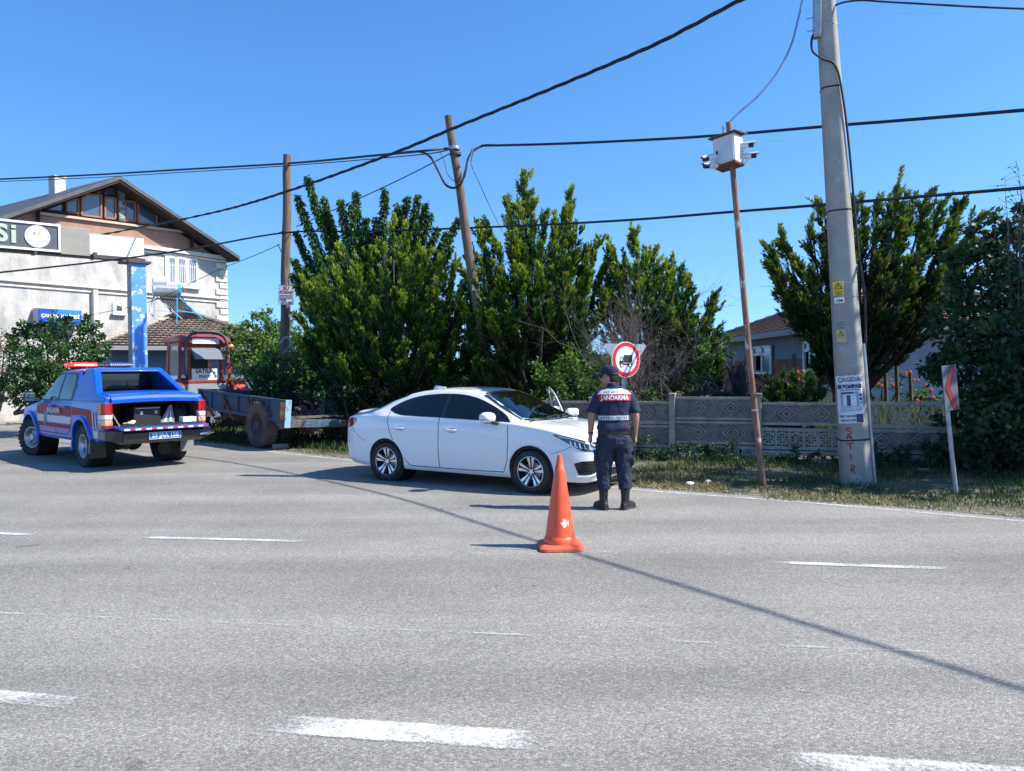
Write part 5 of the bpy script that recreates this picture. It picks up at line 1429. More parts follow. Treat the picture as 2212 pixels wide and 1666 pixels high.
CREAM = mat('stained_plaster', (.47, .455, .42), .9, col2=(.32, .305, .28), scale=1.8, lo=.45, hi=.64, bump=.35, bscale=9, col3=(.36, .32, .28), scale3=5, lo3=.60, hi3=.72, stretch=(1, 1, .55))
BROWN = mat('brown_cladding', (.36, .20, .145), .85, col2=(.29, .165, .125), scale=1.2, stretch=(1, 1, .4), col3=(.42, .29, .23), scale3=6, lo3=.6, hi3=.7)
DKWOOD = mat('dark_wood', (.030, .019, .016), .85)
ORWOOD = mat('orange_wood', (.34, .14, .07), .7, col2=(.28, .11, .06), scale=5)
PANE = mat('window_pane', (.06, .09, .13), .06, spec=.9)
SLATE = mat('dark_sheet_roof', (.055, .058, .065), .6, col2=(.09, .09, .09), scale=2)
PALETRIM = mat('pale_trim', (.64, .60, .53), .85, col2=(.5, .46, .4), scale=4)
BH = R(57.3)
BO = at(490, 690, 36.0); BO.z = 0
bf = Vector((math.cos(BH), math.sin(BH), 0)); bn = Vector((math.sin(BH), -math.cos(BH), 0))   # along facade, outwards
def HF(cx, cy, off=0.0):
    p = onplane(cx / 4.0, 328.4 + cy / 4.0, BO + bn * off, bn)
    return ((p - BO).dot(bf), p.z)
def big_house():
    root = thing('house', 'large gabled house with cream plaster walls and glazed brown attic', 'house', BO, BH)
    xl = -11.2
    zr = HF(1040, 205, .9); ze = HF(2078, 905, .9); zl = HF(0, 560, .9)
    sl = (zr[1] - zl[1]) / (zr[0] - zl[0]); xle = xl - .9; zle = zr[1] - sl * (zr[0] - xle)
    b0 = HF(780, 740); b1 = HF(1945, 900)
    zb = (b0[1] + b1[1]) / 2
    # walls
    mb = MB(); mb.box((xl / 2, 4.5, zb / 2), (-xl, 9, zb)); mb.build('wall', CREAM, root)
    rz = lambda x: (zr[1] - (x - zr[0]) * (zr[1] - ze[1]) / (ze[0] - zr[0])) if x > zr[0] else zr[1] - sl * (zr[0] - x)
    g = [(xl + .02, zb), (-.02, zb), (-.02, rz(-.02) - .28), (zr[0], zr[1] - .28), (xl + .02, rz(xl) - .28)]
    mb = MB(); mb.prism(g, .02, 8.9); mb.build('attic_wall', BROWN, root)
    # roof
    for nm, A, B in (('roof', (zr[0], zr[1]), (ze[0], ze[1])), ('roof', (zr[0], zr[1]), (xle, zle))):
        d = np.array(B) - np.array(A); n = np.array((d[1], -d[0])) / np.linalg.norm(d); n = n if n[1] < 0 else -n
        th = .14; q = [A, B, (B[0] + n[0] * th, B[1] + n[1] * th), (A[0] + n[0] * th * 0, A[1] - th * 1.1)]
        mb = MB(); mb.prism(q, -.9, 9.6); rf = mb.build(nm, SLATE, root)
        q2 = [(A[0], A[1] - .13), (B[0], B[1] - .11), (B[0], B[1] - .17), (A[0], A[1] - .26)]
        mb = MB(); mb.prism(q2, -.86, -.80); mb.build('barge_board', DKWOOD, rf)
        mb = MB(); mb.prism([(A[0], A[1] - .20), (B[0], B[1] - .17), (B[0], B[1] - .20), (A[0], A[1] - .24)], -.80, .0); mb.build('soffit', DKWOOD, rf)
    # chimney
    c0 = HF(445, 400, -3); c1 = HF(543, 235, -3)
    mb = MB(); xc = (c0[0] + c1[0]) / 2; mb.box((xc, 3, c1[1] - 1.1), (.46, .5, 2.2)); mb.box((xc, 3, c1[1] + .02), (.52, .56, .06)); mb.build('chimney', mat('chimney_render', (.52, .50, .46), .9, col2=(.4, .38, .35), scale=5), root, bevel=.01)
    # attic glazing
    panes = [[(370, 505), (540, 440), (540, 520)], [(568, 440), (668, 408), (668, 530), (568, 518)], [(698, 400), (750, 370), (865, 375), (865, 568), (698, 545)], [(795, 355), (868, 330), (868, 365)],
             [(900, 395), (988, 405), (988, 578), (900, 572)], [(888, 320), (985, 293), (998, 380), (888, 370)], [(1075, 425), (1160, 435), (1160, 605), (1075, 590)], [(1062, 325), (1165, 395), (1165, 412), (1062, 400)],
             [(1185, 430), (1225, 440), (1345, 515), (1345, 628), (1185, 612)], [(1368, 540), (1455, 590), (1455, 650), (1368, 632)], [(1485, 620), (1570, 670), (1485, 660)]]
    back = [HF(330, 515), HF(1010, 262), HF(1060, 262), HF(1600, 690), HF(1560, 700)]
    mb = MB(); mb.prism(back, -.02, .02); fr = mb.build('glazing_frame', DKWOOD, root)
    for i, q in enumerate(panes):
        P = [HF(*p) for p in q]; w = thing('attic_window', None, None); w.parent = root
        mb = MB(); mb.prism(P, -.05, -.03); mb.build('pane', PANE, w)
        mb = MB(); k = len(P)
        for j in range(k):
            a, b = P[j], P[(j + 1) % k]; mb.beam((a[0], -.06, a[1]), (b[0], -.06, b[1]), .07, .07, up=Vector((0, 1, 0)))
        mb.build('frame', ORWOOD if i in (4,) or i in (1, 2, 6, 8) else DKWOOD, w)
    s0, s1 = HF(330, 530), HF(1700, 708)
    mb = MB(); mb.beam((s0[0], -.07, s0[1]), (s1[0], -.07, s1[1] - .0), .10, .09); mb.build('sill', mat('tan_sill', (.5, .40, .31), .8), root)
    p0, p1 = HF(1012, 600), HF(1060, 300)
    mb = MB(); mb.box(((p0[0] + p1[0]) / 2, -.08, (p0[1] + p1[1]) / 2), (abs(p1[0] - p0[0]), .16, p1[1] - p0[1])); mb.build('stone_pier', mat('rough_stone', (.35, .31, .28), .95, col2=(.12, .1, .09), scale=4, lo=.45, hi=.55, bump=.6, bscale=8), root)
    for cx, y0, y1 in ((1660, 690, 840), (330, 500, 650)):
        a, b = HF(cx, y0, .1), HF(cx, y1, .1); mb = MB(); mb.beam((a[0], -.1, a[1]), (b[0], -.1, b[1]), .10, .10); mb.build('roof_strut', DKWOOD, root)
    # eave band, storey band, quoins, pilaster
    mb = MB(); mb.box((xl / 2 + .0, -.10, zb - .10), (-xl + .12, .22, .16)); mb.box((xl / 2, -.05, zb - .26), (-xl + .1, .10, .10)); mb.build('eave_band', PALETRIM, root, bevel=.01)
    m0, m1 = HF(0, 1130), HF(1930, 1285); zm = (m0[1] + m1[1]) / 2
    mb = MB(); mb.box((xl / 2, -.06, zm + .10), (-xl + .06, .12, .08)); mb.box((xl / 2, -.03, zm - .08), (-xl + .04, .06, .07)); mb.build('storey_band', PALETRIM, root, bevel=.01)
    k = 0; z = .2
    while z < zb - .6:
        w = .62 if k % 2 else .42; mb = MB(); mb.box((-w / 2 + .03, -.02, z + .13), (w, .10, .24)); mb.box((-.0, .2, z + .13), (.07, .5, .24)); mb.build('quoin', PALETRIM, root, bevel=.012) ; z += .30; k += 1
    a, b = HF(785, 1185), HF(832, 1525)
    mb = MB(); mb.box(((a[0] + b[0]) / 2, -.09, zm / 2), (b[0] - a[0], .2, zm)); mb.build('pilaster', PALETRIM, root, bevel=.01)
    # windows
    def window(rect, panes, glassm, grid=False, name='window'):
        a, b = HF(*rect[0]), HF(*rect[1]); z0, z1 = a[1], b[1]
        w = thing(name, None, None); w.parent = root
        mb = MB(); cx, cz, W, Hh = (a[0] + b[0]) / 2, (z0 + z1) / 2, abs(b[0] - a[0]), abs(z1 - z0)
        mb.box((cx, -.03, cz), (W, .06, Hh)); mb.build('surround', WHITEPLAIN, w, bevel=.01)
        for q in panes:
            p, r = HF(*q[0]), HF(*q[1]); mb = MB(); mb.box(((p[0] + r[0]) / 2, -.065, (p[1] + r[1]) / 2), (abs(r[0] - p[0]), .02, abs(r[1] - p[1]))); pn = mb.build('pane', glassm, w)
            mb = MB(); ww, hh = abs(r[0] - p[0]), abs(r[1] - p[1])
            for s in (-1, 1): mb.box(((p[0] + r[0]) / 2 + s * ww / 2, -.08, (p[1] + r[1]) / 2), (.05, .03, hh + .05)); mb.box(((p[0] + r[0]) / 2, -.08, (p[1] + r[1]) / 2 + s * hh / 2), (ww, .03, .05))
            if grid:
                for t in (-.25, 0, .25): mb.box(((p[0] + r[0]) / 2 + t * ww, -.082, (p[1] + r[1]) / 2 - hh * .08), (.018, .015, hh * .75))
                mb.box(((p[0] + r[0]) / 2, -.082, (p[1] + r[1]) / 2 + hh * .2), (ww, .015, .018))
            mb.build('frame', WHITEPLAIN, w)
        mb = MB(); mb.box((cx, -.09, z0 - .04), (W + .14, .18, .07)); mb.build('sill', PALETRIM, w, bevel=.008)
    CUR = mat('curtained_pane', (.11, .14, .18), .12, col2=(.28, .31, .34), scale=2.2, stretch=(6, 6, .4), lo=.45, hi=.6, spec=.8)
    window([(1425, 1150), (1705, 905)], [[(1450, 1128), (1505, 918)], [(1532, 1135), (1596, 928)], [(1620, 1140), (1688, 938)]], CUR, True)
    window([(970, 1395), (1068, 1305)], [[(990, 1380), (1048, 1325)]], mat('dim_pane', (.06, .055, .05), .2, col2=(.2, .18, .16), scale=6))
    # shop sign box
    a, b = HF(330, 1485, .45), HF(705, 1375, .45)
    sg = thing('shop_sign', None, None); sg.parent = root
    zc, hh = (a[1] + b[1]) / 2, .62
    mb = MB(); mb.box(((a[0] + b[0]) / 2, -.25, zc), (b[0] - a[0], .40, hh)); mb.build('sign_box', mat('sign_grey', (.38, .39, .42), .6), sg, bevel=.01)
    mb = MB(); mb.box(((a[0] + b[0]) / 2, -.46, zc), (b[0] - a[0] - .03, .02, hh - .03)); fb = mb.build('sign_face', mat('sign_blue', (.02, .09, .42), .35), sg)
    for cx_, r, c in ((.35, .30, (.03, .20, .65)), (-.75, .42, (.015, .06, .33)), (.0, .18, (.05, .30, .75))):
        pts = []
        for t in np.linspace(0, 2 * math.pi, 48, endpoint=False):
            x = max(a[0] + .04, min(b[0] - .04, (a[0] + b[0]) / 2 + cx_ + r * 1.6 * math.cos(t))); z = zc + max(-.29, min(.29, .30 + r * math.sin(t))); pts.append((x, z))
        mb = MB(); mb.prism(pts, -.474 - r * .003, -.472 - r * .003); mb.build('sign_swirl', mat('swirl%d' % int(r * 100), c, .4), fb)
    add_text('sign_lettering', 'ÇAN BAKKALİYESİ', .165, WHITEPLAIN, fb, ((a[0] + b[0]) / 2, -.482, zc + .03), (1, 0, 0), (0, 0, 1), bold=.006)
    return root
big_house()

def sign_gantry():
    hd = R(40); o = at(305, 700, 22.0); o.z = 0
    f = Vector((math.cos(hd), math.sin(hd), 0)); n = Vector((math.sin(hd), -math.cos(hd), 0))
    def S(cx, cy, off=0): p = onplane(cx / 4.0, 328.4 + cy / 4.0, o + n * off, n); return ((p - o).dot(f), p.z)
    root = thing('sign_gantry', 'long shop sign board carried on a peeling blue and grey pillar', 'sign', o, hd)
    p0, p1 = S(1180, 960, .22), S(1262, 960, .22)
    w = .40; zt = p0[1]; xc = p1[0] - w / 2
    pm = bpy.data.materials.new('peeling_blue'); pm = mat('peeling_blue_paint', (.10, .30, .78), .6, col2=(.62, .66, .70), scale=5.5, lo=.57, hi=.60, bump=.3, bscale=9, col3=(.05, .17, .55), scale3=1.2, lo3=.55, hi3=.7)
    pg = mat('grey_patched_plaster', (.34, .34, .36), .85, col2=(.5, .48, .46), scale=4, lo=.5, hi=.56, bump=.4, bscale=10, col3=(.18, .19, .22), scale3=7, lo3=.58, hi3=.64)
    mb = MB(); x0, x1 = xc - w / 2, xc + w / 2
    vs = [(x0, -.22, 0), (x1, -.22, 0), (x1, .22, 0), (x0, .22, 0)] + [(x0, -.22, zt), (x1, -.22, zt), (x1, .22, zt), (x0, .22, zt)]
    mb.add(vs, [(0, 1, 5, 4)], 0); mb.add(vs, [(1, 2, 6, 5), (2, 3, 7, 6), (3, 0, 4, 7), (4, 5, 6, 7)], 1); mb.build('pillar', [pm, pg], root, bevel=.012)
    for k in range(9):
        mb = MB(); z = .3 + k * .52; mb.box((x0 - .004, random.uniform(-.06, .06), z + .2), (.012, .30, .42)); mb.build('loose_tile', pg, root, bevel=.003)
    mb = MB(); mb.box((xc - .05, 0, zt + .03), (w + .34, .6, .06)); mb.build('cap_plate', mat('dark_iron', (.05, .05, .055), .6), root)
    xe = -7.0
    # steel carrier under the boards
    mb = MB(); mb.box(((xe + x1) / 2, .0, zt + .10), (x1 - xe, .34, .08)); 
    for x in (-1.2, -2.6, -4.0, -5.4): mb.box((x, -.05, zt + .12), (.08, .5, .16))
    mb.build('carrier', mat('dark_iron', (.05, .05, .055), .6), root)
    # white peeled board
    a, b = S(780, 925, .2), S(1245, 800, .2); t = S(1000, 765, .2)
    zb0 = zt + .15; H = .56
    mb = MB(); mb.box(((a[0] + b[0]) / 2, -.02, zb0 + H / 2), (b[0] - a[0], .30, H)); mb.build('white_board', mat('peeled_white', (.72, .73, .73), .7, col2=(.45, .46, .42), scale=4, lo=.62, hi=.66, col3=(.25, .26, .24), scale3=3, lo3=.68, hi3=.71), root, bevel=.006)
    a2, b2 = S(530, 800, .3), S(778, 800, .3)
    mb = MB(); mb.box(((a2[0] + b2[0]) / 2, -.06, zb0 + .30), (b2[0] - a2[0], .42, .74)); mb.build('khaki_cabinet', mat('khaki_sheet', (.30, .285, .235), .6, col2=(.26, .25, .21), scale=3), root, bevel=.01)
    b3 = a2[0] - .01; zc = zb0 + .33; Hh = .72
    mb = MB(); mb.box(((xe + b3) / 2, -.08, zc), (b3 - xe, .42, Hh)); br = mb.build('sign_board', mat('sign_charcoal', (.085, .09, .10), .5), root)
    mb = MB()
    for z in (zc - Hh / 2 + .02, zc + Hh / 2 - .02): mb.box(((xe + b3) / 2, -.305, z), (b3 - xe, .035, .055))
    mb.box((b3 - .03, -.305, zc), (.055, .035, Hh)); mb.build('white_frame', WHITEPLAIN, br)
    SG = mat('pale_green_letters', (.42, .52, .38), .5)
    s = S(60, 720, .31)
    xs_ = S(138, 720, .31)[0]; add_text('sign_lettering', 'S', .60, SG, br, (xs_ - .17, -.30, zc - .0), (1, 0, 0), (0, 0, 1), bold=.02, extrude=.012, align='RIGHT')
    mb = MB(); mb.box((xs_ - .05, -.30, zc - .05), (.10, .03, .33)); mb.build('sign_lettering', SG, br); mb = MB(); mb.box((xs_ - .05, -.30, zc + .20), (.10, .03, .08)); mb.build('sign_lettering', SG, br)
    c = S(325, 765, .31); bx, r = c[0], .285
    mb = MB(); mb.lathe([(r, -.315), (r, -.302), (.001, -.302)], 48, 0, 'Y', (bx, 0, zc)); mb.lathe([(r, -.315), (.001, -.316)], 48, 0, 'Y', (bx, 0, zc)); bd = mb.build('badge', WHITEPLAIN, br)
    ik = mat('badge_ink', (.25, .24, .22), .6)
    for k in range(22):
        t = R(205 - k * 11); p = Vector((bx + math.cos(t) * r * .86, -.319, zc + math.sin(t) * r * .86)); mb = MB(); mb.box(p, (.022, .003, .03), M=Matrix.Rotation(math.pi / 2 - t, 3, 'Y')); mb.build('badge_mark', ik, bd)
    mb = MB(); mb.prism([(bx - .09, zc + .04), (bx - .04, zc + .04), (bx - .04, zc + .11), (bx - .09, zc + .11)], -.321, -.318); mb.build('badge_mark', ik, bd)
    mb = MB(); mb.lathe([(.045, -.321), (.001, -.322)], 20, 0, 'Y', (bx + .05, 0, zc + .075)); mb.build('badge_mark', mat('badge_olive', (.45, .45, .1), .6), bd)
    for dz, w_ in ((-.04, .10), (-.12, .20), (-.20, .14)): mb = MB(); mb.box((bx, -.319, zc + dz), (w_, .003, .012)); mb.build('badge_mark', ik, bd)
sign_gantry()

def cottage():
    o = Vector((-13.2, 25.4, 0)); hd = R(30)
    root = thing('house', 'low dark blue cottage with a weathered brown tiled hip roof', 'house', o, hd)
    W = 5.2; ze = 2.62
    mb = MB(); mb.box((W / 2, W / 2, ze / 2), (W, W, ze)); mb.build('wall', mat('dusk_blue_plaster', (.10, .17, .25), .9, col2=(.14, .2, .27), scale=2), root)
    TL = tile_mat('brown_tiles', (.20, .135, .105), (.27, .20, .16))
    e = .5; A = [(-e, -e), (W + e, -e), (W + e, W + e), (-e, W + e)]; ap = (W / 2, W / 2, 3.98)
    for i in range(4):
        a, b = A[i], A[(i + 1) % 4]
        m_ = ((a[0] + b[0]) / 2, (a[1] + b[1]) / 2)
        roof_slope('roof', [(a[0], a[1], ze), (b[0], b[1], ze), tuple(Vector(ap) + Vector((.01 * (b[0] - a[0]), .01 * (b[1] - a[1]), 0))), tuple(Vector(ap) - Vector((.01 * (b[0] - a[0]), .01 * (b[1] - a[1]), 0)))], TL, root)
        mb = MB(); mb.tube([(a[0], a[1], ze + .06), (ap[0], ap[1], ap[2] + .06)], .09, 8); mb.build('ridge_tiles', mat('ridge_mortar', (.38, .33, .28), .95, col2=(.22, .17, .14), scale=6, bump=.6, bscale=9), root, smooth=40)
        mb = MB(); mb.beam((a[0], a[1], ze - .08), (b[0], b[1], ze - .08), .04, .14); mb.build('fascia', mat('grey_fascia', (.28, .29, .30), .8), root)
    # pale things on the porch side
    for x in (1.0, 1.75):
        mb = MB(); mb.box((x, -.03, 1.1), (.55, .05, 1.0)); mb.build('window', mat('pale_pane', (.5, .58, .62), .2), root)
cottage()
def solar():
    o = at(350, 660, 27.6); 
    root = thing('solar_heater', 'solar water heater with blue capped tank on the cottage roof', 'solar heater', (o.x, o.y, 0), R(32))
    z = lambda v: 1.7 + (805 - v) * 27.6 / 1662
    ty = mat('tank_grey', (.40, .42, .45), .35, metal=.3); sky_ = mat('tank_blue', (.02, .38, .62), .4)
    zt = z(624)
    mb = MB(); mb.tube([(-.30, 0, zt - .06), (.52, 0, zt - .02)], .21, 24); tk = mb.build('tank', ty, root, smooth=40)
    mb = MB(); mb.tube([(.52, 0, zt - .02), (.60, 0, zt - .015), (.63, 0, zt - .015)], [.215, .21, .17], 24); mb.build('tank_cap', sky_, tk, smooth=40)
    for x_, w_ in ((-.12, .14), (.10, .22), (.34, .16)): mb = MB(); mb.box((x_, -.210, zt), (w_, .012, .07)); mb.build('tank_mark', mat('ink_faded', (.24, .26, .30), .7), tk)
    mb = MB(); mb.tube([(-.28, .1, zt + .30), (.18, .1, zt + .32)], .15, 20); mb.build('header_tank', WHITEPLAIN, root, smooth=40)
    mb = MB(); mb.box((-.15, .1, zt + .16), (.05, .05, .2)); mb.build('header_stand', ty, root)
    mb = MB()
    for k in range(12): mb.tube([(-.18 + k * .066, -.02, zt - .10), (.62 + k * .066, .35, zt - 1.15)], .024, 8)
    mb.build('collector_tubes', mat('collector_dark', (.03, .04, .06), .25), root, smooth=40)
    for (x, c) in ((-.25, ty), (.50, sky_)):
        for a, b in (((x, -.05, zt - .15), (x - .03, -.1, zt - 1.30)), ((x, -.05, zt - .2), (x + 1.05, .32, zt - 1.12)), ((x - .02, -.08, zt - .75), (x + .62, .15, zt - .80))):
            mb = MB(); mb.beam(a, b, .035); mb.build('stand_leg', c, root)
    mb = MB(); mb.tube(smooth3([(-.25, 0, zt - .2), (-.4, 0, zt - .8), (-.1, -.1, zt - 1.1), (.2, -.1, zt - 1.0)]), .025, 6); mb.build('pipe', mat('white_pipe', (.6, .6, .58), .6), root)
solar()

def right_house():
    x0, y0, y1, x1 = 9.45, 24.2, 34.4, 19.5; ze = 2.95
    root = thing('house', 'single storey house with grey blue and brick red walls behind the garden', 'house', (0, 0, 0))
    GB = mat('grey_blue_plaster', (.16, .20, .25), .9, col2=(.19, .23, .28), scale=1.5); BR = mat('brick_red_paint', (.24, .085, .055), .9, col2=(.19, .07, .05), scale=3)
    PL = mat('pale_lilac_plaster', (.40, .41, .45), .9, col2=(.33, .34, .37), scale=2)
    mb = MB(); mb.add([(x0, y0, 0), (x1, y0, 0), (x1, y1, 0), (x0, y1, 0), (x0, y0, ze), (x1, y0, ze), (x1, y1, ze), (x0, y1, ze)], [(3, 0, 4, 7), (2, 3, 7, 6)], 0)
    mb.add([(x0, y0, 0), (x1, y0, 0), (x1, y1, 0), (x0, y1, 0), (x0, y0, ze), (x1, y0, ze), (x1, y1, ze), (x0, y1, ze)], [(0, 1, 5, 4), (1, 2, 6, 5), (4, 5, 6, 7)], 1); mb.build('wall', [GB, PL], root)
    mb = MB(); mb.box((x0 - .004, (y0 + y1) / 2, 1.0), (.05, y1 - y0, 2.0)); mb.build('lower_wall', BR, root)
    TL = tile_mat('red_tiles', (.36, .19, .125), (.27, .14, .10))
    e = .55; xa, xb, ya, yb = x0 - e, x1 + e, y0 - e, y1 + e; zr = 5.0; xm = (xa + xb) / 2; in_ = (yb - ya) / 2; xr = xa + in_ * .92; xs_ = xb - in_ * .92; ym = (ya + yb) / 2
    roof_slope('roof', [(xa, yb, ze), (xa, ya, ze), (xr, ym - .01, zr), (xr, ym + .01, zr)], TL, root)
    roof_slope('roof', [(xa, ya, ze), (xb, ya, ze), (xs_, ym, zr), (xr, ym, zr)], TL, root)
    roof_slope('roof', [(xb, ya, ze), (xb, yb, ze), (xs_, ym + .01, zr), (xs_, ym - .01, zr)], TL, root)
    roof_slope('roof', [(xb, yb, ze), (xa, yb, ze), (xr, ym, zr), (xs_, ym, zr)], TL, root)
    rm = mat('ridge_grey', (.22, .20, .19), .9)
    for a in ((xa, yb), (xa, ya)):
        P0, P1 = Vector((a[0], a[1], ze + .05)), Vector((xr, ym, zr + .05))
        for k in range(16): 
            q0, q1 = P0.lerp(P1, k / 16), P0.lerp(P1, (k + .9) / 16); mb = MB(); mb.tube([q0, q1], [.12, .09], 8); mb.build('ridge_tile', rm, root, smooth=40)
    mb = MB(); mb.box((xa, (ya + yb) / 2, ze - .10), (.04, yb - ya, .20)); mb.box(((xa + xb) / 2, ya, ze - .10), (xb - xa, .04, .20)); mb.build('fascia', mat('grey_fascia', (.28, .29, .30), .8), root)
    n = Vector((1, 0, 0)); P = Vector((x0 - .03, 0, 0))
    def W(u, v): q = onplane(u, v, P, n); return q.y, q.z
    CUR = mat('curtained_pane', (.22, .27, .33), .12)
    for ua, va, ub, vb in ((1631, 806, 1669, 748), (1741, 802, 1768, 738)):
        a, b = W(ua, va), W(ub, vb); w = thing('window', None, None); w.parent = root
        cy, cz, wy, wz = (a[0] + b[0]) / 2, (a[1] + b[1]) / 2, abs(a[0] - b[0]), abs(a[1] - b[1])
        mb = MB(); mb.box((x0 - .06, cy, cz), (.03, wy, wz)); mb.build('pane', CUR, w)
        mb = MB()
        for s in (-1, 0, 1): mb.box((x0 - .09, cy + s * wy / 2, cz), (.06, .09, wz + .08))
        for t in (-.5, .22, .5): mb.box((x0 - .09, cy, cz + t * wz), (.06, wy, .08))
        mb.build('frame', WHITEPLAIN, w)
        mb = MB(); mb.box((x0 - .07, cy + wy * .2, cz - .1 * wz), (.01, wy * .35, wz * .6)); mb.build('curtain', mat('net_curtain', (.5, .5, .48), .9), w)
right_house()
def garden_shed():
    p = at(22, 825, 31)
    root = thing('outbuilding', 'low white walled outbuilding at the far left behind the bush', 'building', (p.x - 3.4, p.y, 0), R(10))
    mb = MB(); mb.box((1.5, 2, 1.1), (6, 4, 2.2)); mb.build('wall', mat('white_wash', (.62, .62, .6), .9, col2=(.45, .44, .42), scale=2), root)
    mb = MB(); mb.hexa([(-1.8, -.4, 2.2), (4.8, -.4, 2.2), (4.8, 4.3, 2.5), (-1.8, 4.3, 2.5)], [(-1.8, -.4, 2.3), (4.8, -.4, 2.3), (4.8, 4.3, 2.6), (-1.8, 4.3, 2.6)]); mb.build('roof', SLATE, root)
    for x in (-.2, 2.6): mb = MB(); mb.box((x, -.02, 1.2), (.8, .06, .9)); mb.build('window', PANE, root)
garden_shed()
# ================================================================ POLES, SIGNS, WALL, CABLES
CONC = mat('pole_concrete', (.34, .32, .29), .85, col2=(.27, .255, .235), scale=2.2, bump=.15, bscale=40, col3=(.42, .40, .37), scale3=7, lo3=.6, hi3=.7)
WCONC = mat('wall_concrete', (.46, .395, .31), .95, col2=(.30, .255, .20), scale=3, bump=.4, bscale=30, col3=(.30, .28, .25), scale3=9, lo3=.6, hi3=.7)
WRECESS = mat('darkened_recess', (.26, .225, .175), .95, col2=(.17, .145, .115), scale=4, bump=.4, bscale=30)  # panel ground coloured darker than the ridges, so relief reads without direct light
CABLE = mat('cable_black', (.012, .013, .018), .6)
TIMBER = mat('pole_timber', (.17, .125, .09), .95, col2=(.09, .068, .052), scale=5, stretch=(5, 5, .35), bump=.7, bscale=12, col3=(.25, .19, .13), scale3=4, lo3=.55, hi3=.7)
GALV = mat('galvanised', (.42, .43, .44), .45, metal=.6, col2=(.32, .33, .34), scale=8)
def concrete_pole():
    B = G(1850, 1046); B.z = 0
    top = at(1783, 0, B.y); L = (top - B); H = L.length; zx = L.normalized()
    Ht = H * 1.32
    nrm_ = Vector((-.22, -.975, 0)); nrm_ = (nrm_ - zx * nrm_.dot(zx)).normalized(); xx = nrm_.cross(zx) * -1
    if xx.x < 0: xx = -xx
    M = Matrix((xx, -nrm_, zx)).transposed().to_4x4(); M.translation = B
    root = bpy.data.objects.new('utility_pole', None); COL.objects.link(root); root.matrix_world = M
    tag(root, 'thick tapering concrete utility pole with posters and red graffiti', 'utility pole')
    def hw(z): return .205 - .0115 * z
    def sec(z, c=.36):
        a = hw(z); k = a * c
        return [Vector(p) for p in ((-a + k, -a, z), (a - k * 1.3, -a, z), (a, -a + k * 1.3, z), (a, a - k, z), (a - k, a, z), (-a + k, a, z), (-a, a - k, z), (-a, -a + k, z))]
    mb = MB(); mb.rings([sec(z) for z in (-.2, .0, 2, 4, 6, 8, Ht)]); mb.build('pole', CONC, root, bevel=.03, segs=3)
    def L2(u, v, off=.0):       # picture point -> (x, z) on the pole's front face
        p = onplane(u, v, B + M.to_3x3() @ Vector((0, -.19, 0)), nrm_); q = M.inverted() @ p; return q.x, q.z
    fy = lambda z: -hw(z) - .004
    def plate(name, u0, v0, u1, v1, m, t=.006, tilt=0):
        a, b = L2(u0, v1), L2(u1, v0); cx, cz = (a[0] + b[0]) / 2, (a[1] + b[1]) / 2; w, h = abs(b[0] - a[0]), abs(b[1] - a[1])
        mb = MB(); y = fy(cz); mb.box((cx, y - t / 2, cz), (w, t, h)); return mb.build(name, m, root, bevel=.003), cx, cz, w, h, y - t
    YEL = mat('warning_yellow', (.72, .50, .03), .5, col2=(.62, .42, .03), scale=9); INK = mat('ink_black', (.02, .02, .025), .7)
    o, cx, cz, w, h, y = plate('warning_plate', 1800, 607, 1822, 640, YEL)
    def tri(o, cx, cz, r, y, m):
        mb = MB()
        P = [(cx + r * math.cos(t), cz + r * math.sin(t)) for t in (R(90), R(210), R(330))]
        for i in range(3): a, b = P[i], P[(i + 1) % 3]; mb.beam((a[0], y - .002, a[1]), (b[0], y - .002, b[1]), r * .14, .003, up=Vector((0, 1, 0)))
        mb.prism([(cx + .1 * r, cz + .55 * r), (cx - .18 * r, cz + .02 * r), (cx + .02 * r, cz + .02 * r), (cx - .06 * r, cz - .35 * r), (cx + .2 * r, cz + .14 * r), (cx + .0 * r, cz + .14 * r)], y - .004, y - .001); mb.build('warning_symbol', m, o)
    tri(o, cx, cz + h * .12, h * .30, y, INK)
    for k in range(3): mb = MB(); mb.box((cx, y - .002, cz - h * .22 - k * .022), (w * (.7 - .1 * k), .003, .008)); mb.build('warning_line', INK, o)
    o, cx, cz, w, h, y = plate('number_plate', 1803, 642, 1823, 656, WHITEPLAIN)
    add_text('plate_text', '312048', h * .72, INK, o, (cx, y - .002, cz - h * .08), (1, 0, 0), (0, 0, 1), bold=.002, sx=w / (h * .72 * 3.9))
    o, cx, cz, w, h, y = plate('recess_plate', 1806, 691, 1826, 741, mat('dull_steel_plate', (.27, .26, .24), .6))
    mb = MB(); mb.box((cx, y - .003, cz - h * .12), (w * .8, .005, h * .34)); o2 = mb.build('small_warning', mat('faded_yellow', (.5, .40, .16), .6), o); tri(o2, cx, cz - h * .13, h * .15, y - .006, INK)
    mb = MB(); mb.box((cx, y - .003, cz - h * .40), (w * .8, .005, h * .16)); mb.build('faded_label', mat('faded_yellow', (.5, .40, .16), .6), o)
    for k, z in enumerate((.40, .28, .16)): mb = MB(); mb.box((cx, y - .003, cz + h * z), (w * .7, .004, h * .05)); mb.build('stamped_line', mat('dull_ink', (.15, .15, .15), .6), o)
    # poster
    zc0 = L2(1835, 915)[1]; zc1 = L2(1835, 811)[1]; PH = zc1 - zc0
    PAPER = mat('poster_paper', (.70, .73, .76), .6, col2=(.60, .63, .67), scale=6); NB = mat('poster_navy', (.035, .055, .16), .6); TQ = mat('poster_teal', (.12, .42, .52), .6)
    pw = .36; px = L2(1835, 862)[0]; mid = (zc0 + zc1) / 2
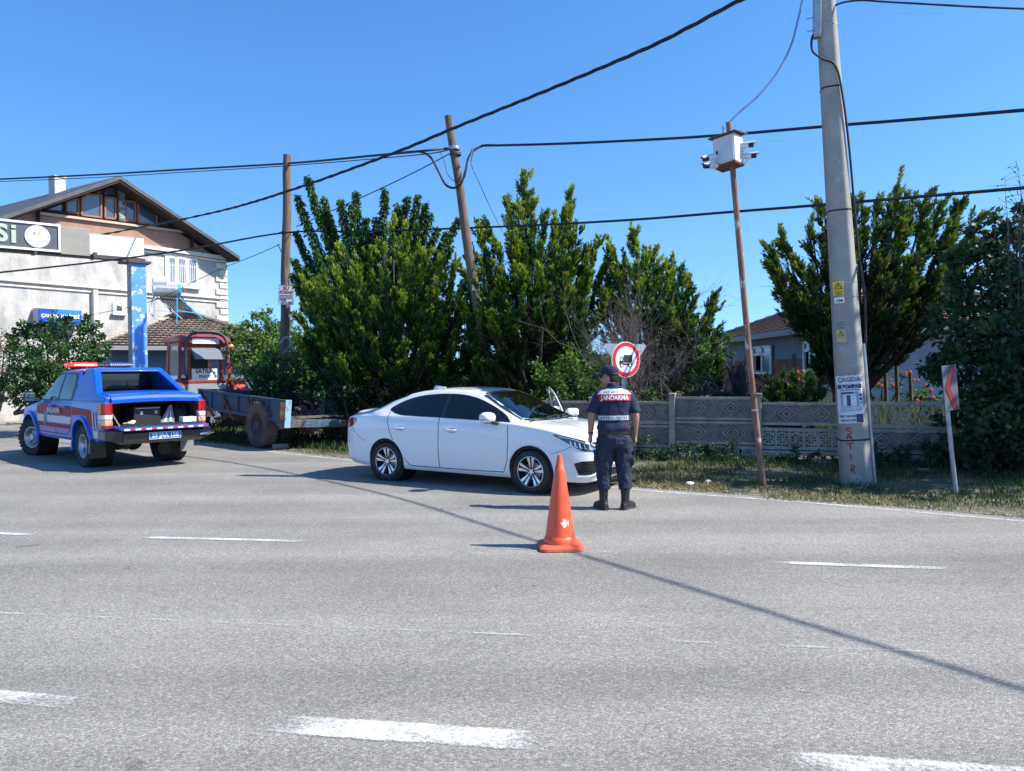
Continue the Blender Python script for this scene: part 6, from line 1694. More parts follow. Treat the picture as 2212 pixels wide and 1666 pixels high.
    def wrap(x, z, off):       # paper folds round the chamfered corners of the pole
        a = hw(z) + .008 + off; k = a * .36
        if x > a - k * 1.3: t = x - (a - k * 1.3); return (a - k * 1.3 + t * .707, -a + t * .707, z)
        if x < -(a - k): t = -x - (a - k); return (-(a - k) - t * .707, -a + t * .707, z)
        return (x, -a, z)
    def sheet_(x0, x1, z0, z1, name, m, par, off, jag=0):
        nx, nz = 24, 10; vs = []; fs = []
        for j in range(nz + 1):
            for i in range(nx + 1):
                x = x0 + (x1 - x0) * i / nx; z = z0 + (z1 - z0) * j / nz
                if jag and (i in (0, nx) or j in (0, nz)): x += random.uniform(-jag, jag); z += random.uniform(-jag, jag)
                vs.append(wrap(x, z, off + (.003 * math.sin(x * 60) * math.sin(z * 30) if jag else 0)))
        for j in range(nz):
            for i in range(nx): a = j * (nx + 1) + i; fs.append((a, a + 1, a + nx + 2, a + nx + 1))
        mb = MB(); mb.add(vs, fs); return mb.build(name, m, par, smooth=60)
    ps = sheet_(px - pw / 2, px + pw / 2, zc0, zc1, 'poster', PAPER, root, .002, .006)
    def ptext(t, size, z, m, sx=1, dx=0, bold=.002):
        me = text_mesh(t, size, bold=bold, sx=sx)
        bm = bmesh.new(); bm.from_mesh(me); bmesh.ops.subdivide_edges(bm, edges=[e for e in bm.edges if e.calc_length() > .03], cuts=2); bm.to_mesh(me); bm.free()
        for v in me.vertices: v.co = Vector(wrap(px + dx + v.co.x, z + v.co.y, .009))
        me.materials.clear(); me.materials.append(m); link('poster_text', me, ps)
    ptext('ÇAGDAS', .085, zc1 - PH * .09, mat('poster_slate', (.10, .13, .18), .6), 1.05, .02); ptext('ISI POMPASI', .075, zc1 - PH * .235, NB, .85, 0, .005)
    sheet_(px - .14, px + .14, zc1 - PH * .31, zc1 - PH * .295, 'poster_rule', NB, ps, .006)
    ptext('0282 7189 5555', .038, zc0 + PH * .15, mat('poster_slate', (.10, .13, .18), .6), .95, -.04); ptext('0505 221 5555', .038, zc0 + PH * .065, mat('poster_slate', (.10, .13, .18), .6), .95, -.04)
    sheet_(px + .075, px + pw / 2 - .01, zc0 + .01, zc0 + PH * .19, 'poster_block', NB, ps, .006)
    for z in (.255, .335): sheet_(px - pw * .42, px + pw * .42, zc0 + PH * z, zc0 + PH * (z + .012), 'poster_rule', TQ, ps, .006)
    for k in range(3): sheet_(px - .15 + k * .11, px - .06 + k * .11, zc0 + PH * .27, zc0 + PH * .32, 'poster_block', mat('poster_grey', (.45, .5, .55), .6), ps, .006)
    # drawing of a white cabinet with a dark opening, on a dark ground
    sheet_(px - .13, px + .12, zc0 + PH * .36, zc0 + PH * .66, 'poster_picture', mat('poster_shade', (.28, .32, .38), .6), ps, .005)
    sheet_(px - .09, px + .09, zc0 + PH * .37, zc0 + PH * .62, 'poster_picture', PAPER, ps, .007); sheet_(px - .04, px + .012, zc0 + PH * .37, zc0 + PH * .59, 'poster_picture', NB, ps, .009); sheet_(px - .11, px + .05, zc0 + PH * .615, zc0 + PH * .655, 'poster_picture', NB, ps, .009)
    for k in range(3): sheet_(px + .13, px + .165, zc0 + PH * (.40 + .08 * k), zc0 + PH * (.45 + .08 * k), 'poster_block', TQ if k == 0 else NB, ps, .006)
    # graffiti: S A T I I P painted downwards
    RP = mat('red_spray', (.36, .035, .03), .7, col2=(.3, .05, .04), scale=20)
    z0 = L2(1838, 1035)[1]; z1 = L2(1838, 926)[1]; ZH = z1 - z0; gx = L2(1835, 960)[0]
    strokes = [[(.035, 1.0), (-.01, 1.01), (-.025, .975), (.03, .945), (.03, .905), (-.02, .89)], [(-.03, .80), (.0, .88), (.035, .78)], [(-.04, .835), (.045, .825)], [(-.05, .70), (.06, .72)], [(.005, .71), (.01, .60)],
               [(.0, .50), (.01, .39)], [(-.0, .13), (.01, .28), (.05, .24), (.02, .19), (-.0, .20)], [(.02, .19), (.045, .11)], [(.06, .0), (.085, .012)]]
    gf = thing('graffiti', None, None); gf.parent = root
    for q in strokes:
        poly = ribbon([(gx + x, z0 + z * ZH) for x, z in smooth_poly(q, 4, False)] if len(q) > 2 else [(gx + x, z0 + z * ZH) for x, z in q], .019)
        mb = MB(); zc = z0 + .5 * ZH; vs = [(x, -hw(z) - .003, z) for x, z in poly]; n = len(vs) // 2
        mb.add(vs, [(i, i + 1, 2 * n - 2 - i, 2 * n - 1 - i) for i in range(n - 1)]); mb.build('spray_stroke', RP, gf)
    # bands, conduit and cable up the right flank
    def band(v, m, t=.006, nm='band'):
        z = L2(1835, v)[1]; mb = MB(); a = [Vector((p.x * 1.012, p.y * 1.012, p.z - t * 2)) for p in sec(z)]; b = [Vector((p.x * 1.012, p.y * 1.012, p.z + t * 2)) for p in sec(z)]
        mb.rings([a, b]); mb.build(nm, m, root)
    for v in (952, 178, 450): band(v, CABLE)
    for v in (609, 640, 40): band(v, GALV, .003)
    z = lambda v: L2(1870, v)[1]
    mb = MB(); mb.tube([(hw(.0) + .03, -.06, -.05), (hw(z(742)) + .022, -.05, z(742))], .028, 10); mb.build('conduit', GALV, root, smooth=50)
    mb = MB(); mb.tube(smooth3([(hw(z(742)) + .045, -.05, z(742) - .1), (hw(z(600)) + .09, -.05, z(640)), (hw(z(500)) + .05, -.05, z(520)), (hw(z(300)) + .02, -.10, z(300)), (hw(z(180)) - .03, -hw(z(180)), z(180)), (.04, -hw(z(128)) - .02, z(128)), (-.12, -hw(z(112)) - .03, z(112)), (-.24, -.14, z(90)), (-.24, -.14, z(62)), (-.18, -.14, z(48))]), .016, 8); mb.build('cable', CABLE, root, smooth=60)
    mb = MB(); zb = z(40); mb.beam((-.17, -.12, zb - .14), (-.13, -.12, zb + .45), .10, .12)
    for dz in (.06, .24): mb.beam((-.17, -.12, zb + dz - .08), (-.30, -.12, zb + dz - .09), .015)
    mb.build('cable_bracket', GALV, root, bevel=.01)
concrete_pole()

def camera_mast():
    B = G(1648, 1050); B.z = 0; T = at(1574, 264, B.y); m = at(1621, 800, B.y); m2 = at(1600, 560, B.y)
    root = thing('camera_mast', 'thin leaning rusty mast carrying a white box and four cameras', 'camera mast', B)
    lo = lambda p: p - B
    PR = mat('flaking_rust_paint', (.27, .15, .11), .85, col2=(.16, .08, .055), scale=4, stretch=(1, 1, .35), bump=.3, bscale=30, col3=(.50, .46, .43), scale3=7, lo3=.60, hi3=.64)
    mb = MB(); mb.tube([(0, 0, -.1), lo(G(1648, 1050) * 1.0).to_tuple() if False else (0, 0, .02), lo(m), lo(m2), lo(T)], [.045, .045, .043, .042, .040], 14); mb.build('pole', PR, root, smooth=50)
    ring_z = lo(at(1630, 886, B.y)); mb = MB(); mb.tube([ring_z - Vector((.0, 0, .015)), ring_z + Vector((0, 0, .015))], .052, 12); mb.build('clamp', GALV, root)
    c = lo(at(1573, 328, B.y)); ax = (T - m2).normalized()
    box = thing('equipment_box', None, None, c, 0, rot=(R(-4), R(-5), R(-46))); box.parent = root
    WB = mat('white_cabinet', (.60, .62, .63), .5, col2=(.54, .55, .56), scale=5, col3=(.3, .16, .1), scale3=7, lo3=.72, hi3=.75)
    mb = MB(); mb.box((0, 0, 0), (.34, .24, .40)); mb.build('cabinet', WB, box, bevel=.006)
    mb = MB(); mb.box((0, -.125, .0), (.31, .014, .37)); mb.build('door', WB, box, bevel=.004)
    mb = MB(); mb.hexa([(-.22, -.17, .20), (.22, -.17, .20), (.22, .17, .24), (-.22, .17, .24)], [(-.22, -.17, .215), (.22, -.17, .215), (.22, .17, .255), (-.22, .17, .255)]); mb.build('rain_hood', RUST, box)
    mb = MB(); mb.box((0, 0, -.215), (.35, .25, .03)); mb.build('rusty_base', RUST, box)
    mb = MB(); mb.box((-.10, -.135, -.02), (.02, .015, .04)); mb.build('lock', BLACKPL, box)
    mb = MB(); mb.box((-.05, -.02, .30), (.02, .02, .2)); mb.build('aerial', GALV, box)
    CW = mat('camera_white', (.62, .63, .64), .4); 
    def camera(x, y, z, yaw, pitch, foot):
        cm = thing('security_camera', None, None, (x, y, z), 0, rot=(0, pitch, yaw)); cm.parent = root
        mb = MB(); mb.tube([(-.11, 0, 0), (.035, 0, 0)], .036, 16); mb.build('housing', CW, cm, smooth=40)
        mb = MB(); mb.tube([(.035, 0, 0), (.10, 0, 0)], .039, 16); mb.build('lens_hood', mat('camera_black', (.006, .008, .02), .5), cm, smooth=40)
        mb = MB(); rg = []
        for t in (-.09, .135): rg.append([Vector((t, math.cos(a) * r, math.sin(a) * r + .004)) for r, aa in ((.044, np.linspace(R(20), R(160), 9)), (.040, np.linspace(R(160), R(20), 9))) for a in aa])
        mb.rings(rg); mb.build('sunshade', CW, cm)
        mb = MB(); f = Vector(foot); mb.tube([(x, y, z - .03), ((x + f.x) / 2, (y + f.y) / 2, min(z, f.z) - .045), f], .012, 8)
        mb.v = [tuple(v) for v in mb.v]; o = mb.build('bracket', CW, root)
    cx, cy, cz = c
    def P(u, v, dy=0): q = lo(at(u, v, B.y + dy)); return q
    for (u, v, yaw, pit, fu, fv) in ((1612, 314, R(-25), R(0), 1592, 326), (1618, 337, R(-25), R(0), 1595, 350), (1532, 341, R(180 + 25), R(18), 1552, 336), (1534, 358, R(180 + 25), R(8), 1552, 358)):
        q = P(u, v, -.08); f = P(fu, fv, -.05); camera(q.x, q.y, q.z, yaw, pit, f)
    return T
MT = camera_mast()

def wood_pole(name, label, base, top, r0, r1, extra=None):
    root = thing(name, label, 'utility pole', base)
    L = Vector(top) - Vector(base); mb = MB(); n = 14
    mb.tube([L * (k / n) + Vector((math.sin(k * 1.3) * .012, math.cos(k * 2.1) * .012, 0)) for k in range(n + 1)], [r0 + (r1 - r0) * k / n for k in range(n + 1)], 14); mb.build('pole', TIMBER, root, smooth=45)
    return root
LB = at(611, 850, 21.0); LB.z = 0; LT = at(621, 335, 21.0)
lp = wood_pole('utility_pole', 'upright timber pole with a small water drilling notice', LB, LT, .15, .105)
MBs = at(1075, 880, 17.4); MBs.z = 0; MT_ = at(969, 251, 17.4)
mp_ = wood_pole('utility_pole', 'timber pole leaning left out of the conifers with looped cable', MBs, MT_, .135, .085)
# fittings
def clamp(root, base, p, m=GALV, w=.3):
    q = p - Vector(base); mb = MB(); mb.lathe([(.115, -.04), (.13, -.03), (.13, .03), (.115, .04)], 16, 0, 'Z', q); mb.box((q.x, q.y - .02, q.z), (w, .05, .035)); mb.build('cable_clamp', m, root, bevel=.006)
clamp(mp_, MBs, at(981, 321, 17.4)); clamp(mp_, MBs, at(984, 333, 17.4), mat('dark_iron', (.05, .05, .055), .6), .24)
clamp(lp, LB, at(618, 503, 21.0), mat('dark_iron', (.05, .05, .055), .6), .36)
q = at(1028, 619, 17.2) - MBs; mb = MB(); mb.box(q, (.17, .01, .17)); nb = mb.build('white_tag', WHITEPLAIN, mp_); add_text('tag_text', '18', .09, mat('ink_black', (.02, .02, .025), .7), nb, q + Vector((0, -.008, 0)), (1, 0, 0), (0, 0, 1))
# notice on the left pole
c = at(618, 637, 20.83); c0 = c - LB
nt = thing('notice_board', None, None, c0, R(4), rot=(0, R(2), R(4))); nt.parent = lp
mb = MB(); mb.box((0, 0, 0), (.40, .012, .53)); mb.build('board', WHITEPLAIN, nt, bevel=.004)
mb = MB()
for s in (-1, 1): mb.box((s * .195, -.008, 0), (.010, .004, .52)); mb.box((0, -.008, s * .26), (.39, .004, .010))
mb.build('border', mat('border_green', (.12, .28, .3), .6), nt)
RI = mat('notice_red', (.42, .02, .035), .6); DI = mat('notice_dark', (.10, .03, .06), .6)
for t, sz, z, m_, sx in (('SU', .135, .175, RI, 1.0), ('SONDAJI', .115, .065, RI, .72), ('0538', .072, -.145, DI, 1), ('645 21 00', .075, -.215, DI, .85)):
    add_text('notice_text', t, sz, m_, nt, (-.07 if t == '0538' else 0, -.010, z), (1, 0, 0), (0, 0, 1), bold=.004 if sz > .05 else 0, sx=sx)
for z in (-.01, -.035, -.07, -.095): mb = MB(); mb.box((0, -.009, z), (.34, .003, .006)); mb.build('notice_rule', DI, nt)
# torn pale sacking tied round it
for pts in ([(606, 742), (620, 728), (628, 745), (612, 765)], [(630, 745), (642, 775), (652, 800), (640, 798), (626, 765)]):
    P = [at(u, v, 20.8) - LB for u, v in pts]; mb = MB(); mb.tube(smooth3([tuple(p) for p in P]), .035, 6); o = mb.build('torn_sacking', mat('grey_sacking', (.34, .34, .33), .95, col2=(.2, .2, .2), scale=9), lp)

def cable(name, label, pts, r, n=6, twist=False, m=CABLE):
    P = [tuple(p[1:]) if len(p) == 4 else tuple(at(*p)) for p in pts]; mb = MB(); S = smooth3(P, 10)
    if twist:
        for ph in (0, 2.1, 4.2):
            q = []; d = 0
            for i, s in enumerate(S):
                if i: d += (Vector(s) - Vector(S[i - 1])).length
                q.append(Vector(s) + Vector((0, math.cos(d * 5 + ph), math.sin(d * 5 + ph))) * r * .75)
            # finer twist
            mb.tube(q, r * .62, 6)
    else: mb.tube(S, r, n)
    o = mb.build(name, m, None, smooth=60); tag(o, label, 'cable'); return o
def fine(pts, k=9):   # densify for the twisted bundle
    return pts
cable('overhead_cable', 'thick twisted black cable rising steeply to the top of the picture', [('w', 14.6, -6.5, 8.3), ('w', 12.0, -1.7, 7.55), ('w', 10.0, 1.95, 7.1), ('w', 8.47, 4.2, 7.0), ('w', 6.7, 6.77, 6.95), ('w', 5.2, 9.1, 7.0), (1640, -18, 11.16), (1500, 53, 11.88), (1400, 103, 12.42), (1200, 188, 13.66), (985, 275, 15.04), (850, 331, 15.86), (625, 412, 17.6), (450, 462, 20), (200, 511, 23.3)], .026, twist=True)
cable('overhead_cable', 'black cable running left from the leaning timber pole over the house', [(975, 320, 17.50), (905, 327, 17.2), (800, 337, 18.5), (625, 353, 20.9), (400, 366, 22.8), (200, 378, 24), (-40, 389, 25)], .028)
cable('overhead_cable', 'thinner wire just under the black cable above the house roof', [(975, 322, 16.6), (900, 335, 17.4), (625, 358, 20.9), (400, 372, 22.8), (200, 384, 24), (-40, 394, 25)], .012)
cable('overhead_cable', 'black cable stretching right from the leaning timber pole past the camera box', [(1040, 315, 17.40), (1200, 311, 15.8), (1400, 302, 14.8), (1575, 291, 13.9), (1785, 273, 12.7), (2000, 256, 11.6), (2260, 234, 10.4)], .026)
cable('overhead_cable', 'long low black cable crossing in front of both trees and the timber notice pole', [(-40, 593, 20), (200, 567, 20.3), (400, 540, 20.6), (615, 503, 20.8), (800, 500, 19.5), (1100, 489, 17.2), (1350, 476, 15), (1580, 458, 13.3), (1785, 442, 12), (2000, 424, 10.9), (2260, 402, 9.8)], .024)
cable('overhead_cable', 'drooping cable loop hanging around the leaning timber pole', [(860, 331, 18.2), (905, 328, 17.70), (930, 340, 17.30), (948, 372, 17.20), (962, 398, 17.20), (978, 406, 17.20), (995, 398, 17.10), (1005, 370, 17.10), (1015, 335, 17.20), (1040, 316, 17.40), (1070, 314, 17.30)], .026)
cable('overhead_cable', 'thin inner wire loop hanging at the leaning timber pole', [(950, 326, 17.30), (960, 350, 17.25), (966, 375, 17.20), (985, 393, 17.15), (1003, 385, 17.20), (1012, 345, 17.20), (1020, 320, 17.30)], .009)
cable('overhead_cable', 'thin grey wire slanting down left from the leaning pole to the notice pole', [(972, 332, 17.40), (900, 370, 17.5), (800, 418, 18.8), (640, 490, 20.9)], .012)
cable('overhead_cable', 'thin wire falling left from the notice pole towards the tank on the cottage', [(604, 528, 21), (560, 548, 22), (480, 580, 24), (420, 608, 26), (330, 650, 27), (220, 676, 28), (130, 692, 29)], .010)
cable('overhead_cable', 'pale wire slanting down right from the leaning pole into the pointed conifer', [(1022, 330, 17.40), (1018, 355, 17.40), (1035, 395, 17.50), (1060, 450, 17.80), (1085, 500, 17.2)], .010, m=mat('pale_wire', (.10, .16, .25), .5))
cable('overhead_cable', 'short curled wire hanging beside the notice pole', [(600, 528, 21), (608, 545, 21), (612, 560, 20.9)], .012)
cable('overhead_cable', 'green wire curving from the notice pole into the leafy tree', [(628, 598, 20.9), (640, 604, 20.9), (652, 598, 20.8), (656, 575, 20.8), (668, 545, 20.6)], .011, m=mat('wire_teal', (.03, .14, .16), .5))
cable('overhead_cable', 'cable arching right from the top of the concrete pole', [(1792, 18, 11.1), (1820, 6, 11), (1860, 1, 10.9), (1910, 4, 10.7), (2000, 9, 10.3), (2110, 15, 9.9), (2260, 21, 9.4)], .013)
cable('overhead_cable', 'pale flexible conduit curving up from the camera mast out of the picture', [(1578, 262, 11.1), (1600, 240, 11.1), (1640, 205, 11.1), (1680, 155, 11.1), (1708, 100, 11.1), (1722, 50, 11.1), (1738, -20, 11.1)], .016, m=mat('grey_conduit', (.17, .27, .42), .5))

def truck_sign():
    Y = 12.9; c = at(1352, 777, Y); base = Vector((c.x + .0, c.y + .03, 0))
    root = thing('road_sign', 'round red ringed no lorries sign with a grey triangle back behind it', 'road sign', base)
    lo = c - base; r = 38.5 * Y / 1662
    hd = R(-8)
    def ov(e): return e
    mb = MB(); n = 48
    mb.lathe([(r, -.006), (r, .006), (.001, .006)], n, 0, 'Y', (0, 0, 0)); mb.lathe([(r, -.006), (.001, -.006)], n, 0, 'Y')
    pl = thing('disc', None, None, lo, 0, rot=(0, 0, R(30))); pl.parent = root
    mb.build('disc_back', WHITEPLAIN, pl, smooth=30)
    RS = mat('sign_red', (.58, .025, .04), .4); INK = mat('ink_black', (.02, .02, .025), .7)
    mb = MB(); mb.lathe([(r * .97, -.0085), (r * .74, -.0085)], n, 0, 'Y'); mb.build('red_ring', RS, pl)
    mb = MB(); mb.lathe([(r * .735, -.0085), (.001, -.0085)], n, 0, 'Y'); mb.build('white_field', mat('reflective_white', (.80, .80, .82), .4), pl)
    def sc(P): return [(x * r * .62, z * r * .62) for x, z in P]
    y0, y1 = -.0115, -.0095
    mb = MB(); mb.prism(sc([(-.28, -.28), (.70, -.28), (.70, .42), (-.28, .42)]), y0, y1); mb.build('lorry_box', INK, pl)
    mb = MB(); mb.prism(sc([(-.78, -.50), (.72, -.50), (.72, -.34), (-.32, -.34), (-.32, .22), (-.66, .22), (-.78, -.12)]), y0, y1); mb.build('lorry_cab', INK, pl)
    mb = MB(); mb.prism(sc([(-.70, -.10), (-.46, -.10), (-.46, .14), (-.61, .14)]), y0 - .002, y1 - .002); mb.build('lorry_window', mat('reflective_white', (.80, .80, .82), .4), pl)
    for x in (-.52, .42):
        mb = MB(); mb.lathe([(r * .115, y0 - .002), (.001, y0 - .002)], 24, 0, 'Y', (x * r * .62, 0, -.52 * r * .62)); mb.build('lorry_wheel', INK, pl)
        mb = MB(); mb.lathe([(r * .07, y0 - .004), (.001, y0 - .004)], 24, 0, 'Y', (x * r * .62, 0, -.52 * r * .62)); mb.build('lorry_hub', mat('reflective_white', (.80, .80, .82), .4), pl)
    # triangle (seen from the back)
    T = [at(1302, 742, Y + .25) - base, at(1399, 744, Y + .27) - base, at(1351, 820, Y + .25) - base]
    mb = MB(); rad = .035; P = [];
    cen = (T[0] + T[1] + T[2]) / 3
    for i in range(3):
        a, b, d = T[i], T[(i + 1) % 3], T[i - 1]
        u1 = (d - a).normalized(); u2 = (b - a).normalized()
        for t in np.linspace(0, 1, 5): q = a + (u1 * (1 - t) + u2 * t) * rad * 1.3; P.append(q)
    vs = P + [p + Vector((0, .012, 0)) for p in P]; k = len(P)
    mb.add(vs, [tuple(range(k)), tuple(range(2 * k - 1, k - 1, -1))] + [(i, (i + 1) % k, (i + 1) % k + k, i + k) for i in range(k)]); tr = mb.build('triangle_plate', mat('aluminium_back', (.55, .58, .57), .55), root)
    s = at(1384, 751, Y + .245) - base; mb = MB(); mb.box(s, (.085, .004, .085)); st = mb.build('sticker', WHITEPLAIN, tr)
    add_text('sticker_mark', 'f', .07, GALV, st, s + Vector((0, -.004, 0)), (1, 0, 0), (0, 0, 1))
    mb = MB(); mb.box((-.012, .185, (lo.z + .2) / 2), (.055, .03, lo.z + .3)); mb.box((.028, .185, (lo.z + .2) / 2), (.012, .045, lo.z + .3)); mb.box((0, .08, lo.z), (.04, .2, .03)); mb.build('post', GALV, root, bevel=.003)
truck_sign()

def chevron():
    Y = G(2066, 1068).y; B = Vector((at(2066, 1068, Y).x, Y, 0)); root = thing('chevron_sign', 'grey road bend board with a dark red chevron on a slim post', 'road sign', B)
    a = at(2046, 885, Y) - B
    mb = MB(); mb.tube([(0, 0, -.05), (a.x, a.y, a.z), tuple(at(2047, 810, Y) - B)], .030, 10); mb.build('post', GALV, root, smooth=50)
    c = at(2053, 838, Y - .06) - B
    pl = thing('board', None, None, c, 0, rot=(R(-2), R(-5), R(27))); pl.parent = root
    mb = MB(); mb.box((0, 0, 0), (.30, .012, .60)); mb.build('panel', mat('board_grey', (.10, .11, .115), .5), pl, bevel=.01)
    mb = MB(); mb.prism([(.13, .29), (.03, .29), (-.12, 0), (.03, -.29), (.13, -.29), (-.02, 0)], -.012, -.008); mb.build('chevron', mat('chevron_red', (.20, .012, .02), .5), pl)
chevron()

# ---------------------------------------------------------------- precast concrete wall
WA = G(1453, 990); WA.z = 0; WB_ = G(2050, 1008); WB_.z = 0
wd = (WB_ - WA).normalized(); wang = math.atan2(wd.y, wd.x)
def fence():
    root = thing('concrete_wall', 'low precast concrete wall with diamond relief panels along the verge', 'wall', WA, wang)
    P = 1.556
    def post(x, h, lean=0):
        mb = MB(); mb.box((x, -.01, h / 2 - .1), (.11, .13, h + .2)); mb.box((x, -.01, h + .02), (.13, .15, .04)); mb.build('post', WCONC, root, bevel=.01)
    def relief(x0, x1, z0, z1, sk=0):
        cx, w = (x0 + x1) / 2, x1 - x0; mb = MB()
        mb.box((cx, .02, (z0 + z1) / 2), (w, .05, z1 - z0))
        f = -.024; zc = (z0 + z1) / 2; h = z1 - z0
        for z in (z0 + .025, z1 - .025): mb.box((cx, f, z), (w - .02, .03, .045))
        for k in (-1, 1):
            dx = cx + k * w * .20
            for s in (1.0, .52):
                q = [(dx - .145 * s, zc), (dx, zc + h * .30 * s), (dx + .145 * s, zc), (dx, zc - h * .30 * s)]
                for i in range(4): a, b = q[i], q[(i + 1) % 4]; mb.beam((a[0], f, a[1]), (b[0], f, b[1]), .018, .026, up=Vector((0, 1, 0)))
            for e in (0, 1, 2):
                xx = cx + k * (w * .49 - e * .055)
                for s in (-1, 1): mb.beam((xx, f, zc + s * h * (.30 - .0 * e)), (xx - k * .13, f, zc), .014, .022, up=Vector((0, 1, 0)))
        for e in range(4):
            for s in (-1, 1): mb.box((cx, f, zc + s * (.05 + e * .035)), (.05 + e * .05, .02, .012))
            for k in (-1, 1):
                for s in (-1, 1): mb.box((cx + k * w * .20, f, zc + s * (h * .36)), (.30 - e * .07, .02, .010)) if e < 1 else None
        mb.m = [1] * 6 + [0] * (len(mb.m) - 6); o = mb.build('panel', [WCONC, WRECESS], root); return o
    def openwork(x0, x1, z0, z1, nring=3):
        cx, w = (x0 + x1) / 2, x1 - x0; zc, h = (z0 + z1) / 2, z1 - z0; mb = MB()
        for z in (z0 + .03, z1 - .03): mb.box((cx, .02, z), (w, .06, .06))
        for k in range(nring + 1): mb.box((x0 + .02 + (w - .04) * k / nring, .02, zc), (.035, .055, h))
        for k in range(nring):
            x = x0 + w * (k + .5) / nring; rr = min(w / nring, h - .1) * .44
            mb.tube([(x + math.cos(t) * rr, .02, zc + math.sin(t) * rr) for t in np.linspace(0, 2 * math.pi, 21)], .022, 6)
            for t in (45, 135, 225, 315): mb.beam((x + math.cos(R(t)) * .04, .02, zc + math.sin(R(t)) * .04), (x + math.cos(R(t)) * (rr + .05), .02, zc + math.sin(R(t)) * (rr + .05)), .028, .04, up=Vector((0, 1, 0)))
            for t in (0, 90, 180, 270): mb.beam((x, .02, zc), (x + math.cos(R(t)) * rr, .02, zc + math.sin(R(t)) * rr), .022, .035, up=Vector((0, 1, 0)))
        mb.build('openwork_panel', WCONC, root, smooth=30)
    for k in range(-3, 8): post(k * P, 1.20 if k in (0, 1) else 1.12)
    for k in range(-3, 7):
        a, b = k * P + .05, (k + 1) * P - .05; t = 1.17 if k == 0 else 1.08
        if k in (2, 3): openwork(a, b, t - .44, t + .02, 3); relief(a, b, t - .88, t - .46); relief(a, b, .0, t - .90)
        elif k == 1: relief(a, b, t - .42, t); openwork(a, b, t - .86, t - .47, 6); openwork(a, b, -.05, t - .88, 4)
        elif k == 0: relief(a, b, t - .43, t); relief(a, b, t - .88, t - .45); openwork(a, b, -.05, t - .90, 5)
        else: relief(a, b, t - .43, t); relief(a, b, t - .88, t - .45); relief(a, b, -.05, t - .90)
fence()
# ================================================================ VEGETATION
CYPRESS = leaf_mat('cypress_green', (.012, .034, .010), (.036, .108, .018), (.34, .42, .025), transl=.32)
CYPRESSDK = leaf_mat('cypress_dark_green', (.012, .032, .012), (.035, .075, .02), (.10, .15, .03), transl=.15)  # darker green for the low shrub over the wall
BROADL = leaf_mat('broad_leaf', (.022, .06, .018), (.05, .13, .025), (.12, .22, .04), transl=.3)
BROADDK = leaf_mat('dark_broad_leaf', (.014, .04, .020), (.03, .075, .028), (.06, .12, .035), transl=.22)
BROADEDGE = leaf_mat('edge_tree_leaf', (.022, .055, .028), (.045, .10, .038), (.09, .16, .045), transl=.3)
BRIGHT = leaf_mat('fresh_leaf', (.05, .12, .02), (.10, .21, .03), (.20, .32, .05), transl=.35)
GRASSM = leaf_mat('grass_blade', (.028, .058, .018), (.075, .12, .032), (.36, .29, .15), transl=.25)
BARK = mat('bark', (.085, .062, .05), .95, col2=(.045, .034, .03), scale=8, bump=.7, bscale=18)
DEAD = mat('dead_twigs', (.13, .11, .105), .95, col2=(.08, .066, .065), scale=6)
TWIG = mat('inner_twigs', (.045, .033, .032), .95)

def flakes(P, D, L, W, rng):
    """one rhombus leaf per row"""
    n = len(P); D = D / (np.linalg.norm(D, axis=1, keepdims=True) + 1e-9)
    r = rng.normal(size=(n, 3)); S = np.cross(D, r); S /= (np.linalg.norm(S, axis=1, keepdims=True) + 1e-9)
    L = L[:, None]; W = W[:, None]
    V = np.stack([P, P + D * L * .42 + S * W * .5, P + D * L, P + D * L * .42 - S * W * .5], 1).reshape(-1, 3)
    return V, np.arange(4 * n).reshape(n, 4)
def bez(p0, p1, p2, t):
    t = np.asarray(t)[:, None]; return (1 - t) ** 2 * p0 + 2 * t * (1 - t) * p1 + t * t * p2
def tubes_np(paths, sides=5):
    """paths: list of (points (n,3), radii) -> V, F"""
    Vs, Fs, b = [], [], 0
    for P, r in paths:
        P = np.asarray(P, float); n = len(P); d = np.gradient(P, axis=0); d /= np.linalg.norm(d, axis=1, keepdims=True) + 1e-9
        ref = np.array([.3, .2, 1.0]) if abs(d[0, 2]) < .9 else np.array([1.0, .1, 0]); x = np.cross(d, ref); x /= np.linalg.norm(x, axis=1, keepdims=True) + 1e-9; y = np.cross(d, x)
        a = np.linspace(0, 2 * np.pi, sides, endpoint=False); r = np.broadcast_to(np.asarray(r, float), (n,))
        V = P[:, None] + (x[:, None] * np.cos(a)[None, :, None] + y[:, None] * np.sin(a)[None, :, None]) * r[:, None, None]
        i = np.arange(n * sides).reshape(n, sides); F_ = np.stack([i[:-1], np.roll(i[:-1], -1, 1), np.roll(i[1:], -1, 1), i[1:]], -1).reshape(-1, 4)
        Vs.append(V.reshape(-1, 3)); Fs.append(F_ + b); b += n * sides
    return np.concatenate(Vs), np.concatenate(Fs)

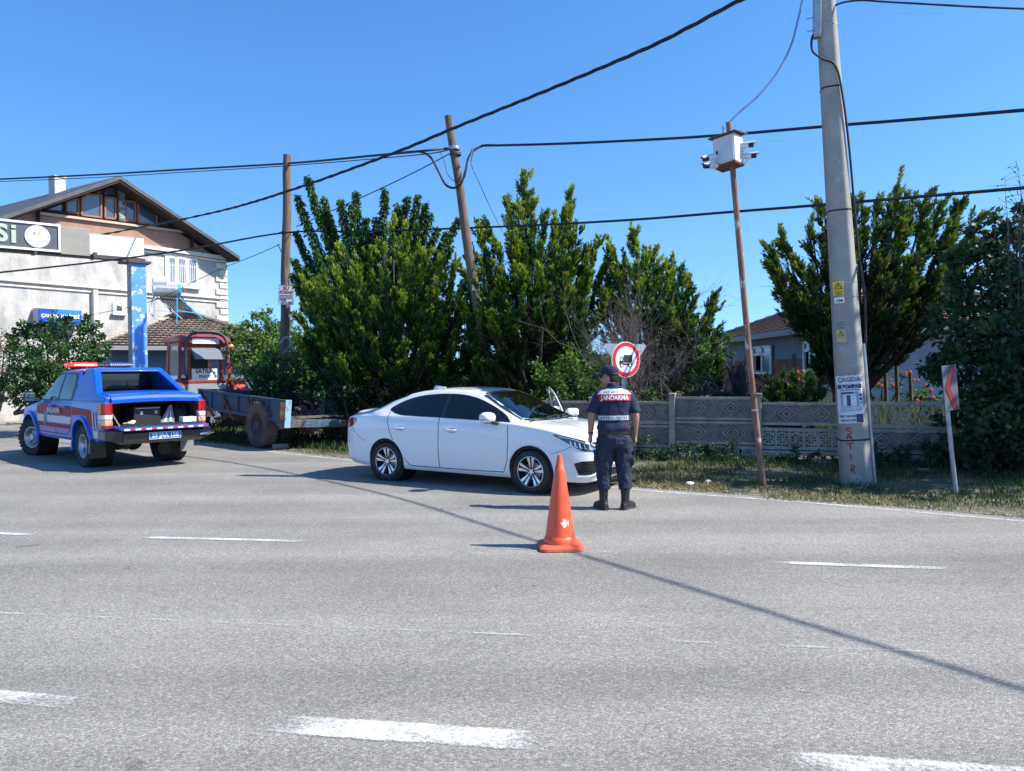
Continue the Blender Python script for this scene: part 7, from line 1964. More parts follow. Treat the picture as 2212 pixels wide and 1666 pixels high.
def conifer(name, label, base, leaders, seed, m=CYPRESS, plume=.62, dens=1.0, trunk_r=.13, low=.35, group=None, twigs=600, flake=1.0, spray=.30):
    """a many-stemmed cypress: every leader rises from the trunk to its tip and carries upright flame-shaped plumes"""
    rng = np.random.default_rng(seed); base = np.array(base, float)
    root = thing(name, label, 'tree', tuple(base), 0, group)
    PV, PD, PT, PL, PW = [], [], [], [], []; limbs = []
    tw = []
    ht = max(l[0][2] for l in leaders)
    for (tip, h0, spread) in leaders:
        tip = np.array(tip, float) - base; p0 = np.array([rng.normal() * .05, rng.normal() * .05, h0])
        mid = p0 * .45 + tip * .55; out = tip - p0; mid = mid + np.array([out[0] * .22, out[1] * .22, -abs(out[2]) * .22])
        tt = np.linspace(0, 1, 9); path = bez(p0, mid, tip, tt); Ln = np.linalg.norm(np.diff(path, axis=0), axis=1).sum()
        limbs.append((path, np.linspace(trunk_r * .45, .008, 9)))
        n = int(max(5, Ln * 8.0 * dens)); ts = low + (1 - low) * rng.random(n) ** .85; ts = np.append(ts, 1.0)
        for t in ts:
            c = bez(p0, mid, tip, [t])[0]; tg = bez(p0, mid, tip, [min(1, t + .02)])[0] - bez(p0, mid, tip, [t - .02])[0]; tg /= np.linalg.norm(tg) + 1e-9
            r = spread * (1 - t) ** .6; off = rng.normal(size=3); off /= np.linalg.norm(off); off *= r * rng.random() ** .5; off[2] *= .6
            o = c + off; pl = plume * (.55 + .75 * rng.random()) * (.62 + .5 * (1 - t))
            rd_ = np.array([o[0], o[1], 0]); rd_ /= np.linalg.norm(rd_) + .3
            ax = tg * .40 + off / (r + .05) * .25 + rd_ * spray + np.array([0, 0, .50]) + rng.normal(size=3) * .17; ax /= np.linalg.norm(ax)
            if t == 1.0: pl *= 1.3; ax = ax * .5 + tg * .3 + np.array([0, 0, .5]); ax /= np.linalg.norm(ax); o = tip - ax * pl * .95
            # a plume = a spine with side sprays that sweep forward, each a pointed feather of scale leaves
            ns = int(5 + 9 * pl); sk = np.append(np.sort(rng.random(ns)) * .82, .5); qd = rng.normal(size=(ns + 1, 3)); qd -= (qd @ ax)[:, None] * ax; qd /= np.linalg.norm(qd, axis=1, keepdims=True) + 1e-9
            sd = ax * .95 + qd * .42 + np.array([0, 0, .12]); sd[-1] = ax; sd /= np.linalg.norm(sd, axis=1, keepdims=True); sl_ = pl * .46 * (1 - .62 * sk); sl_[-1] = pl * .5
            cl = .50 * rng.random()
            for j in range(ns + 1):
                nf = int(10 + 58 * sl_[j]); w = rng.random(nf); pos = o + ax * sk[j] * pl + sd[j] * (w * sl_[j])[:, None]; q = rng.normal(size=(nf, 3)); q /= np.linalg.norm(q, axis=1, keepdims=True)
                pos = pos + q * (sl_[j] * .15 * (1 - w) ** .6 * rng.random(nf) ** .6)[:, None]
                PV.append(pos); PD.append(sd[j] + q * .38 + rng.normal(size=(nf, 3)) * .10)
                tint = .10 + .34 * (sk[j] * .6 + w * .55) ** 1.2 + cl + .16 * w * w + .10 * rng.normal(size=nf) + .34 * (t - .62) + .62 * (o[2] / ht - .66)  # yellow new-growth tips, plus crown light and shade put into the colour by height
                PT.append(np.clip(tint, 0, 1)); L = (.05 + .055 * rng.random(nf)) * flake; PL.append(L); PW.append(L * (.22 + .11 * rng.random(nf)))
            tw.append((np.stack([c, (c + o) / 2 + rng.normal(size=3) * .03, o + ax * pl * .6]), np.array([.010, .007, .003])))
    P = np.concatenate(PV); V, Fq = flakes(P, np.concatenate(PD), np.concatenate(PL), np.concatenate(PW), rng)
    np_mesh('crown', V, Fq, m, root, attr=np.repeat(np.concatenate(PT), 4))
    hmax = max(l[1] for l in leaders) + .3
    limbs.append((np.array([[0, 0, -.1], [.02, .01, hmax * .4], [-.02, .02, hmax]]), np.array([trunk_r, trunk_r * .85, trunk_r * .5])))
    V, Fq = tubes_np(limbs, 8); np_mesh('trunk', V, Fq, BARK, root, smooth=True)
    # bare inner twigs, brown where no light reaches
    for k in range(twigs):
        l = leaders[rng.integers(len(leaders))]; tip = np.array(l[0], float) - base; p0 = np.array([0, 0, l[1]]); t = rng.uniform(.15, .75); c = p0 + (tip - p0) * t
        d = rng.normal(size=3); d[2] = abs(d[2]) * .7; d /= np.linalg.norm(d); ln = rng.uniform(.3, .8)
        tw.append((np.stack([c, c + d * ln * .5 + rng.normal(size=3) * .04, c + d * ln]), np.array([.008, .006, .002])))
    V, Fq = tubes_np(tw, 3); np_mesh('twigs', V, Fq, TWIG, root)
    return root

def leafy(name, label, base, clumps, seed, m=BROADL, leaf=.09, per=900, cat='tree', trunk=None, stem_r=.06, group=None, droop=.2, stems=True, shell=.55, tb=0.0, wide=.55):
    """broadleaf crown: clumps = [(centre, (rx, ry, rz), weight)]"""
    rng = np.random.default_rng(seed); base = np.array(base, float)
    root = thing(name, label, cat, tuple(base), 0, group)
    PV, PD, PT = [], [], []; limbs = []
    for c, r, w in clumps:
        c = np.array(c, float) - base; r = np.array(r, float) if hasattr(r, '__len__') else np.array([r, r, r], float)
        n = int(per * w * (r[0] * r[2]) ** .8 * 3.2)
        # sub-clusters give light and dark clumps and gaps
        k = max(5, n // 45); q = rng.normal(size=(k, 3)); q /= np.linalg.norm(q, axis=1, keepdims=True); rad = shell + (1 - shell) * rng.random(k); cc = q * rad[:, None] * r * (1 + .18 * rng.normal(size=(k, 1)))
        idx = rng.integers(k, size=n); p = cc[idx] + rng.normal(size=(n, 3)) * np.mean(r) * .13
        PV.append(c + p); d = p / (np.linalg.norm(p, axis=1, keepdims=True) + 1e-6) * .6 + rng.normal(size=(n, 3)) * .6; d[:, 2] -= droop; PD.append(d)
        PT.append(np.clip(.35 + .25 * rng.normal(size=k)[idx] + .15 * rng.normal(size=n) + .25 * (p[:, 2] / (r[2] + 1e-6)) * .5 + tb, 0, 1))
        if stems:
            p0 = np.array([0, 0, max(.05, min(.6, c[2] * .3))]); mid = (p0 + c) / 2 + np.array([0, 0, -.1 * abs(c[2])]); tt = np.linspace(0, 1, 7)
            limbs.append((bez(p0, mid, c, tt), np.linspace(stem_r, .012, 7)))
            for j in rng.choice(k, size=min(k, 10), replace=False): limbs.append((np.stack([c, c + cc[j] * .5, c + cc[j]]), np.array([.014, .009, .003])))
    P = np.concatenate(PV); n = len(P); L = leaf * (.7 + .6 * rng.random(n)); V, Fq = flakes(P, np.concatenate(PD), L, L * wide, rng)
    np_mesh('crown' if cat == 'tree' else 'foliage', V, Fq, m, root, attr=np.repeat(np.concatenate(PT), 4))
    if limbs: V, Fq = tubes_np(limbs, 6); np_mesh('trunk' if cat == 'tree' else 'stems', V, Fq, BARK, root, smooth=True)
    return root
def A(u, v, Y): return tuple(at(u, v, Y))
def gb(u, Y): p = at(u, 800, Y); return (p.x, p.y, 0)

# --- left conifer
rs = random.Random(3)
def lead(lst, Y, h0, sp): return [(A(u, v, Y + (dy * .65 if v > 640 else dy) + rs.uniform(-.25, .25)), h0, sp) for u, v, dy in lst]
L1 = [(u, v + (26 if v < 600 and dy > -.5 else 12), dy) for u, v, dy in [(663, 615, .2), (690, 575, 0), (722, 548, .4), (745, 515, .6), (772, 545, -.2), (800, 520, .7), (828, 500, .5), (850, 470, .9), (878, 480, .6), (905, 490, .7), (922, 535, .2), (950, 548, .3), (980, 560, .5), (1003, 590, 0),
      (700, 620, -.8), (735, 600, -.9), (765, 615, -1.1), (800, 590, -1.0), (835, 575, -1.1), (870, 580, -1.2), (905, 570, -1.0), (940, 610, -1.0), (972, 620, -.9), (1000, 650, -.7),
      (655, 680, -.4), (690, 690, -1.3), (730, 675, -1.6), (775, 690, -1.7), (820, 660, -1.8), (865, 670, -1.8), (910, 655, -1.7), (950, 690, -1.6), (990, 700, -1.3),
      (668, 745, -.9), (715, 750, -1.7), (765, 755, -2.0), (815, 740, -2.1), (870, 745, -2.2), (925, 740, -2.1), (975, 755, -1.7), (1020, 735, -1.2), (740, 790, -2.0), (850, 800, -2.3), (960, 800, -2.0)]]
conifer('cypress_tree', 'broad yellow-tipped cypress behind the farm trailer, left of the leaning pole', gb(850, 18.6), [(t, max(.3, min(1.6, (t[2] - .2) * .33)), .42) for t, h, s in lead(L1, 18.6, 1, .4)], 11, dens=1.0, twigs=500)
L2 = [(1133, 378, .3), (1118, 425, 0), (1150, 430, .2), (1100, 460, -.2), (1172, 470, 0), (1230, 432, .2), (1215, 470, .1), (1195, 500, -.2), (1060, 500, .4), (1037, 485, .7), (1240, 505, .2), (1262, 545, .3), (1282, 540, .2), (1298, 590, .2), (1020, 545, .4), (1080, 545, -.4), (1120, 530, -.6), (1160, 540, -.7), (1200, 555, -.8),
      (1235, 575, -.6), (1010, 600, -.2), (1045, 595, -.8), (1085, 610, -1.2), (1130, 600, -1.4), (1175, 610, -1.4), (1215, 625, -1.2), (1260, 620, -.8), (1300, 650, -.2), (1005, 670, -.8), (1050, 670, -1.4), (1100, 680, -1.6), (1250, 680, -1.0), (1020, 715, -1.3), (1065, 700, -1.9), (1200, 690, -1.4), (1110, 700, -2.0), (1045, 790, -2.2), (1085, 795, -2.0), (1275, 700, -.6), (1010, 690, .4), (1045, 720, .5), (1080, 740, .3), (1030, 770, .4), (1100, 770, .4), (1000, 760, .2), (1240, 730, .2), (1180, 740, .3), (1150, 690, -.6)]
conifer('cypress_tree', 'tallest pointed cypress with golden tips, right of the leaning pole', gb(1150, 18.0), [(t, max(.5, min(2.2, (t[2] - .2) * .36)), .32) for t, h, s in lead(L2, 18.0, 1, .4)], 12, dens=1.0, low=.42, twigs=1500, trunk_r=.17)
L3 = [(1372, 516, .2), (1350, 560, 0), (1322, 535, .1), (1395, 560, 0), (1412, 548, .3), (1428, 590, 0), (1448, 578, .2), (1470, 590, .1), (1485, 625, .2), (1312, 595, .2), (1335, 610, -.3), (1375, 595, -.4), (1410, 620, -.5), (1450, 640, -.5), (1500, 650, .1), (1538, 655, .3), (1525, 690, .1), (1490, 690, -.5), (1450, 700, -.4), (1545, 730, .2), (1510, 750, -.2), (1555, 780, .3), (1520, 810, -.2), (1305, 650, .3)]
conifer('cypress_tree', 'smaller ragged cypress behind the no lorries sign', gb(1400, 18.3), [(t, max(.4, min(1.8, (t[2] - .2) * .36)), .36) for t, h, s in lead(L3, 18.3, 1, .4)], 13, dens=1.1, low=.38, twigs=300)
L4 = [(1938, 402, 0), (1918, 440, .2), (1965, 432, -.1), (1998, 425, .1), (1890, 455, .2), (2030, 445, 0), (2064, 440, .2), (2050, 480, -.2), (2100, 490, .2), (2085, 520, -.1), (1862, 440, .3), (1840, 450, .2), (1780, 445, .4), (1800, 480, .1), (1755, 500, .2), (1700, 530, .2), (1672, 556, 0), (1725, 560, -.2), (1690, 590, .1), (1715, 625, 0), (1740, 670, -.1), (1770, 720, -.2),
      (1790, 560, -.6), (1840, 540, -.8), (1890, 520, -.9), (1940, 500, -.9), (1990, 510, -.8), (2040, 530, -.6), (2070, 560, -.2), (1760, 610, -.7), (1900, 600, -1.2), (1960, 580, -1.2), (2020, 590, -.9), (1790, 650, -1.0), (1900, 660, -1.4), (1960, 650, -1.2), (2010, 640, -.6), (1985, 690, -.5), (1950, 715, -.6), (1890, 720, -1.0), (1775, 750, -.6), (1800, 700, -1.0)]
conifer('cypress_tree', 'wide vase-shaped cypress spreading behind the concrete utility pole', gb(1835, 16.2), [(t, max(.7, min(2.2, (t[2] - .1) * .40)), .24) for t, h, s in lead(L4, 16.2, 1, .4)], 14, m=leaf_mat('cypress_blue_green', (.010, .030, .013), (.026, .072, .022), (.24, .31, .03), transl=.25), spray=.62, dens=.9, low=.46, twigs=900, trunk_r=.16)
# low dark conifer hanging over the wall
L5 = [(1660, 830, .1), (1690, 815, 0), (1720, 822, 0), (1752, 818, .1), (1770, 835, .1), (1680, 830, -.3), (1715, 835, -.5), (1750, 830, -.3), (1700, 880, -.6), (1730, 900, -.7), (1665, 850, -.2), (1745, 870, -.5)]
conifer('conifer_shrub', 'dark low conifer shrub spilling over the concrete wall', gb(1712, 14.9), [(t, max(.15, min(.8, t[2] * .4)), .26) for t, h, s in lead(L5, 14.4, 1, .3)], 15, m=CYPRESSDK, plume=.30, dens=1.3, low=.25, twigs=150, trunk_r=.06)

# --- dead grey branches in front of the ragged cypress
def dead_bush():
    rng = np.random.default_rng(5); b = np.array(gb(1380, 16.4)); root = thing('dead_shrub', 'mass of bare grey twigs beside the no lorries sign', 'shrub', tuple(b))
    T = []
    def grow(p, d, ln, r, lev):
        q = p + d * ln; m_ = p + d * ln * .5 + rng.normal(size=3) * ln * .06; T.append((np.stack([p, m_, q]), np.array([r, r * .8, r * .5])))
        if lev == 0: return
        for k in range(rng.integers(3, 5)):
            t = rng.uniform(.35, 1.0); s = p + (q - p) * t; nd = d + rng.normal(size=3) * .50; nd[2] += .10; nd /= np.linalg.norm(nd); grow(s, nd, ln * rng.uniform(.55, .8), r * .55, lev - 1)
    for u, v in ((1300, 640), (1330, 600), (1365, 590), (1400, 620), (1435, 650), (1470, 690), (1290, 700), (1310, 750), (1350, 680), (1400, 700), (1440, 740), (1480, 760), (1370, 760), (1420, 790), (1465, 820), (1330, 800)):
        tip = np.array(at(u, v, 16.4 + rng.uniform(-.6, .9))) - b; d = tip / np.linalg.norm(tip); grow(np.array([rng.normal() * .3, rng.normal() * .2, 0.05]), d, np.linalg.norm(tip) * .52, .022, 4)
    V, Fq = tubes_np(T, 3); np_mesh('branches', V, Fq, DEAD, root)
dead_bush()
def stump():
    rng = np.random.default_rng(9); b = np.array(gb(1590, 16.0)); root = thing('dead_tree', 'gnarled dark stump with bare crooked limbs behind the wall', 'tree', tuple(b))
    T = [(np.array([[0, 0, 0], [.03, 0, .8], [.1, 0, 1.35], [.12, 0, 1.75]]), np.array([.20, .17, .13, .10]))]
    for u, v, r in ((1515, 822, .06), (1530, 812, .05), (1570, 790, .05), (1562, 775, .03), (1640, 850, .05), (1600, 785, .04), (1610, 770, .02), (1585, 770, .03), (1655, 830, .03), (1500, 850, .04)):
        tip = np.array(at(u, v, 16 + rng.uniform(-.4, .4))) - b; s = np.array([0, 0, rng.uniform(.7, 1.2)]); m1 = s * .5 + tip * .5 + rng.normal(size=3) * .16; T.append((np.stack([s, m1, tip]), np.array([r * 1.4, r, r * .4])))
        for k in range(5): d = rng.normal(size=3); d /= np.linalg.norm(d); c = m1 + (tip - m1) * rng.random(); T.append((np.stack([c, c + d * .18 + rng.normal(size=3) * .03, c + d * .32]), np.array([.014, .01, .004])))
    V, Fq = tubes_np(T, 7); np_mesh('trunk', V, Fq, mat('charred_bark', (.035, .028, .03), .95, bump=.7, bscale=16), root, smooth=True)
stump()

# --- leafy tree with drooping shoots behind the left conifer
def shoots_tree():
    rng = np.random.default_rng(21); b = np.array(gb(800, 20.3)); root = thing('leafy_tree', 'green tree with long drooping leafy shoots behind the cypress', 'tree', tuple(b))
    P, D, T, limbs = [], [], [], []
    tips = [(665, 382, 0), (642, 422, 0), (640, 500, .2), (636, 560, 0), (640, 610, -.4), (655, 650, -.5), (700, 425, .2), (735, 430, 0), (768, 412, .3), (758, 440, 0), (790, 470, .5), (812, 470, 0), (832, 408, 0), (860, 440, .2), (880, 425, 0), (903, 420, .3), (920, 440, 0), (930, 460, 0), (945, 490, .2), (965, 500, 0), (975, 530, .3), (720, 490, .3), (800, 500, .2), (632, 590, -.2), (680, 540, -.5), (720, 540, -.2), (660, 580, -.2), (930, 520, .2), (990, 470, .6), (780, 520, .5), (870, 470, 0), (700, 450, .1), (950, 540, -.2)]
    for u, v, dy in tips:
        tip = np.array(at(u, v, 20.0 + dy)) - b; p0 = np.array([rng.normal() * .1, 0, max(1.2, tip[2] * .45)]); mid = p0 * .4 + tip * .6 + np.array([(tip[0] - p0[0]) * .15, 0, -.05 * tip[2]])
        path = bez(p0, mid, tip, np.linspace(0, 1, 9)); limbs.append((path, np.linspace(.05, .008, 9)))
        Ln = np.linalg.norm(np.diff(path, axis=0), axis=1).sum(); n = int(Ln * 330); t = .25 + .75 * rng.random(n) ** .8; c = bez(p0, mid, tip, t)
        r = .18 * (1.15 - t) ** .6; q = rng.normal(size=(n, 3)); q /= np.linalg.norm(q, axis=1, keepdims=True); P.append(c + q * (r * rng.random(n) ** .5)[:, None]); dd = q * .55 + rng.normal(size=(n, 3)) * .2; dd[:, 2] -= .75; D.append(dd)
        T.append(np.clip(.38 + .2 * rng.normal() * .5 + .2 * rng.normal(size=n), 0, 1))
    limbs.append((np.array([[0, 0, 0], [.1, 0, 1.2], [.0, 0, 2.6]]), np.array([.16, .13, .09])))
    P = np.concatenate(P); n = len(P); L = .13 * (.6 + .6 * rng.random(n)); V, Fq = flakes(P, np.concatenate(D), L, L * .36, rng)
    np_mesh('crown', V, Fq, BROADL, root, attr=np.repeat(np.concatenate(T), 4)); V, Fq = tubes_np(limbs, 6); np_mesh('trunk', V, Fq, BARK, root, smooth=True)
shoots_tree()

def C(u, v, Y, r, w=1.0): return (A(u, v, Y), r, w)
# tall dark tree on the right edge
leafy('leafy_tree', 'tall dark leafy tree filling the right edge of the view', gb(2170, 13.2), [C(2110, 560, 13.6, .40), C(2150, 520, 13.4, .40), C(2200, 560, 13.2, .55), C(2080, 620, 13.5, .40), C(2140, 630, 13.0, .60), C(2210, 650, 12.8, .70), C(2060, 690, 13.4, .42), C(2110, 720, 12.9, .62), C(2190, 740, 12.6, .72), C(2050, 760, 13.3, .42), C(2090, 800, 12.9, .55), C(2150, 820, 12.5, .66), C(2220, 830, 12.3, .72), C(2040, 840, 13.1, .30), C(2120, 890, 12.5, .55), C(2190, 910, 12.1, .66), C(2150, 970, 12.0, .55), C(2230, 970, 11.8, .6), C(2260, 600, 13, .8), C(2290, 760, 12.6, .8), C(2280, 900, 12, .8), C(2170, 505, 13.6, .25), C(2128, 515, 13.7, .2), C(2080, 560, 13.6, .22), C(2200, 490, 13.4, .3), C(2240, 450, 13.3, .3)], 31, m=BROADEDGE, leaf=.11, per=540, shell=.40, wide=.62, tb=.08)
leafy('leafy_tree', 'tall leafy roadside tree just outside the right edge, throwing shade on the verge', (12.2, 10.9, 0), [((12.2 + a, 10.9 + b, c), (r, r, r * .9), .5) for a, b, c, r in ((0, -.7, 3.2, 1.5), (-1.2, .3, 4.2, 1.4), (1.2, 0, 4.4, 1.5), (0, .2, 5.6, 1.7), (-1, -.2, 6.6, 1.3), (1, .3, 6.8, 1.4), (0, -.3, 8.2, 1.4), (-.5, .2, 9.2, 1.0), (-1.5, -.8, 4.5, 1.1), (-1.4, -.9, 6.0, 1.1), (-1.3, -.7, 7.4, 1.1), (0, 0, 1.6, 1.2), (-1.4, .5, 5.4, 1.1), (-1.5, 0, 2.6, 1.0), (3, 1, 5, 1.8), (3.2, .6, 7, 1.6), (2.8, .8, 3, 1.4))], 33, m=BROADL, leaf=.20, per=230, stem_r=.12)
def sprays(name, label, base, tips, seed):
    rng = np.random.default_rng(seed); b = np.array(base, float); root = thing(name, label, 'tree', tuple(b)); T, P, D = [], [], []
    for tip in tips:
        t = np.array(tip) - b; s = np.array([t[0] * .8, t[1], t[2] - rng.uniform(1.2, 2.0)]); T.append((np.stack([np.array([0, 0, .05]), s * np.array([.6, 1, .6]), s, (s + t) / 2 + rng.normal(size=3) * .08, t]), np.array([.03, .022, .012, .008, .003])))
        for k in range(26): c = s + (t - s) * rng.random(); d = rng.normal(size=3); d /= np.linalg.norm(d); T.append((np.stack([c, c + d * .12, c + d * .24]), np.array([.004, .003, .002]))); P.append(c + d * .24 * rng.random()); D.append(d)
    V, Fq = tubes_np(T, 4); np_mesh('trunk', V, Fq, DEAD, root); P = np.array(P); V, Fq = flakes(P, np.array(D), np.full(len(P), .06), np.full(len(P), .03), rng); np_mesh('crown', V, Fq, BROADL, root, attr=np.full(len(V), .5))
sprays('bare_tree', 'sparse grey-twigged tree reaching up at the right edge', gb(2235, 12.6), [A(2195, 345, 12.6), A(2170, 380, 12.7), A(2205, 420, 12.6), A(2190, 440, 12.6), A(2225, 360, 12.6), A(2240, 400, 12.6), A(2255, 350, 12.6), A(2175, 470, 12.7)], 32)
# fresh green shrub and others left of the conifer
leafy('green_bush', 'bright green bush behind the tractor, left of the notice pole', gb(575, 23.5), [C(560, 735, 23.8, .85), C(590, 705, 23.7, .55), C(530, 760, 23.5, .7), C(610, 750, 23.3, .8), C(650, 750, 23.2, .55), C(570, 790, 22.9, .9), C(510, 720, 24, .38), C(480, 715, 24, .30), C(545, 695, 23.8, .3), C(620, 790, 22.6, .9), C(575, 675, 23.8, .18), C(640, 720, 23.4, .3)], 41, m=BRIGHT, leaf=.10, per=520, cat='shrub')
leafy('green_bush', 'mid green bush with larger leaves behind the trailer front', gb(650, 20.6), [C(560, 830, 20.5, .55), C(610, 815, 20.4, .60), C(660, 800, 20.2, .6), C(700, 820, 20.0, .5), C(640, 850, 19.8, .6), C(700, 770, 20.3, .4), C(740, 800, 19.9, .45), C(590, 785, 20.7, .45), C(730, 850, 19.6, .6), C(790, 850, 19.2, .55)], 42, m=BROADL, leaf=.11, per=520, cat='shrub', tb=-.05)
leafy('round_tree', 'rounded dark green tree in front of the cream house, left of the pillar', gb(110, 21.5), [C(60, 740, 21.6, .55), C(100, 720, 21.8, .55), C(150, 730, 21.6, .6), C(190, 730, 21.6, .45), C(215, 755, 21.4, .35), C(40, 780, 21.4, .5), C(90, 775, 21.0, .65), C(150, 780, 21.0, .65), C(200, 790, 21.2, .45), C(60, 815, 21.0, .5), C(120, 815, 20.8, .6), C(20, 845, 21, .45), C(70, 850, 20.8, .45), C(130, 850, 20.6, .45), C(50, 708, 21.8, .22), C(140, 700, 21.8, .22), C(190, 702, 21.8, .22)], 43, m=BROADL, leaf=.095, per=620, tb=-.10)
leafy('leafy_tree', 'pale olive tree cut by the left edge of the view', gb(-5, 23.5), [C(8, 760, 23.5, .5), C(-10, 740, 23.8, .6), C(20, 790, 23.3, .5), C(-20, 780, 23.3, .6)], 44, m=leaf_mat('olive_leaf', (.08, .09, .04), (.14, .15, .07), (.22, .22, .12)), leaf=.07, per=420)
leafy('green_bush', 'sunlit bush behind the open car door, under the cypress branches', gb(1235, 16.8), [C(1200, 810, 16.8, .45), C(1240, 800, 16.9, .45), C(1275, 810, 16.9, .40), C(1180, 845, 16.6, .45), C(1225, 850, 16.4, .5), C(1265, 850, 16.5, .45), C(1220, 770, 17.2, .3), C(1300, 830, 16.8, .35), C(1330, 850, 16.5, .35), C(1190, 880, 16.2, .4)], 45, m=BRIGHT, leaf=.10, per=620, cat='shrub')
leafy('green_bush', 'loose green bush along the wall behind the officer', gb(1480, 16.4), [C(1400, 850, 16.2, .3), C(1440, 835, 16.6, .35), C(1480, 830, 16.8, .35), C(1510, 800, 17.2, .40), C(1545, 770, 17.8, .4), C(1555, 740, 18.2, .35), C(1530, 835, 16.8, .35), C(1500, 845, 16.4, .25)], 46, m=BRIGHT, leaf=.08, per=420, cat='shrub', tb=-.1)
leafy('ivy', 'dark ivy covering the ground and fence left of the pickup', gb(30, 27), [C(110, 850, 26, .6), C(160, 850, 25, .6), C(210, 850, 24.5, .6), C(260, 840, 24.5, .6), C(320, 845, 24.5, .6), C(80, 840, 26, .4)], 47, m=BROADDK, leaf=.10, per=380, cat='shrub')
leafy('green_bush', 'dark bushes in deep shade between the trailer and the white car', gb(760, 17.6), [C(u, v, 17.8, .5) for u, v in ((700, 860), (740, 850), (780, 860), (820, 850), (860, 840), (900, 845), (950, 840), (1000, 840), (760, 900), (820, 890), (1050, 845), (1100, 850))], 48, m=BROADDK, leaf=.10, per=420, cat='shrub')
# garden: sunlit tall weeds, rose bushes, stakes
def roses(name, label, base, clumps, seed, nf):
    o = leafy(name, label, base, clumps, seed, m=BRIGHT, leaf=.06, per=520, cat='shrub', tb=-.15)
    rng = np.random.default_rng(seed); b = np.array(base)
    for k in range(nf):
        c, r, w = clumps[rng.integers(len(clumps))]; p = np.array(c) - b + np.array([rng.uniform(-1, 1) * r, -r * .8, rng.uniform(.2, 1.1) * r])
        mb = MB()
        for j in range(7):
            a = j * .9; q = Vector((math.cos(a), -.3, math.sin(a))) * .026; mb.ellipsoid(Vector(p) + q * .8, (.020, .013, .020), 6, 4)
        mb.build('blossom', mat('rose_red', (.62, .04, .045), .6, col2=(.75, .12, .1), scale=10), o, smooth=60)
roses('rose_bush', 'climbing red roses left of the concrete pole, above the wall', gb(1745, 17.8), [C(1700, 830, 17.8, .30), C(1730, 820, 17.9, .30), C(1765, 815, 18, .32), C(1795, 825, 17.8, .28), C(1755, 845, 17.3, .28)], 51, 12)
roses('rose_bush', 'red roses right of the concrete pole, in the sunny garden', gb(1905, 18.0), [C(1880, 840, 18, .28), C(1905, 830, 18, .22), C(1950, 815, 18.2, .18), C(1945, 850, 17.8, .26), C(1985, 850, 17.5, .28)], 52, 12)
roses('rose_bush', 'low bush with a few red roses at the foot of the chevron sign wall', gb(2000, 16.2), [C(1985, 865, 16, .22), C(2010, 860, 16, .24), C(1965, 875, 15.8, .18)], 53, 5)
for k, (u, v0, v1, Y) in enumerate(((1937, 782, 880, 16.6), (1913, 795, 880, 16.5), (1967, 805, 870, 17), (1716, 765, 870, 16.5), (1803, 850, 900, 16))):
    t = at(u, v0, Y); s = thing('garden_stake', ['tallest wooden stake among the roses', 'blackened stake left of the tallest stake', 'short stake right of the tallest stake', 'pale stake beside the dark conifer shrub', 'low stake beside the poster pole'][k], 'stake', (t.x, t.y, 0), 0, 'wooden stakes in the rose garden')
    mb = MB(); mb.tube([(0, 0, 0), (.02, 0, t.z * .5), (-.01, 0, t.z)], [.05, .045, .04], 8); mb.build('wood', TIMBER, s, smooth=40)

# --- ground cover
def blades(name, label, pts, hgt, wid, seed, tint, lean=.35, spread=.12):
    rng = np.random.default_rng(seed); n = len(pts); P = np.zeros((n, 3)); P[:, :2] = pts; d = rng.normal(size=(n, 3)) * lean; d[:, 2] = 1
    h = hgt * (.5 + .8 * rng.random(n)); V, Fq = flakes(P, d, h, np.full(n, wid) * (.6 + .8 * rng.random(n)), rng)
    o = np_mesh(name, V, Fq, GRASSM, None, attr=np.repeat(np.clip(tint + .15 * rng.normal(size=n), 0, 1), 4)); tag(o, label, 'grass', kind='stuff'); return o
def region(poly, n, seed):
    rng = np.random.default_rng(seed); P = np.array(poly); lo, hi = P.min(0), P.max(0); out = []
    while sum(map(len, out)) < n: q = lo + (hi - lo) * rng.random((n * 2, 2)); out.append(q[inside(q, poly)])
    return np.concatenate(out)[:n]
edge_out = [(p.x + nrm.x * .26, p.y + nrm.y * .26) for p in EDGE + EDGE_R[:1]]
wl_ = [tuple((WA + wd * t)[:2]) for t in (9, 4, 0, -4, -8)]
verge = edge_out + [(12.5, 11.2)] + wl_ + [(-8.8, 22.5)]
vp = region(verge, 42000, 61); rngv = np.random.default_rng(62)
def dist_edge(q): 
    E = np.array(edge_out); D_ = np.full(len(q), 9e9)
    for i in range(len(E) - 1):
        a, b = E[i], E[i + 1]; t = np.clip(((q - a) @ (b - a)) / ((b - a) @ (b - a)), 0, 1); D_ = np.minimum(D_, np.linalg.norm(q - (a + t[:, None] * (b - a)), axis=1))
    return D_
de = dist_edge(vp); nzv = np.sin(vp[:, 0] * 1.7 + 1) * np.cos(vp[:, 1] * 2.3) + .5 * np.sin(vp[:, 0] * 4.1) * np.sin(vp[:, 1] * 3.7)
keep = (rngv.random(len(vp)) < np.clip(.25 + de * .8, 0, 1)) & (nzv + rngv.normal(size=len(vp)) * .4 > -.35)
vp, de, nzv = vp[keep], de[keep], nzv[keep]
blades('verge_grass', 'uneven grass and weeds on the verge before the wall', vp, .045 + .085 * np.clip(de / 3, 0, 1), .013, 63, .25 + .30 * (nzv < -.1) + .20 * (de < .5))
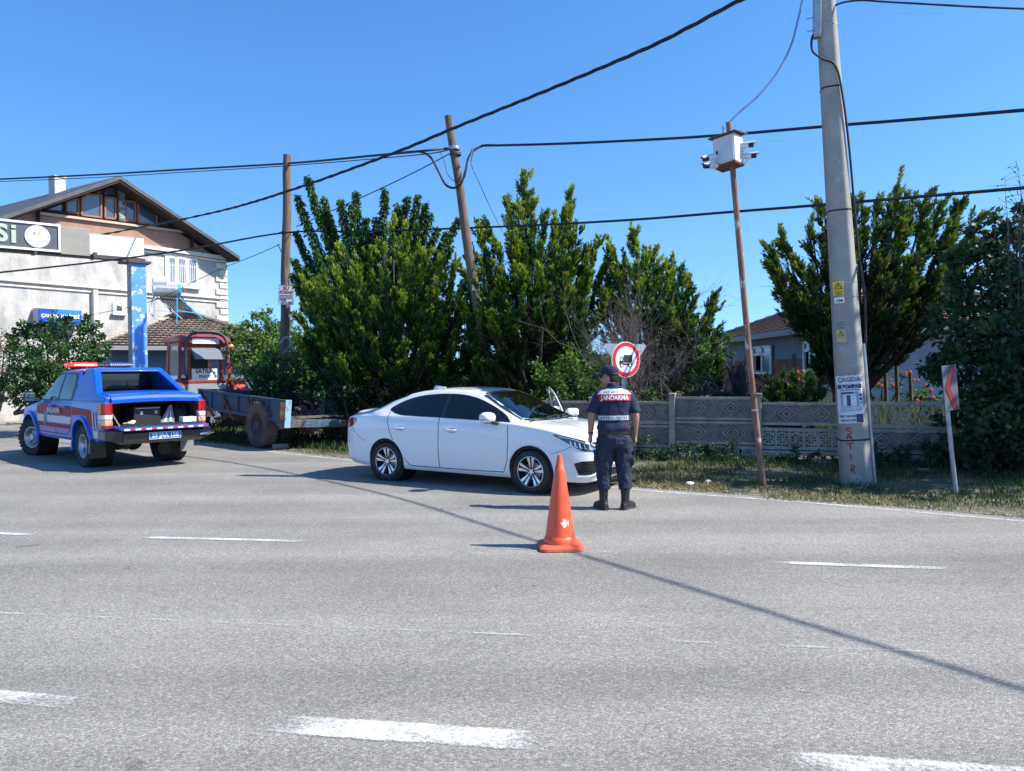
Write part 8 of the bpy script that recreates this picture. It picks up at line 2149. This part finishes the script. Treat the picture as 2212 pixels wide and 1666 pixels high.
# dry straw near the asphalt
sp = region([tuple(G(1370, 1052)[:2]), tuple(G(1560, 1066)[:2]), tuple(G(1600, 1040)[:2]), tuple(G(1400, 1010)[:2])], 3500, 64)
blades('dry_grass', 'dry yellow straw beside the asphalt behind the officer', sp, np.full(len(sp), .08), .012, 65, .95, lean=1.0)
sp = region([tuple(G(1640, 1080)[:2]), tuple(G(1990, 1100)[:2]), tuple(G(1990, 1080)[:2]), tuple(G(1700, 1060)[:2])], 1800, 66)
blades('dry_grass', 'dry straw tufts at the foot of the concrete pole', sp, np.full(len(sp), .07), .012, 67, .85, lean=1.0)
# garden weeds beyond the wall
gp = region([(2.5, 16.0), (9.2, 14.0), (9.3, 24), (4, 24)], 30000, 68)
blades('garden_weeds', 'tall sunlit grass and weeds in the garden', gp, np.full(len(gp), .85), .035, 69, .66)
gp = region([(8.5, 13.6), (13.5, 12.2), (18, 24), (9, 24)], 12000, 70)
blades('garden_weeds', 'tall grass in front of the pale house wall', gp, np.full(len(gp), .75), .03, 71, .5)
gp = region([(-9, 19.5), (-3, 15.8), (2.6, 16.0), (4, 24), (-10, 26)], 16000, 72)
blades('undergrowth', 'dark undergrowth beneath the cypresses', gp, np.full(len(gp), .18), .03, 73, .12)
# weeds creeping up the wall foot
def wall_weeds():
    rng = np.random.default_rng(75); cl = []
    for k in range(62):
        t = rng.uniform(-3, 8.5); p = WA + wd * t; r = rng.uniform(.10, .30); cl.append(((p.x - wd.y * -.0 + .1 * rng.normal(), p.y - .22 - .3 * rng.random(), r * .7), (r * 1.5, r, r), 1.0))
    leafy('wall_weeds', 'low dark weeds growing along the foot of the concrete wall', (WA.x, WA.y, 0), cl, 76, m=BROADDK, leaf=.05, per=900, cat='weeds', stems=False, tb=.1)
wall_weeds()
# far woods that close the view
def woods():
    rng = np.random.default_rng(80); P, D, T = [], [], []
    for k in range(150):
        x = rng.uniform(-55, 75); y = rng.uniform(62, 80) if x > -40 else 70; r = rng.uniform(2.2, 4.2); n = 260; q = rng.normal(size=(n, 3)); q /= np.linalg.norm(q, axis=1, keepdims=True)
        q[:, 2] = np.abs(q[:, 2]) * .9; P.append(np.array([x, y, .1]) + q * r * np.array([1, 1, .95]) * (.8 + .2 * rng.random((n, 1)))); D.append(q + rng.normal(size=(n, 3)) * .5); T.append(np.clip(np.full(n, .3 + .2 * rng.normal()) + .1 * rng.normal(size=n), 0, 1))
    P = np.concatenate(P); n = len(P); V, Fq = flakes(P, np.concatenate(D), np.full(n, .9), np.full(n, .7), rng); o = np_mesh('far_woods', V, Fq, BROADL, None, attr=np.repeat(np.concatenate(T), 4)); tag(o, 'distant belt of woods closing the view', 'woods', kind='stuff')
woods()
# small litter on the verge and stones
for k, (u, v, lab) in enumerate(((1490, 1050, 'crumpled white paper scrap on the verge behind the officer'), (1530, 1045, 'small pale stone on the verge between the officer and mast'), (1995, 1020, 'grey stone in the shade right of the concrete pole'))):
    p = G(u, v); s = thing('verge_stone' if k else 'paper_scrap', lab, 'stone' if k else 'litter', (p.x, p.y, .0)); mb = MB(); mb.ellipsoid((0, 0, .03), (.07 + .06 * (k == 2), .05, .035), 8, 6, M=Matrix.Rotation(k, 3, 'Z')); mb.build('lump', mat('pale_stone', (.42, .40, .37), .9, bump=.5, bscale=20) if k else WHITEPLAIN, s)

# grit and small stones gathered where the asphalt ends
def grit():
    rng = np.random.default_rng(90); E = np.array([(p.x, p.y) for p in EDGE + EDGE_R[:1]]); n = 2600; k = rng.integers(len(E) - 1, size=n); t = rng.random(n)[:, None]; p = E[k] * (1 - t) + E[k + 1] * t
    off = .30 + rng.normal(size=n) * .17; p = p + np.array([nrm.x, nrm.y]) * off[:, None]; r = .006 + .016 * rng.random(n) ** 3; o = np.array([(1, 0, 0), (0, 1, 0), (-1, 0, 0), (0, -1, 0), (0, 0, .9)], float)
    V = np.zeros((n, 5, 3)); V[:] = o[None] * r[:, None, None] * (.7 + .6 * rng.random((n, 5, 1))); V[:, :, :2] += p[:, None]; V[:, :, 2] += .004
    b = (np.arange(n) * 5)[:, None, None]; Fq = (np.array([(0, 1, 4), (1, 2, 4), (2, 3, 4), (3, 0, 4)])[None] + b).reshape(-1, 3)
    o = np_mesh('gravel', V.reshape(-1, 3), Fq, mat('grit_stone', (.24, .22, .19), .9)); tag(o, 'grit and small stones along the broken asphalt edge', 'gravel', kind='stuff')
grit()
